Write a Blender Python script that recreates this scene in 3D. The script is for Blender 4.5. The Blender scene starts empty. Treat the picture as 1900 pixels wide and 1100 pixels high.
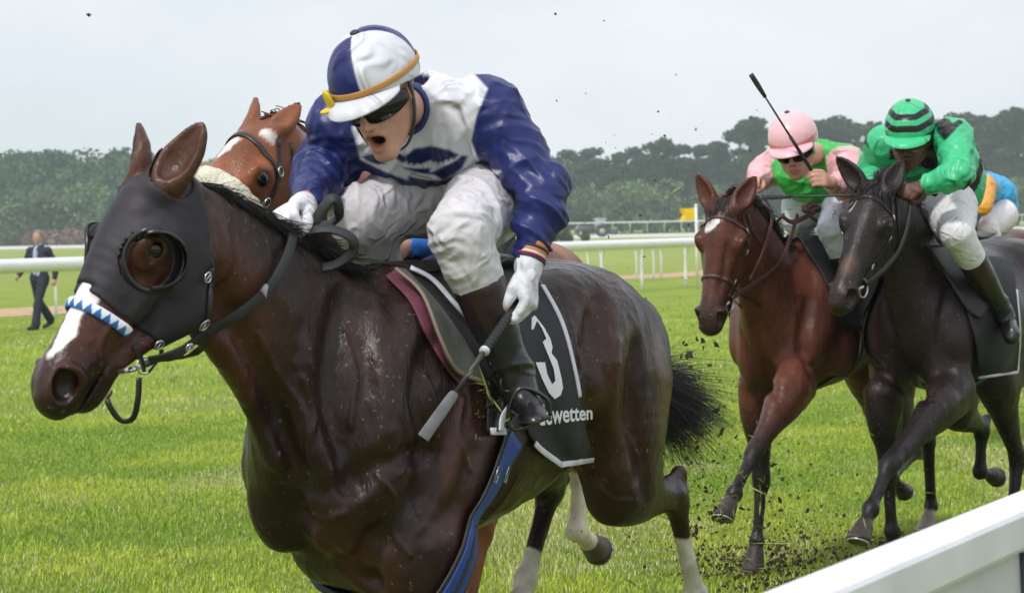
import bpy, math, random
import numpy as np
from mathutils import Vector, Matrix, Euler
R = math.radians
scene = bpy.context.scene
COL = scene.collection

# ------------------------------------------------------------------ camera
CAMZ = 1.7
FPX = 4400.0
_rho = math.atan(0.019)
_pit = math.atan(130.0 / FPX)
_f = np.array([0, math.cos(_pit), -math.sin(_pit)])
_R0 = np.array([1.0, 0, 0]); _U0 = np.cross(_R0, _f)
_r = math.cos(_rho) * _R0 - math.sin(_rho) * _U0
_u = math.sin(_rho) * _R0 + math.cos(_rho) * _U0
CAM = np.array([0, 0, CAMZ])
cd = bpy.data.cameras.new('camera'); cam = bpy.data.objects.new('camera', cd); COL.objects.link(cam)
cd.sensor_width = 36; cd.lens = FPX / 1900 * 36; cd.clip_end = 3000; cd.clip_start = 0.05
m = Matrix.Identity(4)
for i in range(3):
    m[i][0] = _r[i]; m[i][1] = _u[i]; m[i][2] = -_f[i]; m[i][3] = CAM[i]
cam.matrix_world = m
scene.camera = cam
cd.dof.use_dof = True; cd.dof.focus_distance = 7.2; cd.dof.aperture_fstop = 10.0

# ------------------------------------------------------------------ sky, sun, exposure
SUN_EL, SUN_AZ = 52.0, 215.0     # azimuth clockwise from +Y
world = bpy.data.worlds.new('World'); scene.world = world; world.use_nodes = True
nt = world.node_tree; nt.nodes.clear()
def _n(t, ty, **kw):
    n = t.nodes.new(ty)
    for k, v in kw.items():
        setattr(n, k, v)
    return n
wo = _n(nt, 'ShaderNodeOutputWorld')
sky = _n(nt, 'ShaderNodeTexSky', sky_type='NISHITA', sun_disc=False)
sky.sun_elevation = R(SUN_EL); sky.sun_rotation = R(SUN_AZ)
bg1 = _n(nt, 'ShaderNodeBackground'); bg1.inputs[1].default_value = 0.1
nt.links.new(sky.outputs[0], bg1.inputs[0])
tc = _n(nt, 'ShaderNodeTexCoord'); sep = _n(nt, 'ShaderNodeSeparateXYZ')
nt.links.new(tc.outputs['Generated'], sep.inputs[0])
mr = _n(nt, 'ShaderNodeMapRange'); mr.inputs[1].default_value = 0.0; mr.inputs[2].default_value = 1.0
mr.inputs[3].default_value = 0.93; mr.inputs[4].default_value = 1.35
nt.links.new(sep.outputs[2], mr.inputs[0])
mp = _n(nt, 'ShaderNodeMapping'); mp.inputs['Scale'].default_value = (1, 1, 2.2)
nt.links.new(tc.outputs['Generated'], mp.inputs[0])
no = _n(nt, 'ShaderNodeTexNoise'); no.inputs['Scale'].default_value = 5.0; no.inputs['Detail'].default_value = 5
nt.links.new(mp.outputs[0], no.inputs['Vector'])
cr = _n(nt, 'ShaderNodeValToRGB')
cr.color_ramp.elements[0].position = .38; cr.color_ramp.elements[0].color = (.84, .905, .975, 1)
cr.color_ramp.elements[1].position = .62; cr.color_ramp.elements[1].color = (.99, 1.01, 1.07, 1)
nt.links.new(no.outputs[0], cr.inputs[0])
vm = _n(nt, 'ShaderNodeVectorMath', operation='SCALE')
nt.links.new(cr.outputs[0], vm.inputs[0]); nt.links.new(mr.outputs[0], vm.inputs[3])
bg2 = _n(nt, 'ShaderNodeBackground'); nt.links.new(vm.outputs[0], bg2.inputs[0]); bg2.inputs[1].default_value = 1.0
mx = _n(nt, 'ShaderNodeMixShader'); mx.inputs[0].default_value = 0.9
nt.links.new(bg1.outputs[0], mx.inputs[1]); nt.links.new(bg2.outputs[0], mx.inputs[2])
nt.links.new(mx.outputs[0], wo.inputs[0])
sd = bpy.data.lights.new('sun', 'SUN'); sun = bpy.data.objects.new('sun', sd); COL.objects.link(sun)
sd.energy = 2.3; sd.angle = R(6); sd.color = (1, .97, .92)
_az = R(SUN_AZ); _el = R(SUN_EL)
sdir = Vector((math.sin(_az) * math.cos(_el), math.cos(_az) * math.cos(_el), math.sin(_el)))
sun.rotation_euler = sdir.to_track_quat('Z', 'Y').to_euler(); sun.location = (0, -10, 30)
vs = scene.view_settings; vs.view_transform = 'Standard'; vs.look = 'None'; vs.exposure = 0.0; vs.gamma = 1
cy = scene.cycles
cy.max_bounces = 6; cy.diffuse_bounces = 3; cy.glossy_bounces = 3; cy.transparent_max_bounces = 8
cy.volume_bounces = 1

# ------------------------------------------------------------------ pixel <-> world helpers
def ray(px, py):
    d = _f + _r * (px - 950) / FPX - _u * (py - 550) / FPX
    return d
def P(px, py, d):
    return CAM + d * ray(px, py)
def G(px, py, z=0.0):
    d = ray(px, py); return CAM + d * (z - CAMZ) / d[2]

# ------------------------------------------------------------------ scene helpers
def tagit(o, label=None, cat=None, group=None, kind=None):
    if label: o['label'] = label
    if cat: o['category'] = cat
    if group: o['group'] = group
    if kind: o['kind'] = kind
    return o
def empty(name, loc, rz=0.0, **k):
    o = bpy.data.objects.new(name, None); COL.objects.link(o); o.location = loc; o.rotation_euler = (0, 0, rz)
    o.empty_display_size = .1
    return tagit(o, **k)
def mesh_from(name, V, Fc, mat, parent=None, col=None, smooth=True, off=None):
    """V Nx3, Fc: Mxk array or list of polygons"""
    V = np.asarray(V, dtype=np.float32)
    if off is not None: V = V - np.asarray(off, dtype=np.float32)
    me = bpy.data.meshes.new(name)
    if isinstance(Fc, np.ndarray):
        k = Fc.shape[1]; nf = len(Fc)
        me.vertices.add(len(V)); me.vertices.foreach_set('co', V.ravel())
        me.loops.add(nf * k); me.loops.foreach_set('vertex_index', Fc.astype(np.int32).ravel())
        me.polygons.add(nf); me.polygons.foreach_set('loop_start', np.arange(0, nf * k, k, dtype=np.int32))
        me.update(calc_edges=True)
        me.validate()
    else:
        me.from_pydata([tuple(map(float, v)) for v in V], [], [tuple(int(i) for i in f) for f in Fc])
    me.polygons.foreach_set('use_smooth', np.full(len(me.polygons), smooth))
    if col is not None:
        a = me.color_attributes.new('Col', 'FLOAT_COLOR', 'POINT')
        c = np.ones((len(V), 4), dtype=np.float32); c[:, :3] = col
        a.data.foreach_set('color', c.ravel())
    if mat is not None: me.materials.append(mat)
    me.update()
    o = bpy.data.objects.new(name, me); COL.objects.link(o)
    if parent is not None: o.parent = parent
    return o

def lerp(a, b, t): return np.asarray(a, float) * (1 - t) + np.asarray(b, float) * t
def unit(v):
    v = np.asarray(v, float); return v / (np.linalg.norm(v) + 1e-12)

# ------------------------------------------------------------------ numpy noise
def _hash(ix, iy, iz, seed):
    h = (ix.astype(np.int64) * 374761393 + iy.astype(np.int64) * 668265263 + iz.astype(np.int64) * 2147483647 + seed * 974711) & 0xffffffff
    h = ((h ^ (h >> 13)) * 1274126177) & 0xffffffff
    return ((h ^ (h >> 16)) & 0xffff) / 65535.0
def vnoise(Pn, sc=1.0, seed=0):
    Q = np.asarray(Pn, float) * sc
    I = np.floor(Q); f = Q - I; f = f * f * (3 - 2 * f); I = I.astype(np.int64)
    out = 0
    for a in (0, 1):
        for b in (0, 1):
            for c in (0, 1):
                w = (f[..., 0] if a else 1 - f[..., 0]) * (f[..., 1] if b else 1 - f[..., 1]) * (f[..., 2] if c else 1 - f[..., 2])
                out = out + w * _hash(I[..., 0] + a, I[..., 1] + b, I[..., 2] + c, seed)
    return out * 2 - 1
def fbm(Pn, sc, seed=0, o=3):
    r = 0; a = 1.0
    for i in range(o):
        r = r + a * vnoise(Pn, sc, seed + i * 17); sc *= 2.05; a *= .5
    return r

# ------------------------------------------------------------------ signed distance fields
def cr_resample(pts, n):
    pts = np.asarray(pts, float)
    if pts.ndim == 1: pts = pts[:, None]
    N = len(pts)
    if N == 2:
        t = np.linspace(0, 1, n + 1)[:, None]; return pts[0] * (1 - t) + pts[1] * t
    E = np.vstack([2 * pts[0] - pts[1], pts, 2 * pts[-1] - pts[-2]])
    out = []
    for i in range(N - 1):
        p0, p1, p2, p3 = E[i], E[i + 1], E[i + 2], E[i + 3]
        for j in range(n):
            t = j / n
            out.append(.5 * ((2 * p1) + (-p0 + p2) * t + (2 * p0 - 5 * p1 + 4 * p2 - p3) * t * t + (-p0 + 3 * p1 - 3 * p2 + p3) * t ** 3))
    out.append(pts[-1]); return np.array(out)

def _seg(p0, p1, r0, r1):
    p0 = np.asarray(p0, np.float32); p1 = np.asarray(p1, np.float32); ax = p1 - p0; L2 = float(ax @ ax) + 1e-12
    def fn(Q):
        q = Q - p0; t = np.clip((q @ ax) / L2, 0, 1)
        d = q - t[:, None] * ax
        return np.sqrt((d * d).sum(1)) - (r0 + (r1 - r0) * t)
    rm = max(r0, r1)
    return fn, np.minimum(p0, p1) - rm, np.maximum(p0, p1) + rm
def _eseg(p0, p1, A0, A1, s0, s1):
    p0 = np.asarray(p0, np.float32); p1 = np.asarray(p1, np.float32); ax = p1 - p0; L = float(np.linalg.norm(ax)) + 1e-9; w = ax / L
    s = unit(s0 + s1); s = unit(s - w * (s @ w)); u = np.cross(w, s)
    s = s.astype(np.float32); u = u.astype(np.float32)
    def fn(Q):
        q = Q - p0; t = np.clip((q @ w) / L, 0, 1)
        d = q - t[:, None] * ax
        a = A0[0] + (A1[0] - A0[0]) * t; b = A0[1] + (A1[1] - A0[1]) * t; c = np.minimum(a, b)
        ds = d @ s; du = d @ u; dw = d @ w
        k0 = np.sqrt((ds / a) ** 2 + (du / b) ** 2 + (dw / c) ** 2)
        k1 = np.sqrt((ds / a ** 2) ** 2 + (du / b ** 2) ** 2 + (dw / c ** 2) ** 2)
        return np.where(k0 < .05, -c, k0 * (k0 - 1) / (k1 + 1e-9))
    rm = max(max(A0), max(A1))
    return fn, np.minimum(p0, p1) - rm, np.maximum(p0, p1) + rm
def tube(pts, rad, n=3, side=(0, 1, 0)):
    """rad: list of r or of (a along side, b across)"""
    pts = np.asarray(pts, float); rad = np.asarray(rad, float)
    C = cr_resample(pts, n) if n > 1 else pts
    if rad.ndim == 1:
        rr = cr_resample(rad, n)[:, 0] if n > 1 else rad
        rr = np.maximum(rr, rad.min() * .9)
        return [_seg(C[i], C[i + 1], rr[i], rr[i + 1]) for i in range(len(C) - 1)]
    rr = cr_resample(rad, n) if n > 1 else rad
    rr = np.maximum(rr, rad.min() * .9)
    side = np.asarray(side, float)
    S = cr_resample(side, n) if side.ndim == 2 and n > 1 else np.tile(side, (len(C), 1)) if side.ndim == 1 else side
    return [_eseg(C[i], C[i + 1], rr[i], rr[i + 1], S[i], S[i + 1]) for i in range(len(C) - 1)]
def ell(c, r, x=None, y=None):
    """ellipsoid, optional local x axis and y axis direction"""
    c = np.asarray(c, np.float32); r = np.asarray(r, float)
    if x is None: M = np.eye(3)
    else:
        x = unit(x); y = np.array([0, 1, 0.]) if y is None else np.asarray(y, float)
        y = unit(y - x * (x @ y)); M = np.array([x, y, np.cross(x, y)])
    M = M.astype(np.float32); rf = r.astype(np.float32)
    def fn(Q):
        q = (Q - c) @ M.T
        a = q / rf; k0 = np.sqrt((a * a).sum(1)); b = a / rf; k1 = np.sqrt((b * b).sum(1))
        return np.where(k0 < .03, -rf.min(), k0 * (k0 - 1) / (k1 + 1e-9))
    rm = float(r.max()); ext = np.abs(M.T) @ r
    return [(fn, c - ext, c + ext)]
def ball(c, r): return ell(c, (r, r, r))
def cut(segs, pt, nrm, soft=0.0):
    """intersect every seg with half space dot(p-pt,n)<0"""
    pt = np.asarray(pt, np.float32); nrm = unit(nrm).astype(np.float32)
    def mk(fn):
        return lambda Q: np.maximum(fn(Q), (Q - pt) @ nrm)
    return [(mk(fn), lo, hi) for fn, lo, hi in segs]
def capped(segs, planes):
    for p, n_ in planes: segs = cut(segs, p, n_)
    return segs

class Field:
    def __init__(s, far=.12):
        s.g = []; s.far = far
    def add(s, segs, k=.03, op='u', amp=None):
        lo = np.min([a[1] for a in segs], 0); hi = np.max([a[2] for a in segs], 0)
        s.g.append((segs, lo, hi, k, op)); return s
    def sub(s, segs, k=.01): return s.add(segs, k, 's')
    @staticmethod
    def comb(d, t, k, op):
        if op == 'u':
            h = np.maximum(k - np.abs(d - t), 0) / k
            return np.minimum(d, t) - h * h * k * .25
        if op == 's':
            t = -t; h = np.maximum(k - np.abs(d - t), 0) / k
            return np.maximum(d, t) + h * h * k * .25
        if op == 'i':
            h = np.maximum(k - np.abs(d - t), 0) / k
            return np.maximum(d, t) + h * h * k * .25
    def __call__(s, Q):
        Q = np.asarray(Q, np.float32); d = np.full(len(Q), s.far, np.float32)
        for segs, lo, hi, k, op in s.g:
            pad = k + .03
            if op == 'u': pad = max(pad, .05)
            m = ((Q > lo - pad) & (Q < hi + pad)).all(1)
            if not m.any(): continue
            q = Q[m]; t = np.full(len(q), s.far * 2, np.float32)
            for fn, l2, h2 in segs:
                m2 = ((q > l2 - pad) & (q < h2 + pad)).all(1)
                if m2.any(): t[m2] = np.minimum(t[m2], fn(q[m2]))
            d[m] = s.comb(d[m], t, k, op)
        return d
    def bounds(s):
        L = [g for g in s.g if g[4] == 'u']
        return np.min([g[1] for g in L], 0), np.max([g[2] for g in L], 0)
    def grid(s, h, lo=None, hi=None):
        l0, h0 = s.bounds()
        lo = l0 - 3 * h if lo is None else np.asarray(lo, float); hi = h0 + 3 * h if hi is None else np.asarray(hi, float)
        n = np.ceil((hi - lo) / h).astype(int) + 1
        ax = [(lo[i] + h * np.arange(n[i])).astype(np.float32) for i in range(3)]
        D = np.full(n, s.far, np.float32)
        for segs, gl, gh, k, op in s.g:
            pad = k + 2 * h
            if op == 'u': pad = max(pad, 4 * h)
            i0 = np.maximum(np.floor((gl - pad - lo) / h).astype(int), 0); i1 = np.minimum(np.ceil((gh + pad - lo) / h).astype(int) + 1, n)
            if (i1 <= i0).any(): continue
            T = np.full(i1 - i0, s.far * 2, np.float32)
            for fn, l2, h2 in segs:
                j0 = np.maximum(np.floor((l2 - pad - lo) / h).astype(int), i0); j1 = np.minimum(np.ceil((h2 + pad - lo) / h).astype(int) + 1, i1)
                if (j1 <= j0).any(): continue
                X, Y, Z = np.meshgrid(ax[0][j0[0]:j1[0]], ax[1][j0[1]:j1[1]], ax[2][j0[2]:j1[2]], indexing='ij')
                v = fn(np.stack([X.ravel(), Y.ravel(), Z.ravel()], 1)).reshape(X.shape)
                a = j0 - i0; b = j1 - i0
                T[a[0]:b[0], a[1]:b[1], a[2]:b[2]] = np.minimum(T[a[0]:b[0], a[1]:b[1], a[2]:b[2]], v)
            sl = (slice(i0[0], i1[0]), slice(i0[1], i1[1]), slice(i0[2], i1[2]))
            D[sl] = s.comb(D[sl], T, k, op)
        return D, ax
    def grad(s, Q, e=.003):
        Q = np.asarray(Q, np.float32); g = np.zeros_like(Q)
        for i in range(3):
            v = np.zeros(3, np.float32); v[i] = e
            g[:, i] = s(Q + v) - s(Q - v)
        return g / (np.linalg.norm(g, axis=1, keepdims=True) + 1e-9)
    def march(s, O, Dr, t0, t1, off=0.0):
        """returns points, hit mask"""
        O = np.asarray(O, np.float32); Dr = np.asarray(Dr, np.float32)
        Dr = Dr / np.linalg.norm(Dr, axis=1, keepdims=True)
        t = np.full(len(Dr), t0, np.float32); hit = np.zeros(len(Dr), bool)
        for _ in range(220):
            a = ~hit & (t < t1)
            if not a.any(): break
            d = s(O[a] + Dr[a] * t[a][:, None] if O.ndim == 2 else O + Dr[a] * t[a][:, None]) - off
            ok = d < 6e-4
            idx = np.where(a)[0]; hit[idx[ok]] = True
            t[idx[~ok]] += np.clip(d[~ok] * .7, 4e-4, .035)
        return (O if O.ndim == 2 else O[None]) + Dr * t[:, None], hit

_CORN = np.array([[a, b, c] for a in (0, 1) for b in (0, 1) for c in (0, 1)])
_EDG = [(i, j) for i in range(8) for j in range(i + 1, 8) if np.abs(_CORN[i] - _CORN[j]).sum() == 1]
def nets(D, ax):
    S = D < 0; n = np.array(D.shape)
    cnt = np.zeros(n - 1, np.int8)
    for a, b, c in _CORN: cnt += S[a:n[0] - 1 + a, b:n[1] - 1 + b, c:n[2] - 1 + c]
    I = np.argwhere((cnt > 0) & (cnt < 8)); 
    vals = [D[I[:, 0] + a, I[:, 1] + b, I[:, 2] + c] for a, b, c in _CORN]
    pos = np.zeros((len(I), 3)); w = np.zeros(len(I))
    for i, j in _EDG:
        a, b = vals[i], vals[j]; mm = (a < 0) != (b < 0)
        t = np.where(mm, a / np.where(mm, a - b, 1), 0)[:, None]
        pos += np.where(mm[:, None], _CORN[i] * (1 - t) + _CORN[j] * t, 0); w += mm
    pos /= w[:, None]
    ids = np.full(n - 1, -1, np.int32); ids[I[:, 0], I[:, 1], I[:, 2]] = np.arange(len(I))
    h = ax[0][1] - ax[0][0]
    V = (I + pos) * h + np.array([a[0] for a in ax])
    Q = []
    for axn in range(3):
        o = [x for x in range(3) if x != axn]
        sl0 = [slice(1, n[k] - 1) for k in range(3)]; sl0[axn] = slice(0, n[axn] - 1)
        sl1 = list(sl0); sl1[axn] = slice(1, n[axn])
        A = S[tuple(sl0)]; B = S[tuple(sl1)]
        E = np.argwhere(A != B); ins = A[E[:, 0], E[:, 1], E[:, 2]]
        if not len(E): continue
        base = E + np.array([0 if k == axn else 1 for k in range(3)])
        def cid(da, db):
            q = base.copy(); q[:, o[0]] += da; q[:, o[1]] += db
            return ids[q[:, 0], q[:, 1], q[:, 2]]
        q = np.stack([cid(-1, -1), cid(0, -1), cid(0, 0), cid(-1, 0)], 1)
        flip = ins if axn != 1 else ~ins
        q = np.where(flip[:, None], q, q[:, ::-1]); Q.append(q)
    Fq = np.vstack(Q) if Q else np.zeros((0, 4), int)
    Fq = Fq[(Fq >= 0).all(1)]
    return V, Fq
def relax(V, Fq, it=1, lam=.5):
    e = np.vstack([Fq[:, [0, 1]], Fq[:, [1, 2]], Fq[:, [2, 3]], Fq[:, [3, 0]]])
    for _ in range(it):
        s = np.zeros_like(V); c = np.zeros(len(V))
        for k in range(3):
            s[:, k] = np.bincount(e[:, 0], V[e[:, 1], k], len(V)) + np.bincount(e[:, 1], V[e[:, 0], k], len(V))
        c = np.bincount(e[:, 0], minlength=len(V)) + np.bincount(e[:, 1], minlength=len(V))
        V = V + lam * (s / np.maximum(c, 1)[:, None] - V)
    return V
def vnormals(V, Fq):
    a = V[Fq[:, 2]] - V[Fq[:, 0]]; b = V[Fq[:, 3]] - V[Fq[:, 1]]
    nn = np.cross(a, b); N = np.zeros_like(V)
    for k in range(4):
        for c in range(3): N[:, c] += np.bincount(Fq[:, k], nn[:, c], len(V))
    return N / (np.linalg.norm(N, axis=1, keepdims=True) + 1e-12)
def skin(Fd, h, it=1, disp=None, lo=None, hi=None):
    D, ax = Fd.grid(h, lo, hi); V, Fq = nets(D, ax); V = relax(V, Fq, it)
    if disp is not None:
        N = vnormals(V, Fq); V = V + N * disp(V, N)[:, None]
    return V, Fq
def shell_from(D, ax, off, region, inner=None, it=1, disp=None):
    """garment: offset of a body field D limited by region field (same grid)"""
    Dd = np.maximum(D - off, region)
    if inner is not None: Dd = np.maximum(Dd, -(D - inner))
    V, Fq = nets(Dd, ax); V = relax(V, Fq, it)
    if disp is not None:
        N = vnormals(V, Fq); V = V + N * disp(V, N)[:, None]
    return V, Fq
def gridpts(ax):
    X, Y, Z = np.meshgrid(*ax, indexing='ij'); return np.stack([X.ravel(), Y.ravel(), Z.ravel()], 1)
def segd(segs, V):
    V = np.asarray(V, np.float32); t = np.full(len(V), 9., np.float32)
    for fn, lo, hi in segs: t = np.minimum(t, fn(V))
    return t
def sstep(x, a, b):
    t = np.clip((x - a) / (b - a), 0, 1); return t * t * (3 - 2 * t)
def paint(Cv, V, segs, col, soft=.01, amt=1.0, rag=0.0, seed=1):
    d = segd(segs, V)
    if rag: d = d + rag * fbm(V, .35 / max(rag, .003), seed, 2)
    w = (1 - sstep(d, -soft, soft))[:, None] * amt
    return Cv * (1 - w) + np.asarray(col) * w

# ------------------------------------------------------------------ swept things
def sweep(pts, w, t=None, n=4, up=None, ring=8, cap=True, flat=False, ups=None, rs=True):
    """sweep an ellipse (half sizes w,t) or a flat rounded strap along pts. returns V, F list"""
    pts = np.asarray(pts, float); C = cr_resample(pts, n) if (n > 1 and rs) else pts
    N = len(C)
    def rsz(x):
        x = np.asarray(x, float)
        if x.ndim == 0: return np.full(N, float(x))
        return cr_resample(x, n)[:, 0] if len(x) != N else x
    W = rsz(w); T = W if t is None else rsz(t)
    tg = np.gradient(C, axis=0); tg /= np.linalg.norm(tg, axis=1, keepdims=True) + 1e-12
    if ups is not None:
        U = cr_resample(np.asarray(ups, float), n) if len(ups) != N else np.asarray(ups, float)
    elif up is not None:
        U = np.tile(unit(up), (N, 1))
    else:
        U = np.zeros((N, 3)); a = np.array([0, 0, 1.]) if abs(tg[0][2]) < .9 else np.array([1., 0, 0])
        u = unit(a - tg[0] * (a @ tg[0])); U[0] = u
        for i in range(1, N):
            u = unit(U[i - 1] - tg[i] * (U[i - 1] @ tg[i])); U[i] = u
    U = U - tg * (U * tg).sum(1, keepdims=True); U /= np.linalg.norm(U, axis=1, keepdims=True) + 1e-12
    S = np.cross(tg, U)
    if flat:
        prof = np.array([(-1, -.6), (-.85, -1), (.85, -1), (1, -.6), (1, .6), (.85, 1), (-.85, 1), (-1, .6)])
    else:
        a = np.linspace(0, 2 * np.pi, ring, endpoint=False); prof = np.stack([np.cos(a), np.sin(a)], 1)
    k = len(prof)
    V = (C[:, None, :] + S[:, None, :] * (prof[None, :, 0:1] * W[:, None, None]) + U[:, None, :] * (prof[None, :, 1:2] * T[:, None, None])).reshape(-1, 3)
    Fc = []
    for i in range(N - 1):
        for j in range(k):
            j2 = (j + 1) % k
            Fc.append((i * k + j, i * k + j2, (i + 1) * k + j2, (i + 1) * k + j))
    if cap:
        Fc.append(tuple(range(k))[::-1]); Fc.append(tuple((N - 1) * k + j for j in range(k)))
    return V, Fc
class MB:
    def __init__(s): s.V = []; s.F = []; s.n = 0; s.C = []
    def add(s, V, Fc, col=None):
        V = np.asarray(V, float); s.V.append(V)
        s.F += [tuple(int(i) + s.n for i in f) for f in Fc]; s.n += len(V)
        s.C.append(np.tile(np.asarray(col if col is not None else (1, 1, 1), float), (len(V), 1)))
        return s
    def sweep(s, *a, col=None, **k): V, Fc = sweep(*a, **k); return s.add(V, Fc, col)
    def box(s, c, hs, x=(1, 0, 0), y=(0, 1, 0), bev=0.0, col=None):
        x = unit(x); y = unit(np.asarray(y, float) - x * (x @ np.asarray(y, float))); z = np.cross(x, y); c = np.asarray(c, float)
        b = min(bev, min(hs) * .9)
        if b <= 0:
            co = [(i, j, k) for i in (-1, 1) for j in (-1, 1) for k in (-1, 1)]
            V = [c + x * i * hs[0] + y * j * hs[1] + z * k * hs[2] for i, j, k in co]
            return s.add(V, [(0, 1, 3, 2), (4, 6, 7, 5), (0, 4, 5, 1), (2, 3, 7, 6), (0, 2, 6, 4), (1, 5, 7, 3)], col)
        Q = []
        for k, sh in ((-1, b), (-1 + 0.0, 0), (1, 0), (1, b)):
            pass
        zs = [(-hs[2], b), (-hs[2] + b, 0), (hs[2] - b, 0), (hs[2], b)]
        ring = []
        for zz, ins in zs:
            hx, hy = hs[0] - ins, hs[1] - ins
            pts = [(-hx + b, -hy), (hx - b, -hy), (hx, -hy + b), (hx, hy - b), (hx - b, hy), (-hx + b, hy), (-hx, hy - b), (-hx, -hy + b)]
            for p_, q_ in pts: Q.append(c + x * p_ + y * q_ + z * zz)
        Fc = []
        for i in range(3):
            for j in range(8):
                j2 = (j + 1) % 8; Fc.append((i * 8 + j, i * 8 + j2, i * 8 + 8 + j2, i * 8 + 8 + j))
        Fc.append(tuple(range(8))[::-1]); Fc.append(tuple(range(24, 32)))
        return s.add(Q, Fc, col)
    def ball(s, c, r, n=10, m=14, x=None, col=None):
        r = np.broadcast_to(np.asarray(r, float), (3,)); V = []; Fc = []
        for i in range(n + 1):
            th = math.pi * i / n
            for j in range(m):
                ph = 2 * math.pi * j / m
                V.append((r[0] * math.sin(th) * math.cos(ph), r[1] * math.sin(th) * math.sin(ph), r[2] * math.cos(th)))
        for i in range(n):
            for j in range(m):
                j2 = (j + 1) % m; Fc.append((i * m + j, (i + 1) * m + j, (i + 1) * m + j2, i * m + j2))
        V = np.array(V)
        if x is not None: V = V @ np.asarray(x, float)
        return s.add(V + np.asarray(c, float), Fc, col)
    def out(s, name, mat, parent=None, smooth=True, off=None, **k):
        V = np.vstack(s.V)
        me = mesh_from(name, V, s.F, mat, parent, col=np.vstack(s.C), smooth=smooth, off=off)
        return tagit(me, **k)

# ------------------------------------------------------------------ materials
MATS = {}
def mat(name, col=(.5, .5, .5), rough=.6, metal=0.0, spec=.5, attr=False, noise=None, bump=None, coat=0.0, sheen=0.0, tr=None, emis=None, bump2=None, rnoise=None, ridge=None):
    """noise=(scale, amount, detail) value variation; bump=(scale, strength, distance[, stretch])"""
    if name in MATS: return MATS[name]
    m_ = bpy.data.materials.new(name); m_.use_nodes = True; t = m_.node_tree; b = t.nodes['Principled BSDF']
    b.inputs['Roughness'].default_value = rough; b.inputs['Metallic'].default_value = metal
    b.inputs['Specular IOR Level'].default_value = spec
    b.inputs['Coat Weight'].default_value = coat; b.inputs['Coat Roughness'].default_value = .25
    b.inputs['Sheen Weight'].default_value = sheen
    tcn = _n(t, 'ShaderNodeTexCoord')
    src = None
    if attr:
        at = _n(t, 'ShaderNodeAttribute', attribute_name='Col'); src = at.outputs['Color']
    if noise:
        nz = _n(t, 'ShaderNodeTexNoise'); nz.inputs['Scale'].default_value = noise[0]; nz.inputs['Detail'].default_value = noise[2] if len(noise) > 2 else 5
        t.links.new(tcn.outputs['Object'], nz.inputs['Vector'])
        r_ = _n(t, 'ShaderNodeMapRange'); r_.inputs[1].default_value = .25; r_.inputs[2].default_value = .75
        r_.inputs[3].default_value = 1 - noise[1]; r_.inputs[4].default_value = 1 + noise[1]
        t.links.new(nz.outputs[0], r_.inputs[0])
        v_ = _n(t, 'ShaderNodeVectorMath', operation='SCALE'); t.links.new(r_.outputs[0], v_.inputs[3])
        if src is None: v_.inputs[0].default_value = col
        else: t.links.new(src, v_.inputs[0])
        src = v_.outputs[0]
    if src is not None: t.links.new(src, b.inputs['Base Color'])
    else: b.inputs['Base Color'].default_value = (*col, 1)
    if rnoise:
        nz = _n(t, 'ShaderNodeTexNoise'); nz.inputs['Scale'].default_value = rnoise[0]; nz.inputs['Detail'].default_value = 4
        t.links.new(tcn.outputs['Object'], nz.inputs['Vector'])
        r_ = _n(t, 'ShaderNodeMapRange'); r_.inputs[1].default_value = .3; r_.inputs[2].default_value = .7
        r_.inputs[3].default_value = rough - rnoise[1]; r_.inputs[4].default_value = rough + rnoise[1]
        t.links.new(nz.outputs[0], r_.inputs[0]); t.links.new(r_.outputs[0], b.inputs['Roughness'])
    prev = None
    if ridge:
        nz = _n(t, 'ShaderNodeTexNoise', noise_type='RIDGED_MULTIFRACTAL'); nz.inputs['Scale'].default_value = ridge[0]; nz.inputs['Detail'].default_value = 2.5; nz.inputs['Distortion'].default_value = 1.2; nz.inputs['Roughness'].default_value = .45
        t.links.new(tcn.outputs['Object'], nz.inputs['Vector']); bn = _n(t, 'ShaderNodeBump'); bn.inputs['Strength'].default_value = ridge[1]; bn.inputs['Distance'].default_value = ridge[2]
        t.links.new(nz.outputs[0], bn.inputs['Height']); prev = bn.outputs[0]
    for bp in (bump, bump2):
        if not bp: continue
        nz = _n(t, 'ShaderNodeTexNoise'); nz.inputs['Scale'].default_value = bp[0]; nz.inputs['Detail'].default_value = 4
        vec = tcn.outputs['Object']
        if len(bp) > 3:
            mpn = _n(t, 'ShaderNodeMapping'); mpn.inputs['Scale'].default_value = bp[3]; mpn.inputs['Rotation'].default_value = bp[4] if len(bp) > 4 else (0, 0, 0)
            t.links.new(vec, mpn.inputs[0]); vec = mpn.outputs[0]
        t.links.new(vec, nz.inputs['Vector'])
        bn = _n(t, 'ShaderNodeBump'); bn.inputs['Strength'].default_value = bp[1]; bn.inputs['Distance'].default_value = bp[2]
        t.links.new(nz.outputs[0], bn.inputs['Height'])
        if prev: t.links.new(prev, bn.inputs['Normal'])
        prev = bn.outputs[0]
    if prev: t.links.new(prev, b.inputs['Normal'])
    if emis: b.inputs['Emission Color'].default_value = (*emis[0], 1); b.inputs['Emission Strength'].default_value = emis[1]
    MATS[name] = m_
    return m_
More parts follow.
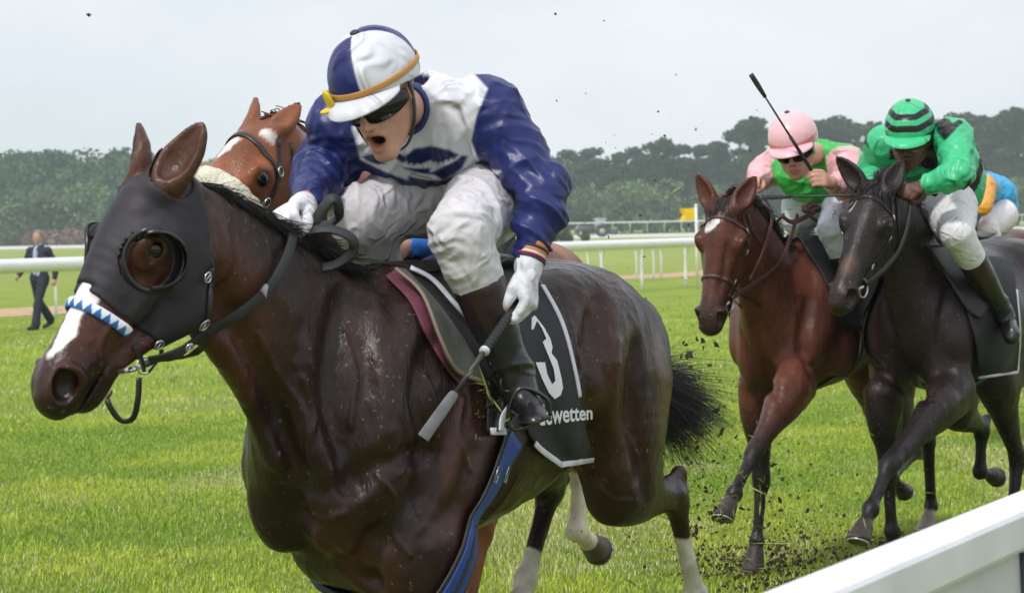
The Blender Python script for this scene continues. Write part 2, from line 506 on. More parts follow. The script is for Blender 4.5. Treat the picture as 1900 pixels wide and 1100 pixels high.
# ================================================================== horses
class Frame:
    """horse frame: s forward, l to the horse's left, z up; origin on the turf under the withers"""
    def __init__(s, px, d, a, zoff=0.0):
        p = P(px, 430, d); s.O = np.array([p[0], p[1], 0.0]); s.a = R(a)
        s.F = np.array([-math.sin(s.a), -math.cos(s.a), 0]); s.L = np.array([math.cos(s.a), -math.sin(s.a), 0]); s.U = np.array([0, 0, 1.])
        s.M = np.array([s.F, s.L, s.U]); s.rz = math.atan2(s.F[1], s.F[0])
        s.cam = s.M @ (CAM - s.O)
    def loc(s, w): return s.M @ (np.asarray(w) - s.O)
    def rayl(s, px, py): return s.M @ ray(px, py)
    def hp(s, px, py, l):
        d = s.rayl(px, py); t = (l - s.cam[1]) / d[1]; return s.cam + t * d
    def hpd(s, px, py, depth):
        return s.cam + depth * s.rayl(px, py)
    def px(s, q):
        w = s.O + s.M.T @ np.asarray(q, float) - CAM; dd = w @ _f
        return 950 + FPX * (w @ _r) / dd, 550 - FPX * (w @ _u) / dd, dd
    def on(s, Fd, pts, off=0.0, t0=None, miss=None):
        """pixel points -> points on a field's surface, seen from the photograph's side"""
        Dr = np.array([s.rayl(a, b) for a, b in pts]); dc = np.linalg.norm(s.cam[:2])
        Q, hit = Fd.march(s.cam, Dr, max(dc - 2.0, .5), dc + 2.5, off)
        if not hit.all():
            k = np.where(hit)[0]
            for i in np.where(~hit)[0]:
                if len(k) == 0: break
                j = k[np.argmin(np.abs(k - i))]
                dj = np.linalg.norm(Q[j] - s.cam) / np.linalg.norm(Dr[j])
                Q[i] = s.cam + Dr[i] * dj
        return Q.astype(float)

class Head:
    def __init__(s, poll, nose, sidev, sc=1.0):
        s.o = np.asarray(poll, float); v = np.asarray(nose) - s.o; s.X = unit(v); y = np.asarray(sidev, float)
        s.Y = unit(y - s.X * (s.X @ y)); s.Z = np.cross(s.X, s.Y); s.sc = sc; s.sx = np.linalg.norm(v) / .615
    def __call__(s, x, y, z): return s.o + s.sx * x * s.X + s.sc * (y * s.Y + z * s.Z)
    def inv(s, Q): return (np.asarray(Q) - s.o) @ np.array([s.X / s.sx, s.Y / s.sc, s.Z / s.sc]).T

def horse_head(Fd, H, ears, mouth=.0, earL=.17, detail=True):
    k = H.sc; Y = H.Y
    def T(pts, rad, n=3, side=Y): return tube([H(*p) for p in pts], np.asarray(rad) * k, n, side)
    def E(c, r, x=None, y=None):
        return ell(H(*c), np.asarray(r) * k, H.X if x is None else H.X * x[0] + H.Y * x[1] + H.Z * x[2], H.Y if y is None else H.X * y[0] + H.Y * y[1] + H.Z * y[2])
    Fd.add(T([(0, 0, -.055), (.07, 0, -.045), (.165, 0, -.058), (.26, 0, -.066), (.37, 0, -.072), (.47, 0, -.074), (.55, 0, -.078), (.598, 0, -.085)],
             [(.062, .074), (.072, .084), (.078, .088), (.066, .080), (.054, .067), (.047, .058), (.048, .054), (.044, .043)]), .04)
    for s_ in (-1, 1):
        Fd.add(E((.145, s_ * .042, -.135), (.115, .034, .088)), .045)
        Fd.add(T([(.20, s_ * .040, -.190), (.29, s_ * .034, -.168), (.40, s_ * .026, -.140), (.49, s_ * .02, -.128 - mouth)], [.030, .026, .020, .018]), .03)
        Fd.add(E((.172, s_ * .074, -.030), (.045, .022, .034)), .03)
        Fd.add(T([(.125, s_ * .074, -.008), (.16, s_ * .088, .000), (.20, s_ * .084, -.008), (.225, s_ * .072, -.03)], [.008, .011, .010, .006]), .018)
        Fd.add(T([(.20, s_ * .074, -.068), (.28, s_ * .062, -.082), (.36, s_ * .047, -.088)], [.010, .010, .006]), .022)
        Fd.add(E((.572, s_ * .036, -.066), (.036, .018, .030), (1, -.1 * s_, -.25)), .022)
        Fd.sub(E((.125, s_ * .083, .012), (.028, .012, .016)), .03)
        Fd.sub(T([(.25, s_ * .075, -.115), (.33, s_ * .055, -.125)], [.012, .010]), .03)
    Fd.add(T([(.06, 0, -.15), (.16, 0, -.165), (.27, 0, -.15)], [(.045, .05), (.045, .04), (.035, .03)]), .04)
    Fd.add(E((.535, 0, -.137 - mouth), (.042, .030, .024)), .03)
    Fd.add(E((.595, 0, -.104), (.030, .037, .022)), .025)
    # mouth
    Fd.sub(T([(.470, 0, -.112 - mouth * .1), (.56, 0, -.120 - mouth * .5), (.66, 0, -.122 - mouth * .8)], [(.07, .002), (.07, .003 + mouth * .35), (.07, .004 + mouth * .6)]), .006)
    for s_ in (-1, 1):
        Fd.sub(E((.580, s_ * .048, -.062), (.034, .027, .024), (1, -.2 * s_, -.6), (0, 1, 0)), .008)
        Fd.add(T([(.545, s_ * .047, -.040), (.535, s_ * .056, -.062), (.548, s_ * .054, -.086), (.575, s_ * .046, -.096)], [.006, .008, .007, .004]), .014)
        if detail:
            Fd.sub(ell(H(.178, s_ * .097, -.030), np.array([.019, .02, .015]) * k, H.X, H.Y), .006)
            a = np.linspace(0, 2 * np.pi, 13)
            Fd.add(T([(.178 + .021 * math.cos(t), s_ * (.092 - .006 * abs(math.cos(t))), -.030 + .0155 * math.sin(t)) for t in a], [.0038] * 13, 1), .006)
    for s_, tip in ears:
        b = H(.012, s_ * .048, .012); tp = np.asarray(tip, float); e = unit(tp - b); L = np.linalg.norm(tp - b)
        op = unit(H.X * .25 + H.Z * .75 + H.Y * s_ * .45); op = unit(op - e * (op @ e)); sd = np.cross(e, op)
        pts = [b - e * .015, b + e * L * .28 - op * .004, b + e * L * .58 - op * .006, b + e * L * .84 - op * .002, tp]
        Fd.add(tube(pts, np.array([(.030, .026), (.041, .027), (.036, .021), (.021, .013), (.0035, .0035)]) * k * getattr(H, 'earw', 1), 4, sd), .02)
        pin = [b + e * L * t + op * o_ for t, o_ in ((.12, .020), (.3, .020), (.55, .016), (.80, .011), (.95, .007))]
        Fd.sub(tube(pin, np.array([(.016, .010), (.029, .021), (.026, .018), (.014, .011), (.003, .004)]) * k * getattr(H, 'earw', 1), 4, sd), .008)

def foreleg(Fd, E, K, T, Hf, l_sg=1, toe=None, k=1.0, up=None):
    E, K, T, Hf = [np.asarray(v, float) for v in (E, K, T, Hf)]
    a = unit(K - E); sd = np.array([0, 1., 0])
    fr = unit(np.array([1., 0, 0]) - a * a[0])
    Fd.add(tube([E - a * .04 - fr * .01, E + (K - E) * .25, E + (K - E) * .6, K - a * .04], np.array([(.082, .118), (.074, .100), (.048, .058), (.037, .040)]) * k, 4, sd), .06)
    Fd.add(ell(K, np.array([.058, .040, .042]) * k, a, sd), .025)
    c = unit(T - K)
    Fd.add(tube([K + c * .03, K + (T - K) * .5, T - c * .02], np.array([.031, .024, .026]) * k, 4), .02)
    bk = unit(np.cross(c, sd)); bk = bk if bk[0] < 0 else -bk
    Fd.add(tube([K + c * .05 + bk * .018, K + (T - K) * .6 + bk * .017, T + bk * .012], np.array([.014, .013, .016]) * k, 3), .008)
    foot(Fd, T, Hf, bk, k)
def foot(Fd, T, Hf, bk, k=1.0):
    Fd.add(ell(T, np.array([.034, .034, .037]) * k), .02); Fd.add(ball(T + bk * .02, .022 * k), .015)
    d = unit(Hf - T); L = np.linalg.norm(Hf - T); co = T + d * (L - .075 * k)
    Fd.add(tube([T, T + (co - T) * .5, co], np.array([.030, .026, .036]) * k, 3), .015)
    # hoof: flares to the sole, cut flat
    nrm = unit(d * .80 - bk * -.45)
    nrm = unit(d + bk * .35)
    seg = tube([co, Hf + d * .02], np.array([.037, .054]) * k, 1)
    Fd.add(cut(seg, Hf, nrm), .008)
    foot.last = (co, Hf, nrm, d)
def hindleg(Fd, S, K, T, Hf, hip, k=1.0):
    S, K, T, Hf, hip = [np.asarray(v, float) for v in (S, K, T, Hf, hip)]
    sd = np.array([0, 1., 0]); a = unit(K - S)
    Fd.add(tube([hip, hip + (S - hip) * .5, S], np.array([(.14, .20), (.12, .17), (.075, .10)]) * k, 4, sd), .08)
    Fd.add(tube([S - a * .03, S + (K - S) * .3, S + (K - S) * .7, K - a * .03], np.array([(.072, .10), (.064, .088), (.042, .052), (.034, .042)]) * k, 4, sd), .07)
    c = unit(T - K); bk = unit(-a - c * (-a @ c)) if abs(a @ c) < .98 else np.array([-1., 0, 0])
    bk = unit(a - c * (a @ c))      # point of hock continues the gaskin backwards
    Fd.add(ell(K, np.array([.055, .036, .045]) * k, c, sd), .03)
    Fd.add(tube([K + c * .02 + bk * .01, K - c * .055 * k + bk * .055 * k], np.array([.030, .021]) * k, 2), .02)
    Fd.add(tube([S + (K - S) * .55 - np.cross(a, sd) * 0, K - c * .055 * k + bk * .055 * k], np.array([.022, .014]) * k, 2), .02)
    Fd.add(tube([K + c * .03, K + (T - K) * .5, T - c * .02], np.array([.033, .026, .028]) * k, 4), .02)
    Fd.add(tube([K + c * .06 + bk * .02, K + (T - K) * .6 + bk * .018, T + bk * .012], np.array([.014, .013, .016]) * k, 3), .008)
    foot(Fd, T, Hf, bk, k)

def strands(roots, dirs, L, rnd, w=.0022, grav=.3, n=6, spread=.2, curl=.02, col0=(.012, .01, .01), cvar=.3, flow=None):
    """hair strands: tapering three-sided fibres. returns MB-like arrays"""
    Vs, Fs, Cs = [], [], []; base = 0
    for i in range(len(roots)):
        p = np.array(roots[i], float); d = unit(np.asarray(dirs[i]) + rnd.normal(0, spread, 3)); l = L * rnd.uniform(.6, 1.15)
        st = l / n; path = [p.copy()]
        wob = rnd.normal(0, curl, 3)
        for j in range(n):
            d = unit(d + np.array([0, 0, -grav / n]) + wob * (1 if j % 2 else .4) + (0 if flow is None else np.asarray(flow) / n))
            p = p + d * st; path.append(p.copy())
        path = np.array(path)
        s1 = unit(np.cross(d, rnd.normal(0, 1, 3))); s2 = np.cross(d, s1)
        ww = w * rnd.uniform(.7, 1.4)
        for j in range(n + 1):
            r_ = ww * (1 - .85 * j / n)
            for q in range(3):
                a = 2.094 * q; Vs.append(path[j] + (s1 * math.cos(a) + s2 * math.sin(a)) * r_)
        for j in range(n):
            for q in range(3):
                q2 = (q + 1) % 3; b = base + j * 3; Fs.append((b + q, b + q2, b + 3 + q2, b + 3 + q))
        base += 3 * (n + 1)
        Cs += [np.asarray(col0) * (1 + rnd.uniform(-cvar, cvar))] * (3 * (n + 1))
    return np.array(Vs), np.array(Fs), np.array(Cs)

def coat_mat(name, rough=.38, spec=.5, bs=.35):
    if name in MATS: return MATS[name]
    m_ = mat(name, attr=True, rough=rough, spec=spec, noise=(9, .38, 9), rnoise=(5, .17),
             bump=(150, .8, .0028, (1, 1, .3)), bump2=(13, bs, .014, (1.0, 1, .45)))
    # flecks of mud and sweat, wrinkles of the skin
    t = m_.node_tree; b = t.nodes['Principled BSDF']; tcn = [n for n in t.nodes if n.type == 'TEX_COORD'][0]
    nz = _n(t, 'ShaderNodeTexNoise'); nz.inputs['Scale'].default_value = 70; nz.inputs['Detail'].default_value = 4; t.links.new(tcn.outputs['Object'], nz.inputs['Vector'])
    r_ = _n(t, 'ShaderNodeMapRange'); r_.inputs[1].default_value = .66; r_.inputs[2].default_value = .71; t.links.new(nz.outputs[0], r_.inputs[0])
    mxn = _n(t, 'ShaderNodeMix', data_type='RGBA'); t.links.new(r_.outputs[0], mxn.inputs[0]); src = b.inputs['Base Color'].links[0].from_socket
    t.links.new(src, mxn.inputs[6]); mxn.inputs[7].default_value = (.16, .11, .08, 1); t.links.new(mxn.outputs[2], b.inputs['Base Color'])
    rd = _n(t, 'ShaderNodeTexNoise', noise_type='RIDGED_MULTIFRACTAL'); rd.inputs['Scale'].default_value = 9; rd.inputs['Detail'].default_value = 4; rd.inputs['Distortion'].default_value = .8
    mpn = _n(t, 'ShaderNodeMapping'); mpn.inputs['Scale'].default_value = (1.3, 1, .4); t.links.new(tcn.outputs['Object'], mpn.inputs[0]); t.links.new(mpn.outputs[0], rd.inputs['Vector'])
    bn = _n(t, 'ShaderNodeBump'); bn.inputs['Strength'].default_value = .5; bn.inputs['Distance'].default_value = .009; t.links.new(rd.outputs[0], bn.inputs['Height'])
    t.links.new(b.inputs['Normal'].links[0].from_socket, bn.inputs['Normal']); t.links.new(bn.outputs[0], b.inputs['Normal'])
    return m_
M_EYE = mat('horse_eye', (.010, .005, .004), .10, spec=.5)
M_STEEL = mat('bit_steel', (.62, .61, .6), .28, metal=1.0, noise=(40, .15))
M_LEATHER = mat('dark_leather', (.018, .014, .013), .42, noise=(60, .3), bump=(220, .3, .0008))
M_BRLEATHER = mat('brown_leather', (.075, .028, .02), .42, noise=(60, .3), bump=(220, .3, .0008))
M_RUBBER = mat('rein_rubber', (.016, .016, .017), .6, noise=(30, .2), bump=(300, .5, .001))
M_HAIR = mat('horse_hair', attr=True, rough=.45, spec=.4)
M_SHOE = mat('racing_plate', (.6, .6, .6), .35, metal=1.0, noise=(60, .3))

def horse_trunk(Fd, sc=1.0, dz=0.0, wide=1.0, muscles=True, neck=None, stretch=1.0):
    st = [(.31, 1.20, .12, .18), (.20, 1.21, .185, .29), (.03, 1.235, .245, .345), (-.2, 1.225, .272, .335), (-.45, 1.25, .282, .315),
          (-.68, 1.31, .265, .285), (-.90, 1.345, .24, .255), (-1.06, 1.31, .19, .21)]
    c = [(a * stretch, 0, b + dz) for a, b, _, _ in st]
    Fd.add(tube(c, [(w * (wide if a_ > -.3 else 1), h) for a_, _, w, h in st], 3, (0, 1, 0)), .05)
    Fd.add(tube([(.10, 0, 1.50 + dz), (-.08, 0, 1.545 + dz), (-.3, 0, 1.50 + dz)], [.06, .055, .06], 3), .10)
    for s_ in (-wide, wide):
        Fd.add(ell((.17, s_ * .165, 1.27 + dz), (.10, .075, .27), (.92, 0, .38), (0, 1, 0)), .06)
        Fd.add(ell((-.01, s_ * .20, 1.10 + dz), (.17, .075, .125), (.85, 0, -.5), (0, 1, 0)), .05)
        Fd.add(ell((.31, s_ * .080, 1.06 + dz), (.095, .080, .14)), .045)
        Fd.add(ell((.26, s_ * .155, 1.13 + dz), (.075, .05, .09)), .05)
        Fd.add(ell((-.80 * stretch, s_ * .135, 1.42 + dz), (.27, .12, .15), (.95, 0, .15), (0, 1, 0)), .08)
        Fd.add(ell((-1.06 * stretch, s_ * .12, 1.22 + dz), (.13, .10, .26), (.9, 0, .3), (0, 1, 0)), .08)
    Fd.sub(tube([(.36, 0, 1.22 + dz), (.41, 0, 1.05 + dz), (.36, 0, .90 + dz)], [.012, .022, .012], 3), .05)

# ------------------------------------------------------------------ tack helpers
def poly_sdf(p, poly):
    """signed distance of 2-d points to a polygon (negative inside)"""
    p = np.asarray(p, float); poly = np.asarray(poly, float); n = len(poly)
    d = np.full(len(p), 1e9); ins = np.zeros(len(p), bool)
    for i in range(n):
        a, b = poly[i], poly[(i + 1) % n]; e = b - a; w = p - a
        t = np.clip((w @ e) / (e @ e + 1e-12), 0, 1); q = w - t[:, None] * e
        d = np.minimum(d, (q * q).sum(1))
        c = (a[1] > p[:, 1]) != (b[1] > p[:, 1])
        x = a[0] + (p[:, 1] - a[1]) * (b[0] - a[0]) / (b[1] - a[1] + 1e-15)
        ins ^= c & (p[:, 0] < x)
    return np.where(ins, -1, 1) * np.sqrt(d)
def strap_pts(fr, Fd, px, off, n=5):
    C = cr_resample(px, n); Q = fr.on(Fd, C, off); N = Fd.grad(Q)
    return Q, N
def strap(fr, Fd, px, w, t=.0025, off=.003, n=5, mb=None, col=None, ring=None):
    """a leather strap along pixels, lying on the surface"""
    Q, N = strap_pts(fr, Fd, px, off, n); mb = mb or MB()
    k = dict(flat=True) if ring is None else dict(ring=ring)
    mb.sweep(Q, w, t, n=1, ups=N, col=col, **k); return mb
def loop_on(Fd, C, A, B, n=40, off=.003, a0=0, a1=2 * math.pi, R0=.35):
    """points round a body section: marching inwards to C in the plane of A, B"""
    a = np.linspace(a0, a1, n); D_ = np.cos(a)[:, None] * unit(A) + np.sin(a)[:, None] * unit(B)
    O = np.asarray(C) + D_ * R0
    Q, hit = Fd.march(O, -D_, 0, R0, off)
    Q = Q.astype(float)
    for _ in range(1):
        if a1 - a0 > 6.2: Q[-1] = Q[0]
    N = Fd.grad(Q); return Q, N
def torus(mb, c, ax, Rr, r, n=24, m=8, a0=0, a1=2 * math.pi, u=None, col=None):
    ax = unit(ax); u = unit(np.cross(ax, [0.3, .1, 1])) if u is None else unit(np.asarray(u) - ax * (ax @ np.asarray(u))); v = np.cross(ax, u)
    a = np.linspace(a0, a1, n + 1); pts = np.asarray(c) + Rr * (np.cos(a)[:, None] * u + np.sin(a)[:, None] * v)
    mb.sweep(pts, r, r, n=1, ring=m, ups=np.tile(ax, (n + 1, 1)), cap=(a1 - a0) < 6.2, col=col); return mb
def patch(fr, Fd, left, right, off=.006, th=.004, nu=30, nv=40, wav=None, mirror=False, mb=None, col=None, smoothd=3):
    """cloth between two pixel polylines, laid on the surface with thickness"""
    L_ = cr_resample(left, 6); R_ = cr_resample(right, 6)
    def rs(a, n):
        s_ = np.r_[0, np.cumsum(np.linalg.norm(np.diff(a, axis=0), axis=1))]; t = np.linspace(0, s_[-1], n)
        return np.stack([np.interp(t, s_, a[:, 0]), np.interp(t, s_, a[:, 1])], 1)
    L_ = rs(L_, nv); R_ = rs(R_, nv); u = np.linspace(0, 1, nu)
    G_ = L_[:, None, :] * (1 - u)[None, :, None] + R_[:, None, :] * u[None, :, None]
    flat = G_.reshape(-1, 2)
    Dr = np.array([fr.rayl(a, b) for a, b in flat]); dc = np.linalg.norm(fr.cam[:2])
    Q, hit = Fd.march(fr.cam, Dr, max(dc - 2.0, .5), dc + 2.5, off)
    dep = np.linalg.norm(Q - fr.cam, axis=1) / np.linalg.norm(Dr, axis=1); dep = dep.reshape(nv, nu); hit = hit.reshape(nv, nu)
    med = np.median(dep[hit]); hit &= np.abs(dep - med) < .6
    for _ in range(400):
        if hit.all(): break
        s_ = np.zeros_like(dep); c_ = np.zeros_like(dep)
        for di, dj in ((1, 0), (-1, 0), (0, 1), (0, -1)):
            h2 = np.roll(hit, (di, dj), (0, 1)); d2 = np.roll(dep, (di, dj), (0, 1))
            if di == 1: h2[0] = False
            if di == -1: h2[-1] = False
            if dj == 1: h2[:, 0] = False
            if dj == -1: h2[:, -1] = False
            s_ += np.where(h2, d2, 0); c_ += h2
        new = ~hit & (c_ > 0); dep[new] = (s_ / np.maximum(c_, 1))[new]; hit = hit | new
    for _ in range(smoothd):
        p_ = np.pad(dep, 1, mode='edge'); dep = np.minimum(dep, (p_[1:-1, 1:-1] * 2 + p_[:-2, 1:-1] + p_[2:, 1:-1] + p_[1:-1, :-2] + p_[1:-1, 2:]) / 6)
    dep = dep.ravel()
    if wav is not None: dep = dep - wav(G_[..., 0].ravel(), G_[..., 1].ravel(), np.repeat(np.linspace(0, 1, nv), nu), np.tile(u, nv))
    Q = fr.cam + Dr * dep[:, None]
    Qg = Q.reshape(nv, nu, 3)
    du = np.gradient(Qg, axis=1); dv = np.gradient(Qg, axis=0); N = np.cross(du, dv); N /= np.linalg.norm(N, axis=2, keepdims=True) + 1e-12
    if (N.reshape(-1, 3) * (fr.cam - Q)).sum() < 0: N = -N
    N = N.reshape(-1, 3)
    V = np.vstack([Q + N * th * .5, Q - N * th * .5]); F_ = []; o = nv * nu
    for i in range(nv - 1):
        for j in range(nu - 1):
            a = i * nu + j; F_.append((a, a + 1, a + nu + 1, a + nu)); F_.append((o + a, o + a + nu, o + a + nu + 1, o + a + 1))
    bd = [(0, j) for j in range(nu)] + [(i, nu - 1) for i in range(1, nv)] + [(nv - 1, j) for j in range(nu - 2, -1, -1)] + [(i, 0) for i in range(nv - 2, 0, -1)]
    bd = [i * nu + j for i, j in bd]
    for a, b in zip(bd, bd[1:] + bd[:1]): F_.append((a, o + a, o + b, b))
    mb = mb or MB(); mb.add(V, F_, col)
    if mirror:
        V2 = V.copy(); V2[:, 1] *= -1; mb.add(V2, [f[::-1] for f in F_], col)
    mb.Q = Qg; mb.N = N.reshape(nv, nu, 3); return mb
def edge_trim(mb, Qe, Ne, w, t=.003, lift=.003, inw=None, col=None):
    Qe = np.asarray(Qe); Ne = np.asarray(Ne)
    mb.sweep(Qe + Ne * lift, w, t, n=1, ups=Ne, flat=True, col=col); return mb
def text_mesh(s_, size=1.0, bold=0.0, shear=0.0):
    cu = bpy.data.curves.new('t', 'FONT'); cu.body = s_; cu.size = size; cu.offset = bold; cu.shear = shear; cu.resolution_u = 6
    o = bpy.data.objects.new('t', cu); COL.objects.link(o); dg = bpy.context.evaluated_depsgraph_get()
    me = bpy.data.meshes.new_from_object(o.evaluated_get(dg))
    import bmesh
    bm = bmesh.new(); bm.from_mesh(me); bmesh.ops.triangulate(bm, faces=bm.faces)
    for _ in range(2):
        ed = [e for e in bm.edges if e.calc_length() > size * .09]
        if ed: bmesh.ops.subdivide_edges(bm, edges=ed, cuts=1); bmesh.ops.triangulate(bm, faces=bm.faces)
    V = np.array([v.co[:] for v in bm.verts]); F_ = [[v.index for v in f.verts] for f in bm.faces]
    bm.free(); COL.objects.unlink(o); bpy.data.objects.remove(o); bpy.data.curves.remove(cu); bpy.data.meshes.remove(me)
    return V, F_
def uv_on(Qg, Ng, u, v, lift):
    """bilinear lookup in a patch grid (u across, v down, both 0..1)"""
    nv, nu = Qg.shape[:2]; x = np.clip(u, 0, 1) * (nu - 1); y = np.clip(v, 0, 1) * (nv - 1)
    i = np.minimum(y.astype(int), nv - 2); j = np.minimum(x.astype(int), nu - 2); a = (y - i)[:, None]; b = (x - j)[:, None]
    def g(A): return A[i, j] * (1 - a) * (1 - b) + A[i, j + 1] * (1 - a) * b + A[i + 1, j] * a * (1 - b) + A[i + 1, j + 1] * a * b
    return g(Qg) + g(Ng) * lift
# ================================================================== people
M_SKIN = mat('skin', attr=True, rough=.5, spec=.35, noise=(60, .06), bump=(260, .15, .0006))
M_BOOT = mat('boot_leather', (.012, .011, .012), .28, spec=.6, noise=(20, .3), rnoise=(14, .1), bump=(24, .5, .008), bump2=(200, .2, .0006))
M_GOG = mat('goggle_lens', (.004, .004, .005), .12, spec=.45)
def silk(name): return mat(name, attr=True, rough=.38, spec=.42, ridge=(11, 1.0, .022), bump=(38, .45, .0035, (1, 1, .5)), bump2=(400, .12, .0005))
def cotton(name): return mat(name, attr=True, rough=.62, spec=.3, noise=(9, .05), ridge=(15, 1.0, .016), bump=(42, .5, .003), bump2=(400, .2, .0006))
def folds(V, amp, sc, seed=0, stretch=(1, 1, 1), warp=.3):
    Q = V * np.asarray(stretch)
    w = np.stack([vnoise(Q, sc * .6, seed + 5), vnoise(Q, sc * .6, seed + 6), vnoise(Q, sc * .6, seed + 7)], 1) * warp / sc * 2
    r1 = 1 - np.abs(vnoise(Q + w, sc, seed)) * 2; r2 = 1 - np.abs(vnoise(Q + w, sc * 2.1, seed + 3)) * 2
    return amp * (r1 * .7 + r2 * .3) * .6

class HHead:
    def __init__(s, c, face, up, k=1.0):
        s.c = np.asarray(c, float); s.X = unit(face); u = np.asarray(up, float); s.Z = unit(u - s.X * (s.X @ u)); s.Y = np.cross(s.Z, s.X); s.k = k
    def __call__(s, x, y, z): return s.c + s.k * (x * s.X + y * s.Y + z * s.Z)
    def vec(s, x, y, z): return x * s.X + y * s.Y + z * s.Z
def human_head(Fd, H, mouth=0.0, ears=True):
    k = H.k
    def E(c, r, x=(1, 0, 0), y=(0, 1, 0)): return ell(H(*c), np.asarray(r) * k, H.vec(*x), H.vec(*y))
    def T(p, r, n=3): return tube([H(*q) for q in p], np.asarray(r) * k, n)
    Fd.add(E((-.012, 0, .035), (.098, .077, .088)), .02)
    Fd.add(E((.022, 0, -.035), (.066, .062, .068)), .03)
    m = mouth
    for s_ in (-1, 1):
        Fd.add(T([(-.005, s_ * .056, -.03), (.012, s_ * .052, -.068 - m * .3), (.070, s_ * .016, -.098 - m)], [.018, .017, .013]), .025)
        Fd.add(E((.062, s_ * .042, -.016), (.022, .020, .017)), .022)
        Fd.add(T([(.084, s_ * .008, .022), (.082, s_ * .034, .024), (.066, s_ * .055, .012)], [.007, .009, .006]), .014)
        Fd.sub(E((.089, s_ * .032, .002), (.014, .017, .011)), .012)
        Fd.add(E((.074, s_ * .031, .002), (.013, .013, .012)), .004)
        Fd.add(E((.098, s_ * .0115, -.033), (.010, .0078, .0075)), .006)
        if ears:
            Fd.add(E((-.008, s_ * .080, -.008), (.020, .007, .031), (1, .25 * s_, .2)), .008)
            Fd.sub(E((-.003, s_ * .087, -.004), (.010, .005, .018)), .006)
            Fd.add(E((-.003, s_ * .078, -.034), (.009, .006, .009)), .006)
    Fd.add(E((.076, 0, -.098 - m), (.020, .026, .017)), .02)
    Fd.add(E((.072, 0, -.060 - m * .4), (.026, .034, .034 + m * .5)), .02)
    Fd.add(T([(.086, 0, .018), (.099, 0, -.008), (.113, 0, -.028)], [.0075, .0085, .0105]), .010)
    if m > .004:
        Fd.add(T([(.090, -.025, -.062), (.101, 0, -.052), (.090, .025, -.062)], [.005, .0065, .005]), .006)
        Fd.add(T([(.084, -.023, -.066 - m * .9), (.094, 0, -.078 - m * 1.1), (.084, .023, -.066 - m * .9)], [.005, .007, .005]), .006)
        Fd.sub(E((.092, 0, -.064 - m * .55), (.034, .022, .006 + m * .55)), .005)
    else:
        Fd.add(T([(.090, -.024, -.064), (.100, 0, -.059), (.090, .024, -.064)], [.004, .006, .004]), .006)
        Fd.add(T([(.088, -.021, -.071), (.098, 0, -.074), (.088, .021, -.071)], [.004, .0065, .004]), .006)
        Fd.sub(T([(.098, -.024, -.0665), (.106, 0, -.0655), (.098, .024, -.0665)], [.0022, .0022, .0022]), .004)
def paint_face(C, V, H, lip=(.42, .14, .11), m=0.0):
    C = paint(C, V, ell(H(.10, 0, -.066 - m * .5), np.array([.02, .024, .014 + m * .8]) * H.k, H.X, H.Y), lip, .006, .7)
    if m > .004: C = paint(C, V, ell(H(.070, 0, -.064 - m * .55), np.array([.026, .020, .006 + m * .55]) * H.k, H.X, H.Y), (.03, .006, .006), .003)
    for s_ in (-1, 1): C = paint(C, V, ball(H(.06, s_ * .045, -.03), .028 * H.k), np.array([.55, .22, .16]) * .9, .02, .25)
    return C
def fist(Fd, W, Cg, A, k=1.0, nrm=None, loose=0.0):
    """hand closed round a bar through Cg along A (little finger -> index)"""
    W = np.asarray(W, float); Cg = np.asarray(Cg, float); A = unit(A); f = unit(Cg - W); A = unit(A - f * (A @ f) * .6)
    n = unit(np.cross(f, A)); n = n if nrm is None or n @ np.asarray(nrm) > 0 else -n
    Kc = Cg - f * .006 + n * .024 * k
    Fd.add(tube([W, W + (Kc - W) * .45, Kc - f * .008], np.array([(.028, .021), (.037, .020), (.042, .015)]) * k, 4, A), .02)
    ln = [.90, 1.0, 1.05, .98]
    for i in range(4):
        o = A * (i - 1.5) * .0205 * k; q = ln[i] * k
        K = Kc + o - f * .004 * abs(i - 1.7); p1 = Cg + o * .95 + f * (.030 + loose) * q + n * .010 * q
        p2 = Cg + o * .92 + f * .022 * q - n * .018 * q; p3 = Cg + o * .9 - f * .002 * q - n * .022 * q
        Fd.add(tube([K - f * .012 * k - n * .002, K, p1, p2, p3], np.array([.0085, .0112, .0100, .0092, .0080]) * k, 2), .004)
    b = W + f * .030 * k + A * .022 * k - n * .004
    t1 = Cg + A * .040 * k - f * .016 * k - n * .012 * k; t2 = Cg + A * .034 * k + f * .012 * k - n * .024 * k; t3 = Cg + A * .018 * k + f * .024 * k - n * .028 * k
    Fd.add(tube([b, t1, t2, t3], np.array([.017, .0145, .0120, .0095]) * k, 3), .008)
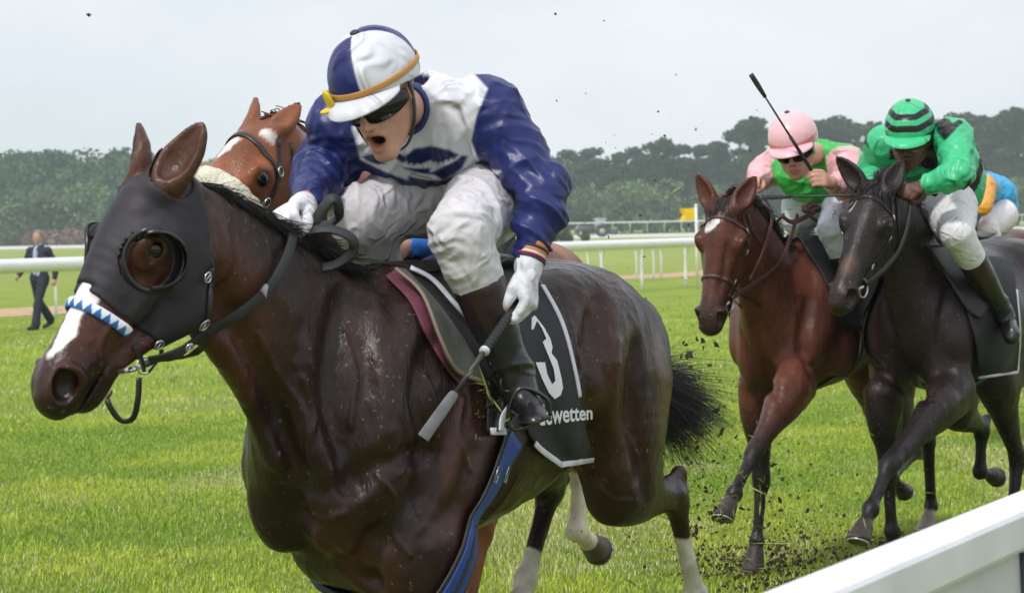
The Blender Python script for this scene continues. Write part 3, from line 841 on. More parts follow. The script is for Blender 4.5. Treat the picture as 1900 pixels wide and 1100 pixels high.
def body_field(J, mouth=0.0, th=1.0):
    """J: joint dict in horse frame; lists are [left, right]"""
    Fd = Field(); pel, chest, nb = [np.asarray(J[k], float) for k in ('pelvis', 'chest', 'neck')]
    sh = [np.asarray(v, float) for v in J['shoulder']]; sx = unit(sh[0] - sh[1]); hip = [np.asarray(v, float) for v in J['hip']]; hx = unit(hip[0] - hip[1])
    wa = lerp(pel, chest, .45) + np.asarray(J.get('arch', (0, 0, .03)))
    Fd.add(tube([pel, wa, chest, lerp(chest, nb, .75)], [(.140, .100), (.125, .085), (.150, .100), (.120, .075)], 4, [hx, (hx + sx) / 2, sx, sx]), .04)
    H = J['head']; Fd.add(tube([nb, H(-.03, 0, -.045)], [.055, .050], 2), .04)
    human_head(Fd, H, mouth)
    for i in range(2):
        s_, e, w = sh[i], np.asarray(J['elbow'][i], float), np.asarray(J['wrist'][i], float)
        Fd.add(ball(s_, .062), .05); Fd.add(tube([lerp(chest, s_, .3), s_], [.07, .058], 2), .05)
        Fd.add(tube([s_, lerp(s_, e, .45), e], [.056, .050, .040], 3), .03)
        Fd.add(tube([e, lerp(e, w, .3), w], [.039, .042, .027], 3), .02)
        fist(Fd, w, J['grip'][i], J['gripax'][i], J.get('hk', 1.0), J['gripn'][i] if 'gripn' in J else None)
        h_, kn, an, to = hip[i], np.asarray(J['knee'][i], float), np.asarray(J['ankle'][i], float), np.asarray(J['toe'][i], float)
        Fd.add(ball(h_, .085), .06)
        Fd.add(tube([h_, lerp(h_, kn, .4), lerp(h_, kn, .85), kn], np.array([.094, .088, .064, .058]) * th, 3), .05)
        Fd.add(tube([kn, lerp(kn, an, .35), lerp(kn, an, .8), an], [.054, .053, .036, .030], 3), .03)
    return Fd
def region_tubes(segs):
    return lambda Q: segd(segs, Q)
def garment(J, Fd, name, parts, h, m_, root, off_, colf, disp=None, cuts=(), k=.03, it=1, sub=None):
    """parts: tubes of the garment; drawn as one shell, hollowed by the body"""
    G_ = Field()
    for p_, kk in parts: G_.add(p_, kk)
    for s_, kk in (sub or []): G_.sub(s_, kk)
    D, ax = G_.grid(h)
    V, Fq = nets(D, ax); V = relax(V, Fq, it)
    if disp is not None: N = vnormals(V, Fq); V = V + N * disp(V)[:, None]
    N = vnormals(V, Fq)
    C = colf(V, N)
    return mesh_from(name, V, Fq, m_, root, col=C, off=off_)
# ================================================================== generic horse and rider builders for the rest of the field
def foldf(V, o, ax_, amp, sc, st=.35, seed=0, rot=.5):
    """creases running mostly across an axis, slightly oblique"""
    a = unit(ax_); b = unit(np.cross(a, [.3, .2, 1])); c = np.cross(a, b)
    q = V - np.asarray(o); u = q @ a; v = q @ b; w = q @ c
    Q = np.stack([u + rot * v, v * st, w * st], 1)
    wv_ = fbm(V, sc * .35, seed + 40, 2) * .35 / sc
    Q[:, 0] += wv_
    n1 = vnoise(Q, sc, seed); n2 = vnoise(Q + 3.1, sc * 1.9, seed + 9)
    r1 = np.clip(1 - np.abs(n1) * 1.9, 0, 1) ** 1.6; r2 = np.clip(1 - np.abs(n2) * 1.9, 0, 1) ** 1.6
    return amp * 1.7 * (r1 * .7 + r2 * .35 - .35)
def horse(fr, label, poll, nose, sidev, sc, ears, neck, neckr, legs, base, red, point, name_mat, h=.009, dz=0.0, mouth=.006, marks=(), grooves=(), browpx=None, tailf=(-.6, 0, -.6), mane_w=900, mane_d=(-.7, .5, .2), sx=1.0, paintf=None, nosepaint=(.03, .018, .015), dark_legs=.62, k=1.0, fore=1, wide=1.0, earw=1.0):
    Fd = Field(); horse_trunk(Fd, dz=dz, wide=wide); H = Head(poll, nose, sidev, sc); H.earw = earw
    Fd.add(tube([lerp(H(0, 0, -.05), neck[0], .0)] + list(neck) + [(.22, 0, 1.24 + dz)], [(.07, .10)] + list(neckr) + [(.16, .27)], 5, (0, 1, 0)), .06)
    horse_head(Fd, H, ears, mouth=mouth, detail=True)
    for L_ in legs:
        if L_[0] == 'f': foreleg(Fd, *L_[1:5], k=1.08 * k)
        else: hindleg(Fd, *L_[1:5], hip=L_[5], k=1.05 * k)
    for px_, r_, k_, op_ in grooves:
        q_ = fr.on(Fd, cr_resample(px_, 4)); Fd.add(tube(q_, [r_ * .3] + [r_] * (len(q_) - 2) + [r_ * .3], 1), k_, op_)
    root = empty('racehorse', fr.O, fr.rz, label=label, cat='racehorse', group='galloping racehorses')
    V, Fq = skin(Fd, h, 1, lambda V, N: .0012 * fbm(V * np.array([1, 1, .6]), 20, 4, 3) + .0016 * np.maximum(1 - np.abs(vnoise(V * np.array([1., 1., .35]), 15, 8)) * 2, 0) ** 3)
    C = np.tile(np.asarray(base, float), (len(V), 1)) * (1 + .25 * fbm(V, 3, 2, 3))[:, None]
    wr_ = (1 - sstep(V[:, 2], .95, 1.25)) * .0 + np.clip(.5 + .8 * fbm(V, 2.2, 12, 2), 0, 1) * .6
    C = C * (1 - wr_[:, None]) + np.asarray(red) * wr_[:, None]
    lw = (1 - sstep(V[:, 2], dark_legs, dark_legs + .30))[:, None]; C = C * (1 - lw) + np.asarray(point) * lw
    C = paint(C, V, tube([H(.545, 0, -.09), H(.66, 0, -.12)], [.075 * sc, .08 * sc], 1), nosepaint, .035)
    for m_ in marks:
        q_ = fr.on(Fd, m_[0]); C = paint(C, V, tube(q_, m_[1], 2 if len(q_) > 2 else 1), m_[2], .004, 1, .007)
    if paintf: C = paintf(C, V, H)
    for L_ in legs:    # hooves
        T_, Hh = np.asarray(L_[3], float), np.asarray(L_[4], float); d_ = unit(Hh - T_)
        C = paint(C, V, tube([Hh - d_ * .045, Hh + d_ * .03], [.072, .08], 1), (.045, .035, .03) if len(L_) < 7 else (.30, .24, .18), .004, .9)
    C = C * (1 + .12 * fbm(V, 40, 31, 2))[:, None]
    mesh_from('body', V, Fq, coat_mat(name_mat, .37, .25), root, col=np.clip(C, 0, 1))
    for y in (-1, 1): mb = MB(); mb.ball(H(.178, y * .0795, -.030), .0225 * sc); mb.out('eye', M_EYE, root)
    for L_ in legs:
        T_, Hh = np.asarray(L_[3], float), np.asarray(L_[4], float); d_ = unit(Hh - T_); mb = MB()
        K_ = np.asarray(L_[2], float); c_ = unit(T_ - K_); bk = np.cross(c_, [0, 1., 0]); bk = bk if bk[0] < 0 else -bk
        if L_[0] == 'h': a_ = unit(K_ - np.asarray(L_[1], float)); bk = unit(a_ - c_ * (a_ @ c_))
        nrm = unit(d_ + bk * .35); torus(mb, Hh + nrm * .002, nrm, .047 * k, .0045, 20, 6, -2.4, 2.4, u=-bk)
        mb.out('horseshoe', M_SHOE, root)
    # mane
    rg = np.random.default_rng(int(fr.O[1] * 100)); cp = cr_resample(np.vstack([H(.0, 0, .03)] + [np.asarray(n_) + np.array([0, 0, r_[1]]) for n_, r_ in zip(neck, neckr)] + [(.0, 0, 1.58 + dz)]), 12)
    O_ = cp + np.array([0, 0, .12]); O_[:, 0] -= .03; tg_, hit = Fd.march(O_, np.tile([0, 0, -1.], (len(O_), 1)), 0, .6, 0); cp = np.where(hit[:, None], tg_, cp)
    roots, dirs = [], []
    for i in range(mane_w):
        j = rg.integers(0, len(cp)); roots.append(cp[j] + rg.normal(0, .008, 3)); dirs.append(np.array(mane_d) + rg.normal(0, .15, 3))
    for i in range(mane_w // 3 if fore > 0 else 0):     # forelock
        roots.append(H(-.01 + rg.normal(0, .010), rg.normal(0, .020), .028)); dirs.append(H.Z * .28 + H.X * (.55 if fore > 0 else -.6) + H.Y * rg.normal(0, .22) + rg.normal(0, .05, 3) + np.array([-.15, 0, 0]))
    Vs, Fs, Cs = strands(roots, dirs, .11, rg, w=.0034, grav=1.3, n=6, spread=.06, curl=.05, col0=point)
    mesh_from('mane', Vs, Fs, M_HAIR, root, col=Cs)
    dk = np.array([-1.13, 0, 1.34 + dz]); roots = [dk + rg.normal(0, .02, 3) for i in range(700)]; dirs = [np.array(tailf) + rg.normal(0, .1, 3) for i in range(700)]
    Vs, Fs, Cs = strands(roots, dirs, .6, rg, w=.003, grav=.2, n=8, spread=.1, curl=.06, col0=point); mesh_from('tail', Vs, Fs, M_HAIR, root, col=Cs)
    root['_'] = 0; del root['_']
    return Fd, H, root
def bridle(fr, Fd, H, root, m_, hand, nb=True, rings=True, reins=True, px_extra=(), nbx=.375, w=.0075, reinmat=None):
    b = empty('bridle', (0, 0, 0)); b.parent = root; k = H.sc
    Q, N = loop_on(Fd, H(.115, 0, -.05), H.Z - H.X * .25, H.Y, 41, .003, -1.75, 1.75); mb = MB(); mb.sweep(Q, w, .0025, n=1, ups=N, flat=True); mb.out('browband', m_, b)
    if nb: Q, N = loop_on(Fd, H(nbx, 0, -.085), H.Z + H.X * .05, H.Y, 60, .003); mb = MB(); mb.sweep(Q, w, .003, n=1, ups=N, flat=True, cap=False); mb.out('noseband', m_, b)
    for s_ in (1, -1):
        xs = [(.03, .055, .0), (.10, .09, -.05), (.18, .10, -.085), (.27, .09, -.10), (.36, .075, -.105), (.44, .06, -.11)]
        P0 = cr_resample([H(x, s_ * y * 1.5, z) for x, y, z in xs], 5); C0 = cr_resample([H(x, 0, z) for x, y, z in xs], 5)
        Q, hit = Fd.march(P0, C0 - P0, 0, .3, .003); Q = np.where(hit[:, None], Q, P0 * .6 + C0 * .4).astype(float)
        mb = MB(); mb.sweep(Q, w * .8, .0025, n=1, ups=Fd.grad(Q), flat=True); mb.out('cheek_strap', m_, b)
        xs = [(.0, .06, -.02), (.06, .09, -.10), (.10, .07, -.19), (.13, .03, -.235)]
        P0 = cr_resample([H(x, s_ * y * 1.6, z * 1.1) for x, y, z in xs], 5); C0 = cr_resample([H(x, 0, z * .6 - .03) for x, y, z in xs], 5)
        Q, hit = Fd.march(P0, C0 - P0, 0, .3, .003); Q = np.where(hit[:, None], Q, P0 * .6 + C0 * .4).astype(float)
        mb = MB(); mb.sweep(Q, w * .7, .0025, n=1, ups=Fd.grad(Q), flat=True); mb.out('throat_strap', m_, b)
        for x_, y_, z_ in ((.10, .09, -.05), (.20, .10, -.088), (.36, .075, -.105)):
            a0 = H(x_, s_ * y_ * 1.6, z_); q, h2 = Fd.march(np.array([a0]), np.array([H(x_, 0, z_ * .5 - .03) - a0]), 0, .3, .006)
            if not h2[0]: continue
            mb = MB(); torus(mb, q[0].astype(float), Fd.grad(q)[0], .011 * k, .0022, 14, 6); mb.out('buckle', M_STEEL, b)
        a0 = H(.465, s_ * .1, -.118); q, h2 = Fd.march(np.array([a0]), np.array([H(.465, 0, -.118) - a0]), 0, .2, .008); rc = q[0].astype(float) if h2[0] else H(.465, s_ * .05, -.118)
        mb = MB(); torus(mb, rc, unit(H.Y * s_ + H.Z * .15), .034 * k, .0042, 26, 8); mb.sweep([rc - H.X * .01, rc - H.Y * s_ * .03 + H.X * .02], .006, n=1); mb.out('bit_ring', M_STEEL, b)
        if reins:
            hd = np.asarray(hand[0 if s_ > 0 else 1], float); p0 = rc - H.X * .03 - H.Z * .01; md = [lerp(p0, hd, t) + np.array([0, s_ * .05 * math.sin(t * 3), -.04 * math.sin(t * 3.1)]) for t in (.25, .5, .75)]
            for i_, q0 in enumerate(md):
                d0 = float(Fd([q0])[0])
                if d0 < .012: md[i_] = q0 + Fd.grad([q0])[0] * (.014 - d0)
            mb = MB(); mb.sweep([p0] + md + [hd], .0105, .003, n=6, up=(0, 1 * s_, .4), flat=True); mb.out('rein', reinmat or m_, b)
    return b
def rider(fr, label, J, shirt, breech, helm, m_shirt, wear=dict(), h=.008, off_=None, th=1.0, mouth=0.0, skinc=(.56, .30, .215), gloves=None, bulk=1.0, boot_off=True, lip=(.42, .14, .11), stir=None, cutoff=True):
    BF = body_field(J, mouth, th); off_ = lerp(J['ankle'][0], J['ankle'][1], .5) - np.array([0, 0, .06])
    root = empty('person', fr.O + fr.M.T @ off_, fr.rz, label=label, cat='person', group='race riders')
    JH = J['head']
    V, Fq = skin(BF, .0065, 1); C = np.tile(np.asarray(skinc, float), (len(V), 1)); C = paint_face(C, V, JH, lip=lip, m=mouth); mesh_from('body', V, Fq, M_SKIN, root, col=C * (1 + .06 * fbm(V, 30, 3, 2))[:, None], off=off_)
    sh, el, wr = [[np.asarray(q, float) for q in J[k]] for k in ('shoulder', 'elbow', 'wrist')]
    pe, ch, nb = [np.asarray(J[k], float) for k in ('pelvis', 'chest', 'neck')]; sx = unit(sh[0] - sh[1]); SF = Field(); b = bulk
    wa = lerp(pe, ch, .45) + np.array([-.02, 0, .05])
    SF.add(tube([pe + np.array([.03, 0, .0]), wa, ch, lerp(ch, nb, .72)], np.array([(.175, .150), (.180, .150), (.190, .145), (.145, .105)]) * b, 4, [(0, 1, 0), (0, 1, 0), sx, sx]), .05)
    SF.add(tube([lerp(ch, nb, .5), lerp(ch, nb, 1.05)], [.10, .078], 2), .04)
    for i in range(2):
        s0, e0, w0 = sh[i], el[i], wr[i]; SF.add(ball(s0, .080 * b), .06)
        SF.add(tube([lerp(ch, s0, .45), s0, lerp(s0, e0, .35), lerp(s0, e0, .72), e0], np.array([.10, .082, .080, .074, .064]) * b, 4), .05)
        SF.add(tube([e0, lerp(e0, w0, .3), lerp(e0, w0, .7), lerp(e0, w0, .92)], np.array([.064, .064, .050, .038]) * b, 4), .02)
    SF.sub(tube([lerp(ch, nb, .98), nb + (nb - ch) * .6], [.064, .07], 2), .008); SF.sub(ell(JH(.02, 0, -.02), (.10, .088, .12), JH.X, JH.Y), .01)
    D_, ax_ = SF.grid(h); V, Fq = nets(D_, ax_); V = relax(V, Fq, 2); N = vnormals(V, Fq); dd = foldf(V, pe, ch - pe, .009, 12, .5, 5)
    for i in range(2):
        for a_, b_ in ((sh[i], el[i]), (el[i], wr[i])):
            m2 = np.exp(-np.maximum(segd(tube([a_, b_], [.08, .06], 1), V), 0) / .02); dd = dd * (1 - .6 * m2) + m2 * foldf(V, a_, b_ - a_, .012, 15, .4, 7 + i)
    V = V + N * dd[:, None]; N = vnormals(V, Fq)
    info = dict(arm=[segd(tube([sh[i], el[i], wr[i]], [.10 * b, .088 * b, .07], 1), V) for i in (0, 1)], t=(V - pe) @ unit(nb - pe), tt=(V - pe) @ unit(nb - pe) / np.linalg.norm(nb - pe), ta=[(V - sh[i]) @ unit(el[i] - sh[i]) for i in (0, 1)], tf=[(V - el[i]) @ unit(wr[i] - el[i]) for i in (0, 1)], ch=ch, px=np.array([fr.px(q)[:2] for q in V]) if len(V) < 90000 else None)
    mesh_from('silk_shirt', V, Fq, m_shirt, root, col=shirt(V, N, info), off=off_)
    PF = Field(); hi, kn, an, to = [[np.asarray(q, float) for q in J[k]] for k in ('hip', 'knee', 'ankle', 'toe')]
    PF.add(tube([pe, lerp(pe, ch, .5)], [(.165, .135), (.15, .12)], 3, (0, 1, 0)), .04)
    for i in range(2):
        h0, k0, a0 = hi[i], kn[i], an[i]; PF.add(ball(h0, .115), .06)
        PF.add(tube([h0, lerp(h0, k0, .4), lerp(h0, k0, .85), k0], np.array([.118, .110, .082, .074]) * th, 4), .05); PF.add(tube([k0, lerp(k0, a0, .25), lerp(k0, a0, breech[1] if len(breech) > 1 else .5)], [.073, .068, .052], 3), .02)
    D_, ax_ = PF.grid(h); V, Fq = nets(D_, ax_); V = relax(V, Fq, 2); N = vnormals(V, Fq); dd = 0
    for i in range(2):
        m2 = np.exp(-np.maximum(segd(tube([hi[i], kn[i]], [.12, .08], 1), V), 0) / .02); kk = np.exp(-np.linalg.norm(V - kn[i], axis=1) / .09); dd = dd + m2 * foldf(V, hi[i], kn[i] - hi[i], .0035, 10, .5, 3 + i) + kk * foldf(V, kn[i], an[i] - kn[i], .006, 18, .6, 9 + i)
    V = V + N * dd[:, None]; mesh_from('breeches', V, Fq, cotton('white_breeches'), root, col=np.tile(np.asarray(breech[0], float), (len(V), 1)) * (1 - .12 * sstep(fbm(V, 8, 7, 3), 0, 1))[:, None], off=off_)
    for i in range(2): boot(kn[i], an[i], to[i], root, off_, i)
    if gloves is not None:
        for i in range(2):
            if gloves[i] is None: continue
            Gf = Field(); fist(Gf, wr[i], J['grip'][i], J['gripax'][i], 1.12, J['gripn'][i]); V, Fq = skin(Gf, .0045, 1); mesh_from('glove', V, Fq, cotton('glove_cotton'), root, col=np.tile(np.asarray(gloves[i], float), (len(V), 1)), off=off_)
    if helm is not None:
        helmet(JH, root, off_, helm[0], helm[1], helm[2], helm[3] if len(helm) > 3 else 1.02, .008)
        goggles(JH, BF, root, off_, M_GOG if len(helm) < 5 else helm[4])
    return root, BF, off_
def boot(k0, a0, t0, root, off_, i, up=.36, h=.0055, wide=1.0, irons=None, sd=None, cuff=True):
    k0, a0, t0 = [np.asarray(v, float) for v in (k0, a0, t0)]
    Bt = Field(); ax0 = unit(a0 - k0); td = unit(t0 - a0 - ax0 * ((t0 - a0) @ ax0) * .55); w = wide
    heel = a0 + ax0 * .050 - td * .040; bl = a0 + ax0 * .058 + td * .120
    Bt.add(tube([lerp(k0, a0, up), lerp(k0, a0, up + .16), lerp(k0, a0, .8), a0], np.array([.068, .064, .052, .051]) * w, 4), .02)
    sp_, sn_ = heel + ax0 * .024, unit(ax0); Bt.add(cut(tube([heel, lerp(heel, bl, .55), bl, bl + td * .035], np.array([.036, .036, .043, .030]) * w, 3), sp_, sn_), .03)
    Bt.add(cut(ell(lerp(heel, bl, .5) + ax0 * .018, (.085, .040, .014), td, np.cross(ax0, td)), sp_ + ax0 * .006, sn_), .006)
    Bt.add(cut(ell(heel + ax0 * .02, (.030, .032, .024), td, np.cross(ax0, td)), sp_ + ax0 * .012, sn_), .006)
    Bt.add(tube([a0, lerp(heel, bl, .45) - ax0 * .016], np.array([.046, .034]) * w, 2), .025)
    D_, ax_ = Bt.grid(h); V, Fq = nets(D_, ax_); V = relax(V, Fq, 1); N = vnormals(V, Fq); t_ = (V - a0) @ ax0; sw = np.exp(-((t_ + .02) / .07) ** 2)
    V = V + N * (sw * foldf(V, a0, ax0, .008, 20, .4, 3) + .0012 * fbm(V, 24, 5, 2))[:, None]
    C_ = np.tile(np.array([.013, .012, .013]), (len(V), 1)); tt_ = ((V - k0) @ ax0) / np.linalg.norm(a0 - k0)
    if cuff: C_ = np.where((tt_ < .57)[:, None], np.array([.026, .012, .014]), C_)
    C_ = np.where(((V - heel) @ ax0 > .016)[:, None], np.array([.03, .028, .028]), C_)
    bo = mesh_from('boot', V, Fq, mat('rider_boot', attr=True, rough=.3, spec=.55, rnoise=(14, .1), bump=(30, .3, .005)), root, col=C_, off=off_)
    if sd is not None:
        mb = MB(); sc0 = lerp(heel, bl, .60) - ax0 * .012; sdv = unit(np.cross(ax0, td))
        pts = [sc0 + ax0 * .042 - sdv * .046, sc0 + ax0 * .042 + sdv * .046, sc0 - ax0 * .005 + sdv * .050, sc0 - ax0 * .052, sc0 - ax0 * .005 - sdv * .050, sc0 + ax0 * .042 - sdv * .046]
        mb.sweep(pts, .0045, .006, n=5, ring=8); mb.out('stirrup', mat('dark_steel', (.10, .10, .10), .35, metal=1.0), sd)
    return heel, bl
def whip(label, a, b, fr, cd, hl=.24, r=.009, col=(.03, .03, .032), group='riding whips'):
    a, b = np.asarray(a, float), np.asarray(b, float); d = unit(b - a); L = np.linalg.norm(b - a)
    w = empty('whip', fr.O + fr.M.T @ a, fr.rz, label=label, cat='whip', group=group)
    mb = MB(); mb.sweep([a, a + d * hl], [r, r * .9], n=6, ring=10); mb.ball(a, r * 1.5); mb.out('handle', M_RUBBER, w, off=a)
    mb = MB(); mb.sweep([a + d * hl, a + d * (L - .12)], [r * .6, r * .45], n=3, ring=8); mb.out('shaft', mat('whip_shaft2', col, .45), w, off=a)
    mb = MB(); mb.sweep([a + d * (L - .13), a + d * (L - .06), b], [.008, .012, .011], [.004, .0035, .003], n=3, up=cd, flat=True); mb.out('flap', mat('whip_flap2', col, .5), w, off=a)
    return w
# ================================================================== the course: turf, sand strip, rails, hedges, wood
rge = np.random.default_rng(11)
def turf_mat():
    m_ = bpy.data.materials.new('turf'); m_.use_nodes = True; t = m_.node_tree; b = t.nodes['Principled BSDF']; b.inputs['Roughness'].default_value = .85; b.inputs['Specular IOR Level'].default_value = .15
    tcn = _n(t, 'ShaderNodeTexCoord')
    def noise(sc, det=5, mapsc=None, rot=0):
        v = tcn.outputs['Object']
        if mapsc: mpn = _n(t, 'ShaderNodeMapping'); mpn.inputs['Scale'].default_value = mapsc; mpn.inputs['Rotation'].default_value = (0, 0, rot); t.links.new(v, mpn.inputs[0]); v = mpn.outputs[0]
        nz = _n(t, 'ShaderNodeTexNoise'); nz.inputs['Scale'].default_value = sc; nz.inputs['Detail'].default_value = det; t.links.new(v, nz.inputs['Vector']); return nz.outputs[0]
    def ramp(f, a, ca, b_, cb):
        c = _n(t, 'ShaderNodeValToRGB'); c.color_ramp.elements[0].position = a; c.color_ramp.elements[0].color = (*ca, 1); c.color_ramp.elements[1].position = b_; c.color_ramp.elements[1].color = (*cb, 1); t.links.new(f, c.inputs[0]); return c.outputs[0]
    def mix(a, b_, f, mode='MIX'):
        m = _n(t, 'ShaderNodeMix', data_type='RGBA', blend_type=mode); t.links.new(a, m.inputs[6]); t.links.new(b_, m.inputs[7])
        if isinstance(f, float): m.inputs[0].default_value = f
        else: t.links.new(f, m.inputs[0])
        return m.outputs[2]
    c1 = ramp(noise(1.1, 6, (1, .35, 1), 1.0), .32, (.15, .24, .018), .68, (.28, .36, .035))
    c2 = ramp(noise(16, 6), .3, (.13, .20, .016), .75, (.33, .37, .075))
    c = mix(c1, c2, .45)
    # far field pales
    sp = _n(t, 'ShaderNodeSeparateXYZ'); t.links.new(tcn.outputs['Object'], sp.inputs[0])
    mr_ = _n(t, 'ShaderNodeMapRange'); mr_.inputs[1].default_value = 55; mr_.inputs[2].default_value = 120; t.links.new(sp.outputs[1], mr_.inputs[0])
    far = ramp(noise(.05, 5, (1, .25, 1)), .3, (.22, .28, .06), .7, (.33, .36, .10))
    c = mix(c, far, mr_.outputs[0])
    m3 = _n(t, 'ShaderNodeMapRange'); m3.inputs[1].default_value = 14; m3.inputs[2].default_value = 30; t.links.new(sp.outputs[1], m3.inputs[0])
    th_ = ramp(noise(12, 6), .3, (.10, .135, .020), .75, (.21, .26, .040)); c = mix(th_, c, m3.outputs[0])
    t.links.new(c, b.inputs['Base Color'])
    bn = _n(t, 'ShaderNodeBump'); bn.inputs['Distance'].default_value = .03; bn.inputs['Strength'].default_value = .8; t.links.new(noise(45, 6), bn.inputs['Height']); t.links.new(bn.outputs[0], b.inputs['Normal'])
    return m_
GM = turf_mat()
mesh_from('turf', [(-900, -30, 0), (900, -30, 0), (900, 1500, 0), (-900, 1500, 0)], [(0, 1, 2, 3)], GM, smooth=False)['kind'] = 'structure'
TD = np.array([.53, .85, 0]); TD /= np.linalg.norm(TD); TN = np.array([TD[1], -TD[0], 0])
# sand strip beyond the inner rail
p0 = G(0, 582); p1 = G(1250, 510)
d_ = unit(p1 - p0); n_ = np.array([-d_[1], d_[0], 0]); Vs_ = []
for i in range(81):
    t = -60 + i * 3.0; w1 = 1.6 + .5 * math.sin(i * 1.3) + rge.normal(0, .15); w2 = 1.8 + .5 * math.sin(i * .9 + 2)
    Vs_ += [p0 + d_ * t - n_ * w1 + [0, 0, .008], p0 + d_ * t + n_ * w2 + [0, 0, .008]]
mesh_from('sand_path', Vs_, [(2 * i, 2 * i + 1, 2 * i + 3, 2 * i + 2) for i in range(80)], mat('sand', (.46, .30, .18), .95, noise=(2.5, .35), bump=(8, .6, .03)), smooth=False)['kind'] = 'structure'
# pale stretch far across (sandy track under the far rail)
a0 = G(0, 449)[1]; mesh_from('far_track', [(-300, 300, .01), (500, 300, .01), (500, 392, .01), (-300, 392, .01)], [(0, 1, 2, 3)], mat('pale_track', (.55, .53, .50), .95, noise=(.3, .2)), smooth=False)['kind'] = 'structure'

# grass blades: near field dense, thinner away from the camera
def grass(n, y0, y1, hh, ww, seed, name, lab):
    rg = np.random.default_rng(seed)
    y = np.sqrt(rg.random(n) * (y1 ** 2 - y0 ** 2) + y0 ** 2); x = (rg.random(n) * 2 - 1) * y * (1120 / FPX)
    Pn = np.stack([x, y, np.zeros(n)], 1)
    cl = fbm(Pn, .9, 5, 3); cl2 = fbm(Pn * np.array([1, .4, 1]), 3.1, 8, 2)
    h = hh * (.55 + rg.random(n) * .8) * (1 + .35 * cl2); h = h * np.clip((y1 - y) / (y1 * .3), .12, 1) if y1 > 30 else h
    yaw = rg.random(n) * 6.283; lean = rg.normal(.35, .35, n) * h
    w = ww * (.6 + .8 * rg.random(n))
    dx, dy = np.cos(yaw), np.sin(yaw); bx, by = np.cos(yaw + 1.57), np.sin(yaw + 1.57)
    V = np.zeros((n, 5, 3)); V[:, 0] = Pn; V[:, 0, 0] -= bx * w; V[:, 0, 1] -= by * w; V[:, 1] = Pn; V[:, 1, 0] += bx * w; V[:, 1, 1] += by * w
    m = Pn.copy(); m[:, 0] += dx * lean * .4; m[:, 1] += dy * lean * .4; m[:, 2] = h * .6
    V[:, 2] = m; V[:, 2, 0] += bx * w * .8; V[:, 2, 1] += by * w * .8; V[:, 3] = m; V[:, 3, 0] -= bx * w * .8; V[:, 3, 1] -= by * w * .8
    tip = Pn.copy(); tip[:, 0] += dx * lean; tip[:, 1] += dy * lean; tip[:, 2] = h; V[:, 4] = tip
    V[:, 0:2, 2] = -.004
    base = np.array([.28, .41, .024]); yel = np.array([.52, .57, .085]); dry = np.array([.56, .54, .28]); lush = np.array([.15, .29, .035])
    t = np.clip(.46 + .7 * cl + .35 * cl2 + rg.normal(0, .2, n), 0, 1)[:, None]; C = lush * (1 - t) + yel * t; C = C * .55 + base * .45
    dm = (rg.random(n) < .08 + .42 * sstep(fbm(Pn, .55, 77, 3) + .4 * fbm(Pn, 4, 7, 2), .05, .8))[:, None]; C = np.where(dm, dry * (.7 + .5 * rg.random(n)[:, None]), C)
    C = C * (.75 + .5 * rg.random(n))[:, None]
    Cv = np.repeat(C[:, None, :], 5, 1).reshape(-1, 3)
    i0 = (np.arange(n) * 5)[:, None]; Q = np.concatenate([i0 + np.array([[0, 1, 2, 3]]), ], 0)
    T3 = i0 + np.array([[3, 2, 4, 4]])
    Fq = np.vstack([Q, T3[:, :4]])
    V = V.reshape(-1, 3)
    # as triangles to stay valid
    tri = np.vstack([i0 + np.array([[0, 1, 2]]), i0 + np.array([[0, 2, 3]]), i0 + np.array([[3, 2, 4]])])
    o = mesh_from(name, V, tri, mat('grass_blade', attr=True, rough=.55, spec=.25), None, col=Cv, smooth=False)
    o['kind'] = 'stuff'; o['label'] = lab; o['category'] = 'grass'
grass(430000, 8.5, 22, .029, .0021, 5, 'grass', 'short bright green grass growing on the course round the horses')
grass(150000, 20, 56, .036, .0055, 6, 'grass', 'mown grass of the course beyond the horses, up to the inner rail')

# ---------------------------------------------------------------- rails
M_RAIL = mat('rail_white', (.80, .80, .82), .35, spec=.5, noise=(3, .05), coat=.2)
M_POST = mat('post_white', (.74, .74, .75), .5, noise=(4, .1))
def rail(name, A, B, ht, r, posts, label, post_r=.035, off=0.0, th=None, cat='rail', prof=None):
    A, B = np.asarray(A, float), np.asarray(B, float); d = unit(B - A); L = np.linalg.norm(B - A); o = empty(name, A, 0, label=label, cat=cat, group='white running rails'); nn = np.cross(d, [0, 0, 1.])
    mb = MB(); N_ = max(int(L / 2), 2); pts = np.array([A + d * L * t + [0, 0, ht] for t in np.linspace(0, 1, N_)]); mb.sweep(pts, r, (th or r), n=1, up=(0, 0, 1), ring=14); mb.out('top_rail', M_RAIL, o, off=A)
    for s_ in posts:
        p = A + d * s_; mb = MB(); mb.sweep([p + [0, 0, -.05] + nn * off, p + [0, 0, ht * .72] + nn * off, p + [0, 0, ht - .01]], [post_r, post_r * .9, post_r * .8], n=3, ring=10); mb.out('post', M_POST, o, off=A)
    return o
rA0, rA1 = np.array([-8.1, 41, 0]), np.array([3.45, 60.8, 0]); DA = unit(rA1 - rA0); NA = np.array([DA[1], -DA[0], 0]); rA = rA0 - DA * 9
def along(o_, d_, px): k = (px - 950) / FPX; return (k * o_[1] - o_[0]) / (d_[0] - k * d_[1])
rail('running_rail', rA, rA + DA * 62, 1.19, .125, [along(rA, DA, x) for x in (-150, 640, 1128, 1202, 1283, 1420, 1600)], 'thick white inner running rail passing in front of the walking man', .042, off=-.15, th=.12)
rB = rA - NA * 4.5
rail('running_rail', rB, rB + DA * 78, 1.02, .07, [along(rB, DA, x) for x in (-60, 68, 96, 1086, 1110, 1176, 1208, 1222, 1267, 1330, 1500)], 'thinner white rail on slim posts just beyond the thick inner rail', .032, off=.1)
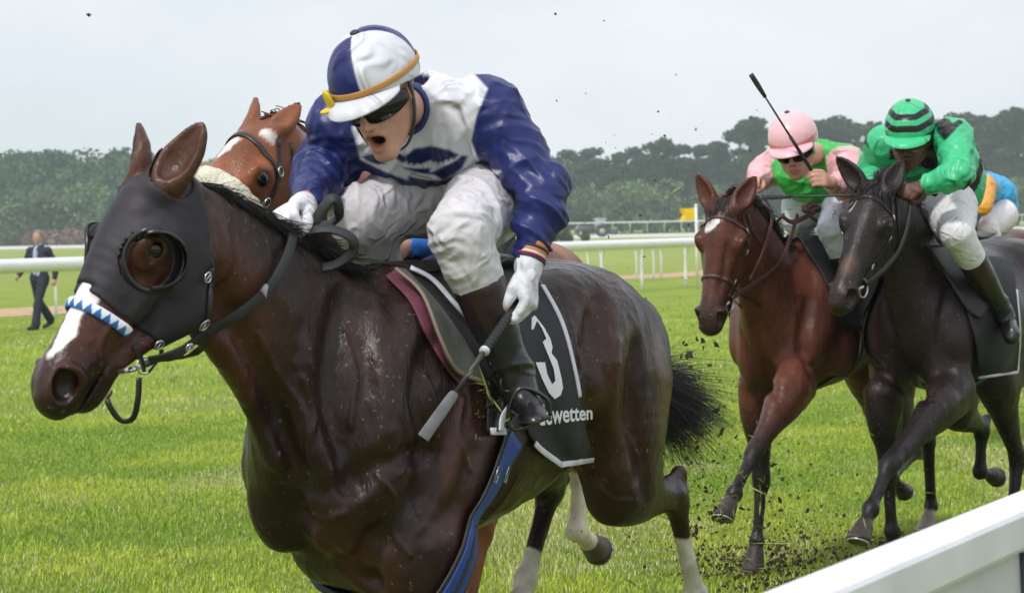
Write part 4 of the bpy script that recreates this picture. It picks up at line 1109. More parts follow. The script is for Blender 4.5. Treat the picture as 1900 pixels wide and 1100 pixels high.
# far rails
def far_rail(y, ht, x0, x1, label, n, th=.06, two=False):
    A = np.array([x0, y, 0]); B = np.array([x1, y + 14, 0]); o = empty('running_rail', A, 0, label=label, cat='rail', group='white running rails'); mb = MB()
    mb.sweep([A + [0, 0, ht], B + [0, 0, ht]], th, n=1, ring=8); mb.out('top_rail', M_RAIL, o, off=A)
    if two: mb = MB(); mb.sweep([A + [0, 0, ht * .55], B + [0, 0, ht * .55]], th, n=1, ring=8); mb.out('lower_rail', M_RAIL, o, off=A)
    for i in range(n): p = lerp(A, B, (i + .5) / n); mb = MB(); mb.sweep([p, p + [0, 0, ht]], .05, n=1, ring=6); mb.out('post', M_POST, o, off=A)
far_rail(395, 2.0, -75, 130, 'low white far rail along the foot of the wood', 70, .10)

# near rail, bottom right corner
DN = unit([.463, .886, 0]); NN = np.array([DN[1], -DN[0], 0]); q1 = P(1900, 924, 4.18); A = q1 - DN * 4.7; A[2] = 0; nh = q1[2]
o = empty('running_rail', A, 0, label='broad white plastic rail filling the bottom right corner, close to the camera', cat='rail', group='white running rails')
def xprof(name, prof, A0, L, m_):
    V = []; k = len(prof); N_ = 24
    for i in range(N_ + 1):
        c = A0 + DN * (L * i / N_)
        for a, b in prof: V.append(c + NN * a + np.array([0, 0, b]))
    F_ = [(i * k + j, i * k + (j + 1) % k, (i + 1) * k + (j + 1) % k, (i + 1) * k + j) for i in range(N_) for j in range(k)] + [tuple(range(k))[::-1], tuple(N_ * k + j for j in range(k))]
    mesh_from(name, V, F_, m_, o, off=A, smooth=False)
M_NR = mat('near_rail_white', (.72, .72, .76), .38, spec=.5, noise=(6, .12, 8), bump=(30, .1, .002), coat=.15)
xprof('cap', [(-.045, nh - .060), (-.045, nh - .008), (-.042, nh - .003), (-.036, nh), (.036, nh), (.043, nh - .003), (.047, nh - .010), (.050, nh - .060), (.046, nh - .068), (.036, nh - .072), (-.036, nh - .070)], A, 13.0, M_NR)
xprof('panel', [(.004, nh - .0725), (.022, nh - .0725), (.026, nh - .20), (.030, nh - .21), (.030, nh - .30), (.022, nh - .42), (.004, nh - .42)], A, 13.0, mat('rail_panel', (.60, .60, .64), .42, noise=(4, .10), bump=(30, .1, .002)))
for s_ in (.4, 2.5, 4.62, 6.7, 8.8, 10.9, 12.6):
    c = A + DN * s_ + NN * .028
    mb = MB(); mb.box(c + [0, 0, nh - .25], (.026, .012, .172), DN, NN, .006); mb.box(c - NN * .025 + [0, 0, (nh - .3) / 2], (.03, .026, (nh - .3) / 2), DN, NN, .008); mb.out('post', M_NR, o, off=A)
    for q_ in (-1, 1):
        mb = MB(); mb.box(c + DN * q_ * .031 + [0, 0, nh - .25], (.0040, .0095, .170), DN, NN); mb.out('joint', mat('joint_dark', (.07, .07, .08), .6), o, off=A)
for z_ in (.12, .19, .30): mb = MB(); mb.ball(A + DN * 4.62 + NN * .041 + [0, 0, nh - z_], (.006, .006, .006), 6, 8); mb.out('bolt', M_STEEL, o, off=A)

# ---------------------------------------------------------------- trees
M_LEAF = mat('foliage', attr=True, rough=.75, spec=.15); M_BARK = mat('bark', (.075, .058, .045), .9, noise=(1.2, .4), bump=(3, .6, .1))
def crown_mesh(kind, seed):
    rg = np.random.default_rng(seed); Vs, Cs = [], []
    if kind == 'broad': lobes = [(rg.normal(0, 2.1), rg.normal(0, 1.8), rg.uniform(2.2, 10.5), rg.uniform(1.5, 2.7)) for _ in range(20)] + [(0, 0, 6, 3.6), (0, 0, 9, 2.6)]; bs, n = np.array([.050, .092, .034]), 5200
    elif kind == 'round': lobes = [(rg.normal(0, 2.4), rg.normal(0, 2.0), rg.uniform(1.2, 6.2), rg.uniform(1.4, 2.2)) for _ in range(18)] + [(0, 0, 3.2, 3.4)]; bs, n = np.array([.105, .15, .058]), 4600
    elif kind == 'pine': lobes = [(rg.normal(0, 1.9), rg.normal(0, 1.6), rg.uniform(8.0, 14.0), rg.uniform(.8, 1.7)) for _ in range(17)]; bs, n = np.array([.034, .052, .026]), 3000
    else: lobes = [(rg.normal(0, 2.2), rg.normal(0, 1.4), rg.uniform(.3, 1.7), rg.uniform(.7, 1.2)) for _ in range(14)]; bs, n = np.array([.085, .10, .045]), 3000
    r3 = np.array([l[3] ** 2 for l in lobes]); r3 /= r3.sum(); pick = rg.choice(len(lobes), n, p=r3)
    dirs = rg.normal(0, 1, (n, 3)); dirs /= np.linalg.norm(dirs, axis=1, keepdims=True); rad = rg.random(n) ** .35
    L = np.array(lobes)[pick]; sq = np.array([1, 1, .55 if kind == 'pine' else .8]); c = L[:, :3] + dirs * (L[:, 3] * rad)[:, None] * sq
    lc = rg.uniform(.75, 1.3, len(lobes))[pick]; s = rg.uniform(.16, .42, n) * (1.0 if kind != 'pine' else .9); 
    a = rg.normal(0, 1, (n, 3)); a /= np.linalg.norm(a, axis=1, keepdims=True); b = np.cross(a, rg.normal(0, 1, (n, 3))); b /= np.linalg.norm(b, axis=1, keepdims=True)
    V = np.stack([c - a * s[:, None], c + b * s[:, None] * .7, c + a * s[:, None], c - b * s[:, None] * .7], 1).reshape(-1, 3)
    C = bs * (lc * rg.uniform(.7, 1.35, n))[:, None]; C[:, 0] *= 1 + rg.normal(0, .08, n); Cv = np.repeat(C, 4, 0)
    F_ = np.arange(n * 4).reshape(n, 4)
    return V, F_, Cv, lobes
def trunk_mesh(kind, seed, lobes):
    rg = np.random.default_rng(seed); mb = MB(); H_ = {'broad': 8, 'round': 4, 'pine': 12, 'bush': .8}[kind]; r = {'broad': .38, 'round': .3, 'pine': .26, 'bush': .08}[kind]
    pts = [np.array([rg.normal(0, .12) * i, rg.normal(0, .1) * i, H_ * i / 4]) for i in range(5)]; mb.sweep(pts, np.linspace(r, r * .35, 5), n=3, ring=8)
    for l in lobes[:9]:
        t = rg.uniform(.35, .9); p0 = np.array([np.interp(t * 4, range(5), [q[k] for q in pts]) for k in range(3)]); p1 = np.array(l[:3]); mb.sweep([p0, lerp(p0, p1, .5) + [0, 0, -.2], p1], [r * .35, r * .22, r * .08], n=3, ring=6)
    return mb
TREES = {}
def tree(name, kind, var, x, y, sc, rz, label, group, tint=None):
    key = (kind, var)
    if key not in TREES:
        V, F_, C, lobes = crown_mesh(kind, 100 + var * 7 + len(kind)); o = mesh_from('crown', V, F_, M_LEAF, None, col=C, smooth=False); mb = trunk_mesh(kind, 50 + var, lobes); t = mb.out('trunk' if kind != 'bush' else 'stem', M_BARK); TREES[key] = (o, t, False)
    o, t, used = TREES[key]
    root = empty(name, (x, y, 0), rz, label=label, cat='tree' if kind != 'bush' else 'bush', group=group); root.scale = sc if isinstance(sc, tuple) else (sc,) * 3
    for q in (o, t):
        c = q if not used else q.copy()
        if used: COL.objects.link(c)
        c.parent = root
    TREES[key] = (o, t, True); return root
def Xat(px, y): return (px - 950) / FPX * y
# distinct trees
kk = 0
for px, y, s_, kd_, lab in (
    (15, 405, 1.25, 'round', 'pale green bushy tree cut by the left edge of the wood'), (128, 400, 1.35, 'round', 'rounded pale green tree standing forward of the dark wood at left'),
    (1035, 420, 1.3, 'round', 'rounded mid green tree in the wood right behind the leading rider'), (1118, 425, 1.25, 'round', 'bushy green tree above the parked tractor'), (1172, 415, 1.2, 'round', 'rounded tree in the wood just right of the tractor'),
    (1235, 425, 1.35, 'round', 'bushy tree behind the yellow flag'), (1345, 425, 1.2, 'round', 'bushy tree behind the ears of the reddish bay horse'), (1860, 425, 1.15, 'round', 'low bushy tree at the right edge of the wood'), (655, 420, 1.2, 'round', 'green tree glimpsed under the arm of the leading rider')):
    tree('tree', kd_, kk % 3, Xat(px, y), y, s_, kk * 1.3, lab, 'trees at the edge of the wood'); kk += 1
ORD = ['first', 'second', 'third', 'fourth', 'fifth', 'sixth', 'seventh', 'eighth', 'ninth', 'tenth', 'eleventh', 'twelfth', 'thirteenth', 'fourteenth', 'fifteenth', 'sixteenth', 'seventeenth', 'eighteenth', 'nineteenth']
PN = dict(a=0, b=0, c=0)
for i, (px, y, s_) in enumerate(((1040, 445, 1.18), (1098, 450, 1.26), (1133, 440, 1.15), (1210, 452, 1.20), (1240, 445, 1.35), (1290, 455, 1.30), (1330, 450, 1.25), (1385, 445, 1.55), (1420, 450, 1.50), (1455, 452, 1.48), (1505, 445, 1.55), (1545, 450, 1.58), (1575, 452, 1.60), (1605, 447, 1.55), (1650, 450, 1.5), (1740, 445, 1.62), (1775, 450, 1.60), (1805, 446, 1.62), (1835, 452, 1.66), (1862, 447, 1.62), (1890, 450, 1.66), (1915, 446, 1.6), (760, 450, 1.2), (560, 450, 1.15))):
    g_ = 'a' if px > 1720 else 'b' if px > 1370 else 'c'; PN[g_] += 1
    lab = {560: 'lone dark pine crown between the chestnut horse and the leading rider', 760: 'dark pine crown hidden behind the chest of the leading rider'}.get(px) or (ORD[PN[g_] - 1] + {'a': ' of the tall bare-trunked pines right of the green rider, counting from him', 'b': ' dark pine from the left among those behind the two right-hand riders', 'c': ' dark pine from the left above the wood between leader and bay horse'}[g_])
    tree('pine_tree', 'pine', i % 4, Xat(px, y), y, s_ * .93, i * 2.1, lab, 'pines in the background wood')
for i, px in enumerate(list(range(-30, 420, 26))):
    y = 440 + (i * 37 % 40); s_ = 1.33 + .25 * math.exp(-((px - 75) / 70) ** 2) + .22 * math.exp(-((px - 240) / 60) ** 2) * .6 - .12 * math.exp(-((px - 170) / 22) ** 2) + .06 * math.sin(i * 2.3)
    tree('tree', 'broad', i % 4, Xat(px, y), y, s_, i * 1.7, 'dark green broadleaf tree of the left wood, ' + ORD[i] + ' from the left edge of the view', 'broadleaf trees of the left wood')
# the rest of the wood reads as one mass
Vw, Fw, Cw = [], [], []; nb_ = 0; rgw = np.random.default_rng(8)
for i, px in enumerate(range(360, 1960, 22)):
    for rowi in range(2):
        y = 462 + rowi * 16 + rgw.uniform(-4, 4); V, F_, C, lb = crown_mesh('broad', 300 + i % 5); s_ = 1.16 + .16 * rgw.random() + (.10 if 1000 < px < 1380 else 0)
        sel = rgw.random(len(F_)) < .35; F2 = F_[sel]; V = V[F2.ravel()]; C = C[F2.ravel()] * .95; F2 = np.arange(len(V)).reshape(-1, 4)
        a = rgw.uniform(0, 6); ca, sa = math.cos(a), math.sin(a); V = np.stack([V[:, 0] * ca - V[:, 1] * sa, V[:, 0] * sa + V[:, 1] * ca, V[:, 2]], 1) * s_ * np.array([1, 1, .92]) + [Xat(px + rgw.uniform(-8, 8), y), y, -.3]
        Vw.append(V); Fw.append(F2 + nb_); Cw.append(C); nb_ += len(V)
wo_ = mesh_from('woodland', np.vstack(Vw), np.vstack(Fw), M_LEAF, None, col=np.vstack(Cw), smooth=False); tagit(wo_, 'dense dark green wood reading as one mass along the far side of the course', 'woodland', kind='stuff')
for i, (px, y, sx_, sz_, lab) in enumerate(((8, 392, 1.3, .95, 'low olive bush at the left edge, in front of the wood'), (40, 395, 1.5, 1.25, 'darker bush left of the walking man, the taller part of the hedge'), (75, 392, 1.4, 1.0, 'green bush directly behind the walking man'), (108, 394, 1.3, .95, 'low green bush right of the walking man'), (135, 392, 1.1, .85, 'low bush left of the hooded horse'))):
    tree('bush', 'bush', i % 2, Xat(px, y), y, (sx_, 1, sz_), i * .1, lab, 'bushes in front of the left wood')
mb_ = [('bush', 118), ('bush', 146)]
r_ = mesh_from('bush', *(lambda q: (q[0] * np.array([1.3, 1, 1.1]) + [Xat(128, 386), 386, 0], q[1]))(crown_mesh('bush', 77)), M_LEAF, None, col=crown_mesh('bush', 77)[2] * np.array([2.3, 1.15, 2.0]), smooth=False); tagit(r_, 'faded pinkish brown bush just left of the hooded horse', 'bush', 'bushes in front of the left wood')
gp_ = G(1042, 447); tree('bush', 'bush', 2, Xat(1043, 240), 240, (.42, .6, .72), .3, 'small round olive bush beside the sleeve of the leading rider', 'bushes in front of the left wood')

# ---------------------------------------------------------------- tractor
tp = G(1103, 440); tr = empty('tractor', tp, R(0), label='small dark tractor with a cab parked on the far grass under the wood', cat='tractor'); M_TR = mat('tractor_paint', (.045, .055, .05), .5, noise=(3, .3)); M_TY = mat('tyre', (.03, .03, .032), .8); M_GL = mat('cab_glass', (.35, .42, .42), .15, spec=.7)
mb = MB(); mb.box((-1.1, 0, 1.15), (1.15, .42, .38), bev=.12); mb.box((-.2, 0, .8), (2.0, .3, .22), bev=.05); mb.box((-2.35, 0, .9), (.25, .45, .3), bev=.05); mb.out('body', M_TR, tr)
mb = MB(); 
for sx_ in (.1, 1.45):
    for sy_ in (-.62, .62): mb.sweep([(sx_, sy_, 1.1), (sx_ + (.08 if sx_ < 1 else -.05), sy_ * .93, 2.45)], .05, n=1, ring=6)
mb.box((.8, 0, 2.5), (.85, .72, .07), bev=.03); mb.out('cab_frame', mat('cab_white', (.5, .55, .54), .5), tr)
mb = MB(); mb.box((.78, 0, 1.8), (.66, .60, .62), bev=.05); mb.out('cab_glass', M_GL, tr)
for (x, r, w) in ((1.0, .82, .24), (-1.75, .55, .18)):
    for sy_ in (-.85, .85):
        mb = MB(); torus(mb, (x, sy_, r), (0, 1, 0), r * .74, r * .26, 20, 10); wv_ = mb.out('wheel', M_TY, tr); mb = MB(); mb.sweep([(x, sy_ - .08, r), (x, sy_ + .08, r)], r * .5, n=1, ring=16); mb.out('rim', mat('rim', (.4, .38, .3), .5), wv_)
for sy_ in (-.85, .85): mb = MB(); a = np.linspace(.3, 2.7, 12); mb.sweep([(1.0 + .95 * math.cos(t), sy_, .85 + .95 * math.sin(t)) for t in a], .22, .03, n=1, up=(1, 0, .1), flat=True); mb.out('mudguard', M_TR, tr)
mb = MB(); mb.sweep([(-1.3, .2, 1.5), (-1.3, .2, 2.2)], .05, n=1, ring=8); mb.out('exhaust', M_TY, tr)
mb = MB(); mb.box((2.5, 0, .7), (.55, .8, .4), bev=.1); mb.out('rear_box', M_TR, tr); tr.scale = (1.05, 1, 1)

# ---------------------------------------------------------------- yellow marker flag
fp = P(1292, 420, 60); fp[2] = 0; fl = empty('marker_flag', fp, 0, label='yellow swallow-tailed marker flag on a white pole left of the bay horse', cat='flag')
mb = MB(); mb.sweep([(0, 0, 0), (0, 0, 2.12)], .035, n=1, ring=10); mb.ball((0, 0, 2.13), .045); mb.out('pole', M_POST, fl)
Vf, Ff = [], []; nx_, nz_ = 14, 6
for side in (0, 1):
    for i in range(nx_ + 1):
        for j in range(nz_ + 1):
            u, v = i / nx_, j / nz_; cutx = .40 - .09 * (1 - abs(v - .5) * 2); x = -.03 - u * cutx; Vf.append((x, .03 * math.sin(u * 7 + v) * u + side * .006, 2.08 - v * .30 - .02 * u))
k_ = (nx_ + 1) * (nz_ + 1)
for side in (0, 1):
    for i in range(nx_):
        for j in range(nz_):
            a = side * k_ + i * (nz_ + 1) + j; q = (a, a + 1, a + nz_ + 2, a + nz_ + 1); Ff.append(q if side else q[::-1])
mesh_from('cloth', Vf, Ff, mat('flag_yellow', (.80, .50, .01), .6), fl)

# ---------------------------------------------------------------- the walking man
# ================================================================== the leading horse (dark bay, hooded)
FM = Frame(702, 5.95, 32)
hp = FM.hp
rngm = np.random.default_rng(3)
RIGHT_M = FM.M @ _r
def main_field():
    Fd = Field()
    horse_trunk(Fd)
    poll = hp(290, 342, .0)
    cdir = unit(FM.cam - poll)
    nose = FM.hpd(40, 692, FM.px(poll)[2] - .20)
    H = Head(poll, nose, RIGHT_M * .62 + cdir * .78, 1.17)
    N = [hp(352, 440, 0), hp(455, 548, 0), hp(570, 665, 0), (.22, 0, 1.23)]
    Fd.add(tube(N, [(.080, .125), (.085, .185), (.108, .24), (.15, .26)], 5, [H.Y * .6 + np.array([0, 1, 0]) * .4, (0, 1, 0), (0, 1, 0), (0, 1, 0)]), .06)
    e1 = FM.hpd(377, 226, FM.px(poll)[2] - .05); e2 = FM.hpd(256, 228, FM.px(poll)[2] + .06)
    horse_head(Fd, H, [(1, e1), (-1, e2)], mouth=.004)
    foreleg(Fd, hp(785, 1045, .17), hp(750, 1250, .17), hp(800, 1430, .17), hp(840, 1510, .17), k=1.15)
    foreleg(Fd, hp(690, 1025, -.10), hp(650, 1250, -.12), hp(640, 1440, -.14), hp(690, 1520, -.14), k=1.15)
    hindleg(Fd, hp(1150, 905, .17), hp(1252, 925, .16), hp(1290, 1105, .15), hp(1300, 1190, .15), (-.93, .13, 1.25))
    hindleg(Fd, hp(985, 845, -.14), hp(1022, 905, -.15), hp(975, 1075, -.15), hp(950, 1160, -.15), (-.90, -.13, 1.22))
    return Fd, H
MF, MH = main_field()
MF.add(tube([(.12, -.06, .93), (.14, .10, .93)], [.115, .125], 2), .09); MF.add(ell(hp(668, 1030, -.10), (.12, .080, .16)), .05); MF.add(ell(hp(785, 1050, .15), (.13, .085, .17)), .05)
# muscle relief, followed along the surface
for px_, r_, k_, op_ in (
        ([(395, 520), (450, 640), (510, 770), (560, 900)], .016, .05, 's'), ([(640, 540), (612, 680), (625, 800), (665, 900)], .014, .05, 's'),
        ([(800, 640), (780, 740), (805, 850), (790, 940)], .016, .05, 's'), ([(640, 905), (720, 850), (800, 840)], .012, .04, 's'),
        ([(510, 880), (570, 965), (640, 1010)], .014, .04, 's'), ([(700, 990), (680, 1040), (690, 1098)], .015, .04, 's'),
        ([(690, 560), (712, 700), (722, 830)], .014, .05, 'u'), ([(1112, 560), (1092, 690), (1110, 850)], .016, .06, 's'),
        ([(1180, 640), (1172, 780), (1200, 920)], .012, .04, 's'), ([(570, 650), (560, 760), (600, 870)], .012, .05, 'u'),
        ([(880, 840), (850, 930), (800, 990)], .010, .04, 's'), ([(1140, 640), (1130, 780), (1150, 900)], .014, .05, 'u'),
        ([(600, 1010), (650, 1060), (700, 1075)], .012, .03, 's'), ([(420, 640), (470, 760), (520, 880)], .010, .04, 'u')):
    q_ = FM.on(MF, cr_resample(px_, 4)); r_ *= 1.25; MF.add(tube(q_, [r_ * .3] + [r_] * (len(q_) - 2) + [r_ * .3], 1), k_ * 1.1, op_)
VEINS = []
for px_ in ([(560, 700), (585, 770), (570, 840), (600, 900)], [(740, 760), (760, 820), (745, 880)], [(1060, 600), (1075, 700), (1060, 790)],
            [(700, 880), (735, 930), (725, 980), (760, 1030)], [(1160, 800), (1185, 860), (1175, 930)], [(205, 600), (185, 650), (200, 700)], [(640, 620), (660, 700), (650, 790)], [(480, 620), (520, 700), (560, 760), (575, 850)], [(860, 740), (850, 800), (870, 870)], [(790, 700), (812, 760), (800, 830)], [(560, 930), (600, 960), (640, 950)], [(1100, 880), (1130, 920), (1180, 930)], [(960, 880), (930, 930), (900, 960)]):
    VEINS.append(FM.on(MF, cr_resample(px_, 5)))
root_m = empty('racehorse', FM.O, FM.rz, label='dark bay horse in a black hood with eye cups, number 3 on its cloth', cat='racehorse', group='galloping racehorses')
def coat_disp(V, N):
    bd = sstep(V[:, 0], .75, .45)
    d = .0016 * fbm(V * np.array([1, 1, .6]), 22, 4, 3) + bd * .0032 * fbm(V * np.array([1, 1, .55]), 7, 44, 2)
    r = (1 - np.abs(vnoise(V * np.array([1.0, 1.0, .35]) + .1 * fbm(V, 5, 9, 2)[:, None], 16, 8)) * 2)
    v_ = 0
    for q in VEINS: v_ = np.maximum(v_, np.exp(-(np.maximum(segd(tube(q, [.001] * len(q), 1), V), 0) / .0068) ** 2))
    sh_ = np.exp(-((V[:, 0] - .12) / .16) ** 2 - ((V[:, 2] - 1.22) / .26) ** 2)
    return d + .0018 * np.maximum(r, 0) ** 3 + .0062 * v_ + sh_ * foldf(V, (0, 0, 1.2), (1, 0, .15), .0022, 17, .28, 3, .1)
V, Fq = skin(MF, .0058, 1, coat_disp)
Vp = V
C_ = np.tile(np.array([.018, .0085, .0065]), (len(V), 1))
RB = (.075, .025, .015)
nz_ = .5 + .5 * fbm(V, 3, 2, 3)
C_ = C_ * (1 + .5 * nz_[:, None])
for (a, b, r_, am) in (((400, 450), (470, 620), .10, .75), ((1110, 620), (1120, 850), .12, .45), ((870, 800), (850, 930), .10, .4), ((620, 1000), (690, 1080), .08, .5), ((1220, 640), (1235, 760), .07, .6), ((1000, 860), (880, 980), .08, .3)):
    q_ = FM.on(MF, [a, b]); C_ = paint(C_, V, tube(q_, [r_, r_], 1), RB, r_ * .6, am)
hl = MH.inv(V)
inh = (hl[:, 0] > -.06)[:, None] & (V[:, 0] > .55)[:, None]
C_ = np.where(inh & (hl[:, 0:1] > .10), C_ * .3 + np.array(RB) * .75, C_)
for s_, t_ in ((1, FM.hpd(377, 226, 5.15)), (-1, FM.hpd(256, 228, 5.26))): C_ = paint(C_, V, tube([MH(.0, s_ * .05, .03), t_], [.07, .05], 1), (.10, .040, .024), .02, .8)
C_ = paint(C_, V, tube([MH(.55, 0, -.10), MH(.66, 0, -.12)], [.085, .085], 1), (.022, .012, .010), .035)
for s_ in (-1, 1): C_ = paint(C_, V, ell(MH(.583, s_ * .050, -.062), (.036, .022, .026)), (.018, .004, .004), .006, 1)  # dark red nostril lining, with the shade of the hollow painted in
q_ = FM.on(MF, [(178, 520), (150, 560), (122, 615), (96, 655)])
C_ = paint(C_, V, tube(q_, [.030, .030, .020, .012], 3), (.75, .72, .70), .004, 1, .008)
for e_ in ((377, 226), (256, 228)):
    pass
for (k_, t_, r_) in (((1268, 1000), (1300, 1180), .06), ((985, 1040), (955, 1150), .06)):
    q0 = hp(*k_, .15 if k_[0] > 1100 else -.15); q1 = hp(*t_, .15 if k_[0] > 1100 else -.15)
    C_ = paint(C_, V, tube([lerp(q0, q1, .12), q1], [r_, r_], 1), (.62, .56, .50), .006, 1, .014)
C_ = C_ * (1 + .12 * fbm(V, 40, 31, 2))[:, None]
mesh_from('body', V, Fq, coat_mat('dark_bay_coat', .33, .30), root_m, col=np.clip(C_, 0, 1))
for y in (-1, 1):
    mb = MB(); mb.ball(MH(.178, y * .0795, -.030), .0245); mb.out('eye', M_EYE, root_m)

# --- hood with eye cups
h_ = .0045
hb = np.array([MH.inv(q) for q in [MH(0, 0, 0)]])
lo_ = np.min([MH(-.16, s * .2, z) for s in (-1, 1) for z in (-.30, .16)] + [MH(.42, s * .2, z) for s in (-1, 1) for z in (-.30, .16)], 0)
hi_ = np.max([MH(-.16, s * .2, z) for s in (-1, 1) for z in (-.30, .16)] + [MH(.42, s * .2, z) for s in (-1, 1) for z in (-.30, .16)], 0)
MF2 = Field()   # skin without eyelid detail
for g_ in MF.g: MF2.g.append(g_)
D_, ax_ = MF2.grid(h_, lo_, hi_)
GP = gridpts(ax_); HL = MH.inv(GP)
pts_px = [(162, 540), (215, 580), (275, 620), (318, 655), (350, 668), (380, 640), (388, 560), (388, 460), (384, 400)]
q_ = MH.inv(FM.on(MF, pts_px))
poly = [(p[0], p[2]) for p in q_] + [(-.07, -.02), (-.07, .25), (q_[0][0] - .02, .25), (q_[0][0] - .02, q_[0][2])]
reg = poly_sdf(HL[:, [0, 2]], poly)
ehp = MH.inv(FM.on(MF, [(268 + 50 * math.cos(t), 482 + 55 * math.sin(t)) for t in np.linspace(0, 2 * math.pi, 24, endpoint=False)]))
eh = poly_sdf(HL[:, [0, 2]], ehp[:, [0, 2]])
eh = np.where(np.abs(HL[:, 1]) > .04, eh, .05)
reg = np.maximum(reg, -eh)
Vf = np.asarray(GP, np.float32)
for s_, tip in ((1, FM.hpd(377, 226, 5.15)), (-1, FM.hpd(256, 228, 5.26))):
    b = MH(.012, s_ * .048, .0); dd = unit(FM.loc(FM.O + FM.M.T @ tip) - b) if False else unit(tip - b)
    reg = np.maximum(reg, -segd(tube([b + dd * .040, b + dd * .22], [.058, .085], 1), Vf))
reg = reg.reshape(D_.shape).astype(np.float32)
Vh, Fh = shell_from(D_, ax_, .007, reg, it=2, disp=lambda V, N: folds(V, .0022, 14, 4, (1, 1, 1)))
mesh_from('hood', Vh, Fh, mat('hood_fabric', (.015, .011, .017), .62, ridge=(5, .6, .008), bump=(30, .4, .004), bump2=(500, .3, .0006)), root_m)
def ringpts(rx, ry, a, off, cx=286, cy=482):
    Q = FM.on(MF, np.array([(cx + rx * math.cos(t), cy + ry * math.sin(t)) for t in a]), off)
    return Q, MF.grad(Q)
def mirr(Q): q = MH.inv(Q); q[:, 1] *= -1; return np.array([MH(*p) for p in q])
A_ = np.linspace(0, 2 * np.pi, 41); RQ, RN = ringpts(56, 58, A_, .010)
ca = np.linspace(-1.9, 1.75, 30); rows = []
for rx, ry, z_ in ((56, 58, .0), (57, 59, .014), (54, 56, .026), (47, 49, .034)):
    q1_, n1_ = ringpts(56, 58, ca, .008); q2_, _n2 = ringpts(rx, ry, ca, .008)
    rows.append(q2_ + unit(MH.Y + MH.Z * .1) * z_ * (np.sin(np.linspace(0.25, math.pi - .25, 30)) ** .6)[:, None])
for s_ in (1, -1):
    mb = MB(); rw = np.array(rows); RQ2, RN2 = RQ, RN
    if s_ < 0:
        rw = mirr(rw.reshape(-1, 3)).reshape(rw.shape); RQ2 = mirr(RQ); RN2 = MF.grad(RQ2)
    mb.sweep(RQ2, .006, .0045, n=1, ups=RN2, ring=8, cap=False)
    nr, nc = rw.shape[:2]; Vc = np.vstack([rw.reshape(-1, 3), rw.reshape(-1, 3) - MH.Y * s_ * .003]); Fc = []; o_ = nr * nc
    for i in range(nr - 1):
        for j in range(nc - 1):
            q4 = (i * nc + j, i * nc + j + 1, (i + 1) * nc + j + 1, (i + 1) * nc + j); Fc += [q4, tuple(o_ + x for x in q4[::-1])]
    for j in range(nc - 1):
        Fc += [(j, o_ + j, o_ + j + 1, j + 1), ((nr - 1) * nc + j, (nr - 1) * nc + j + 1, o_ + (nr - 1) * nc + j + 1, o_ + (nr - 1) * nc + j)]
    mb.add(Vc, Fc); mb.out('eye_cup', mat('cup_plastic', (.010, .009, .010), .3, spec=.6), root_m)

# --- bridle
br = empty('bridle', (0, 0, 0)); br.parent = root_m
# noseband with blue triangles
q_ = FM.on(MF, cr_resample([(133, 566), (160, 566), (200, 588), (232, 618), (250, 640)], 6))
hx = MH.inv(q_); nbx = np.polyfit(hx[:, 1], hx[:, 0], 1)
Q_, N_ = loop_on(MF, MH(hx[:, 0].mean() - .004, 0, -.075), MH.Z * .98 + MH.X * .10, MH.Y, 73, .006, -2.0, 2.0)
s_l = np.r_[0, np.cumsum(np.linalg.norm(np.diff(Q_, axis=0), axis=1))]
nn = 260; tt = np.linspace(0, s_l[-1], nn); Qn = np.stack([np.interp(tt, s_l, Q_[:, i]) for i in range(3)], 1); Nn = np.stack([np.interp(tt, s_l, N_[:, i]) for i in range(3)], 1)
Vn, Fn = sweep(Qn, .0125, .006, n=1, ups=Nn, ring=24)
Cn = np.ones((len(Vn), 3)) * np.array([.78, .80, .84])
ang = np.tile(np.linspace(0, 2 * np.pi, 24, endpoint=False), nn); vv = np.cos(ang); uu = np.repeat(tt, 24)
tri = np.abs(((uu / .0215) % 1) - .5) * 2
Cn[(vv * .5 + .5) > tri * .85 + .12] = (.02, .13, .42)
mesh_from('noseband', Vn, Fn, mat('noseband_weave', attr=True, rough=.6, bump=(300, .4, .001)), br, col=Cn)
mb = strap(FM, MF, [(250, 640), (262, 668), (268, 690)], .007); mb.out('noseband_strap', M_LEATHER, br)
mb = strap(FM, MF, [(392, 500), (390, 560), (386, 600), (378, 640), (350, 660), (318, 665), (290, 668), (268, 676)], .0085, off=.010); 
mb.out('cheek_strap', M_LEATHER, br)
mb = strap(FM, MF, [(300, 648), (296, 665), (276, 690)], .010, off=.010); mb.out('bit_strap', M_LEATHER, br)
BKL = ((386, 515, .011), (380, 604, .014), (330, 655, .010), (296, 640, .010), (352, 645, .009)); BQ = FM.on(MF, [(b_[0], b_[1]) for b_ in BKL], .013)
for (x, y, rr), c_ in zip(BKL, BQ):
    n_ = MF.grad([c_])[0]; mb = MB(); torus(mb, c_, n_, rr, .0022)
    mb.sweep([c_ - MH.X * rr, c_ + MH.X * rr], .0018, n=1); mb.out('buckle', M_STEEL, br)
bc = FM.on(MF, [(268, 678)], .012)[0]; bn = unit(MF.grad([bc])[0] + MH.Y)
mb = MB(); torus(mb, bc, bn, .030, .0042, 36, 10)
mc = FM.on(MF, [(222, 690), (250, 684)], .010); mb.sweep([mc[0], mc[1], bc - MH.X * .0 ], [.0055, .0065, .0065], n=4, ring=10)
mb.out('bit_ring', M_STEEL, br)
bc2 = MH.inv(bc) * np.array([1, -1, 1]); mb = MB(); torus(mb, MH(*bc2), -MH.Y, .030, .0042, 36, 10); mb.out('bit_ring', M_STEEL, br)
dq = FM.px(bc)[2]
lp = [FM.hpd(x, y, d) for x, y, d in ((258, 700, dq), (256, 740, dq), (246, 776, dq + .02), (222, 778, dq + .03), (200, 745, dq + .02), (206, 728, dq + .06))]
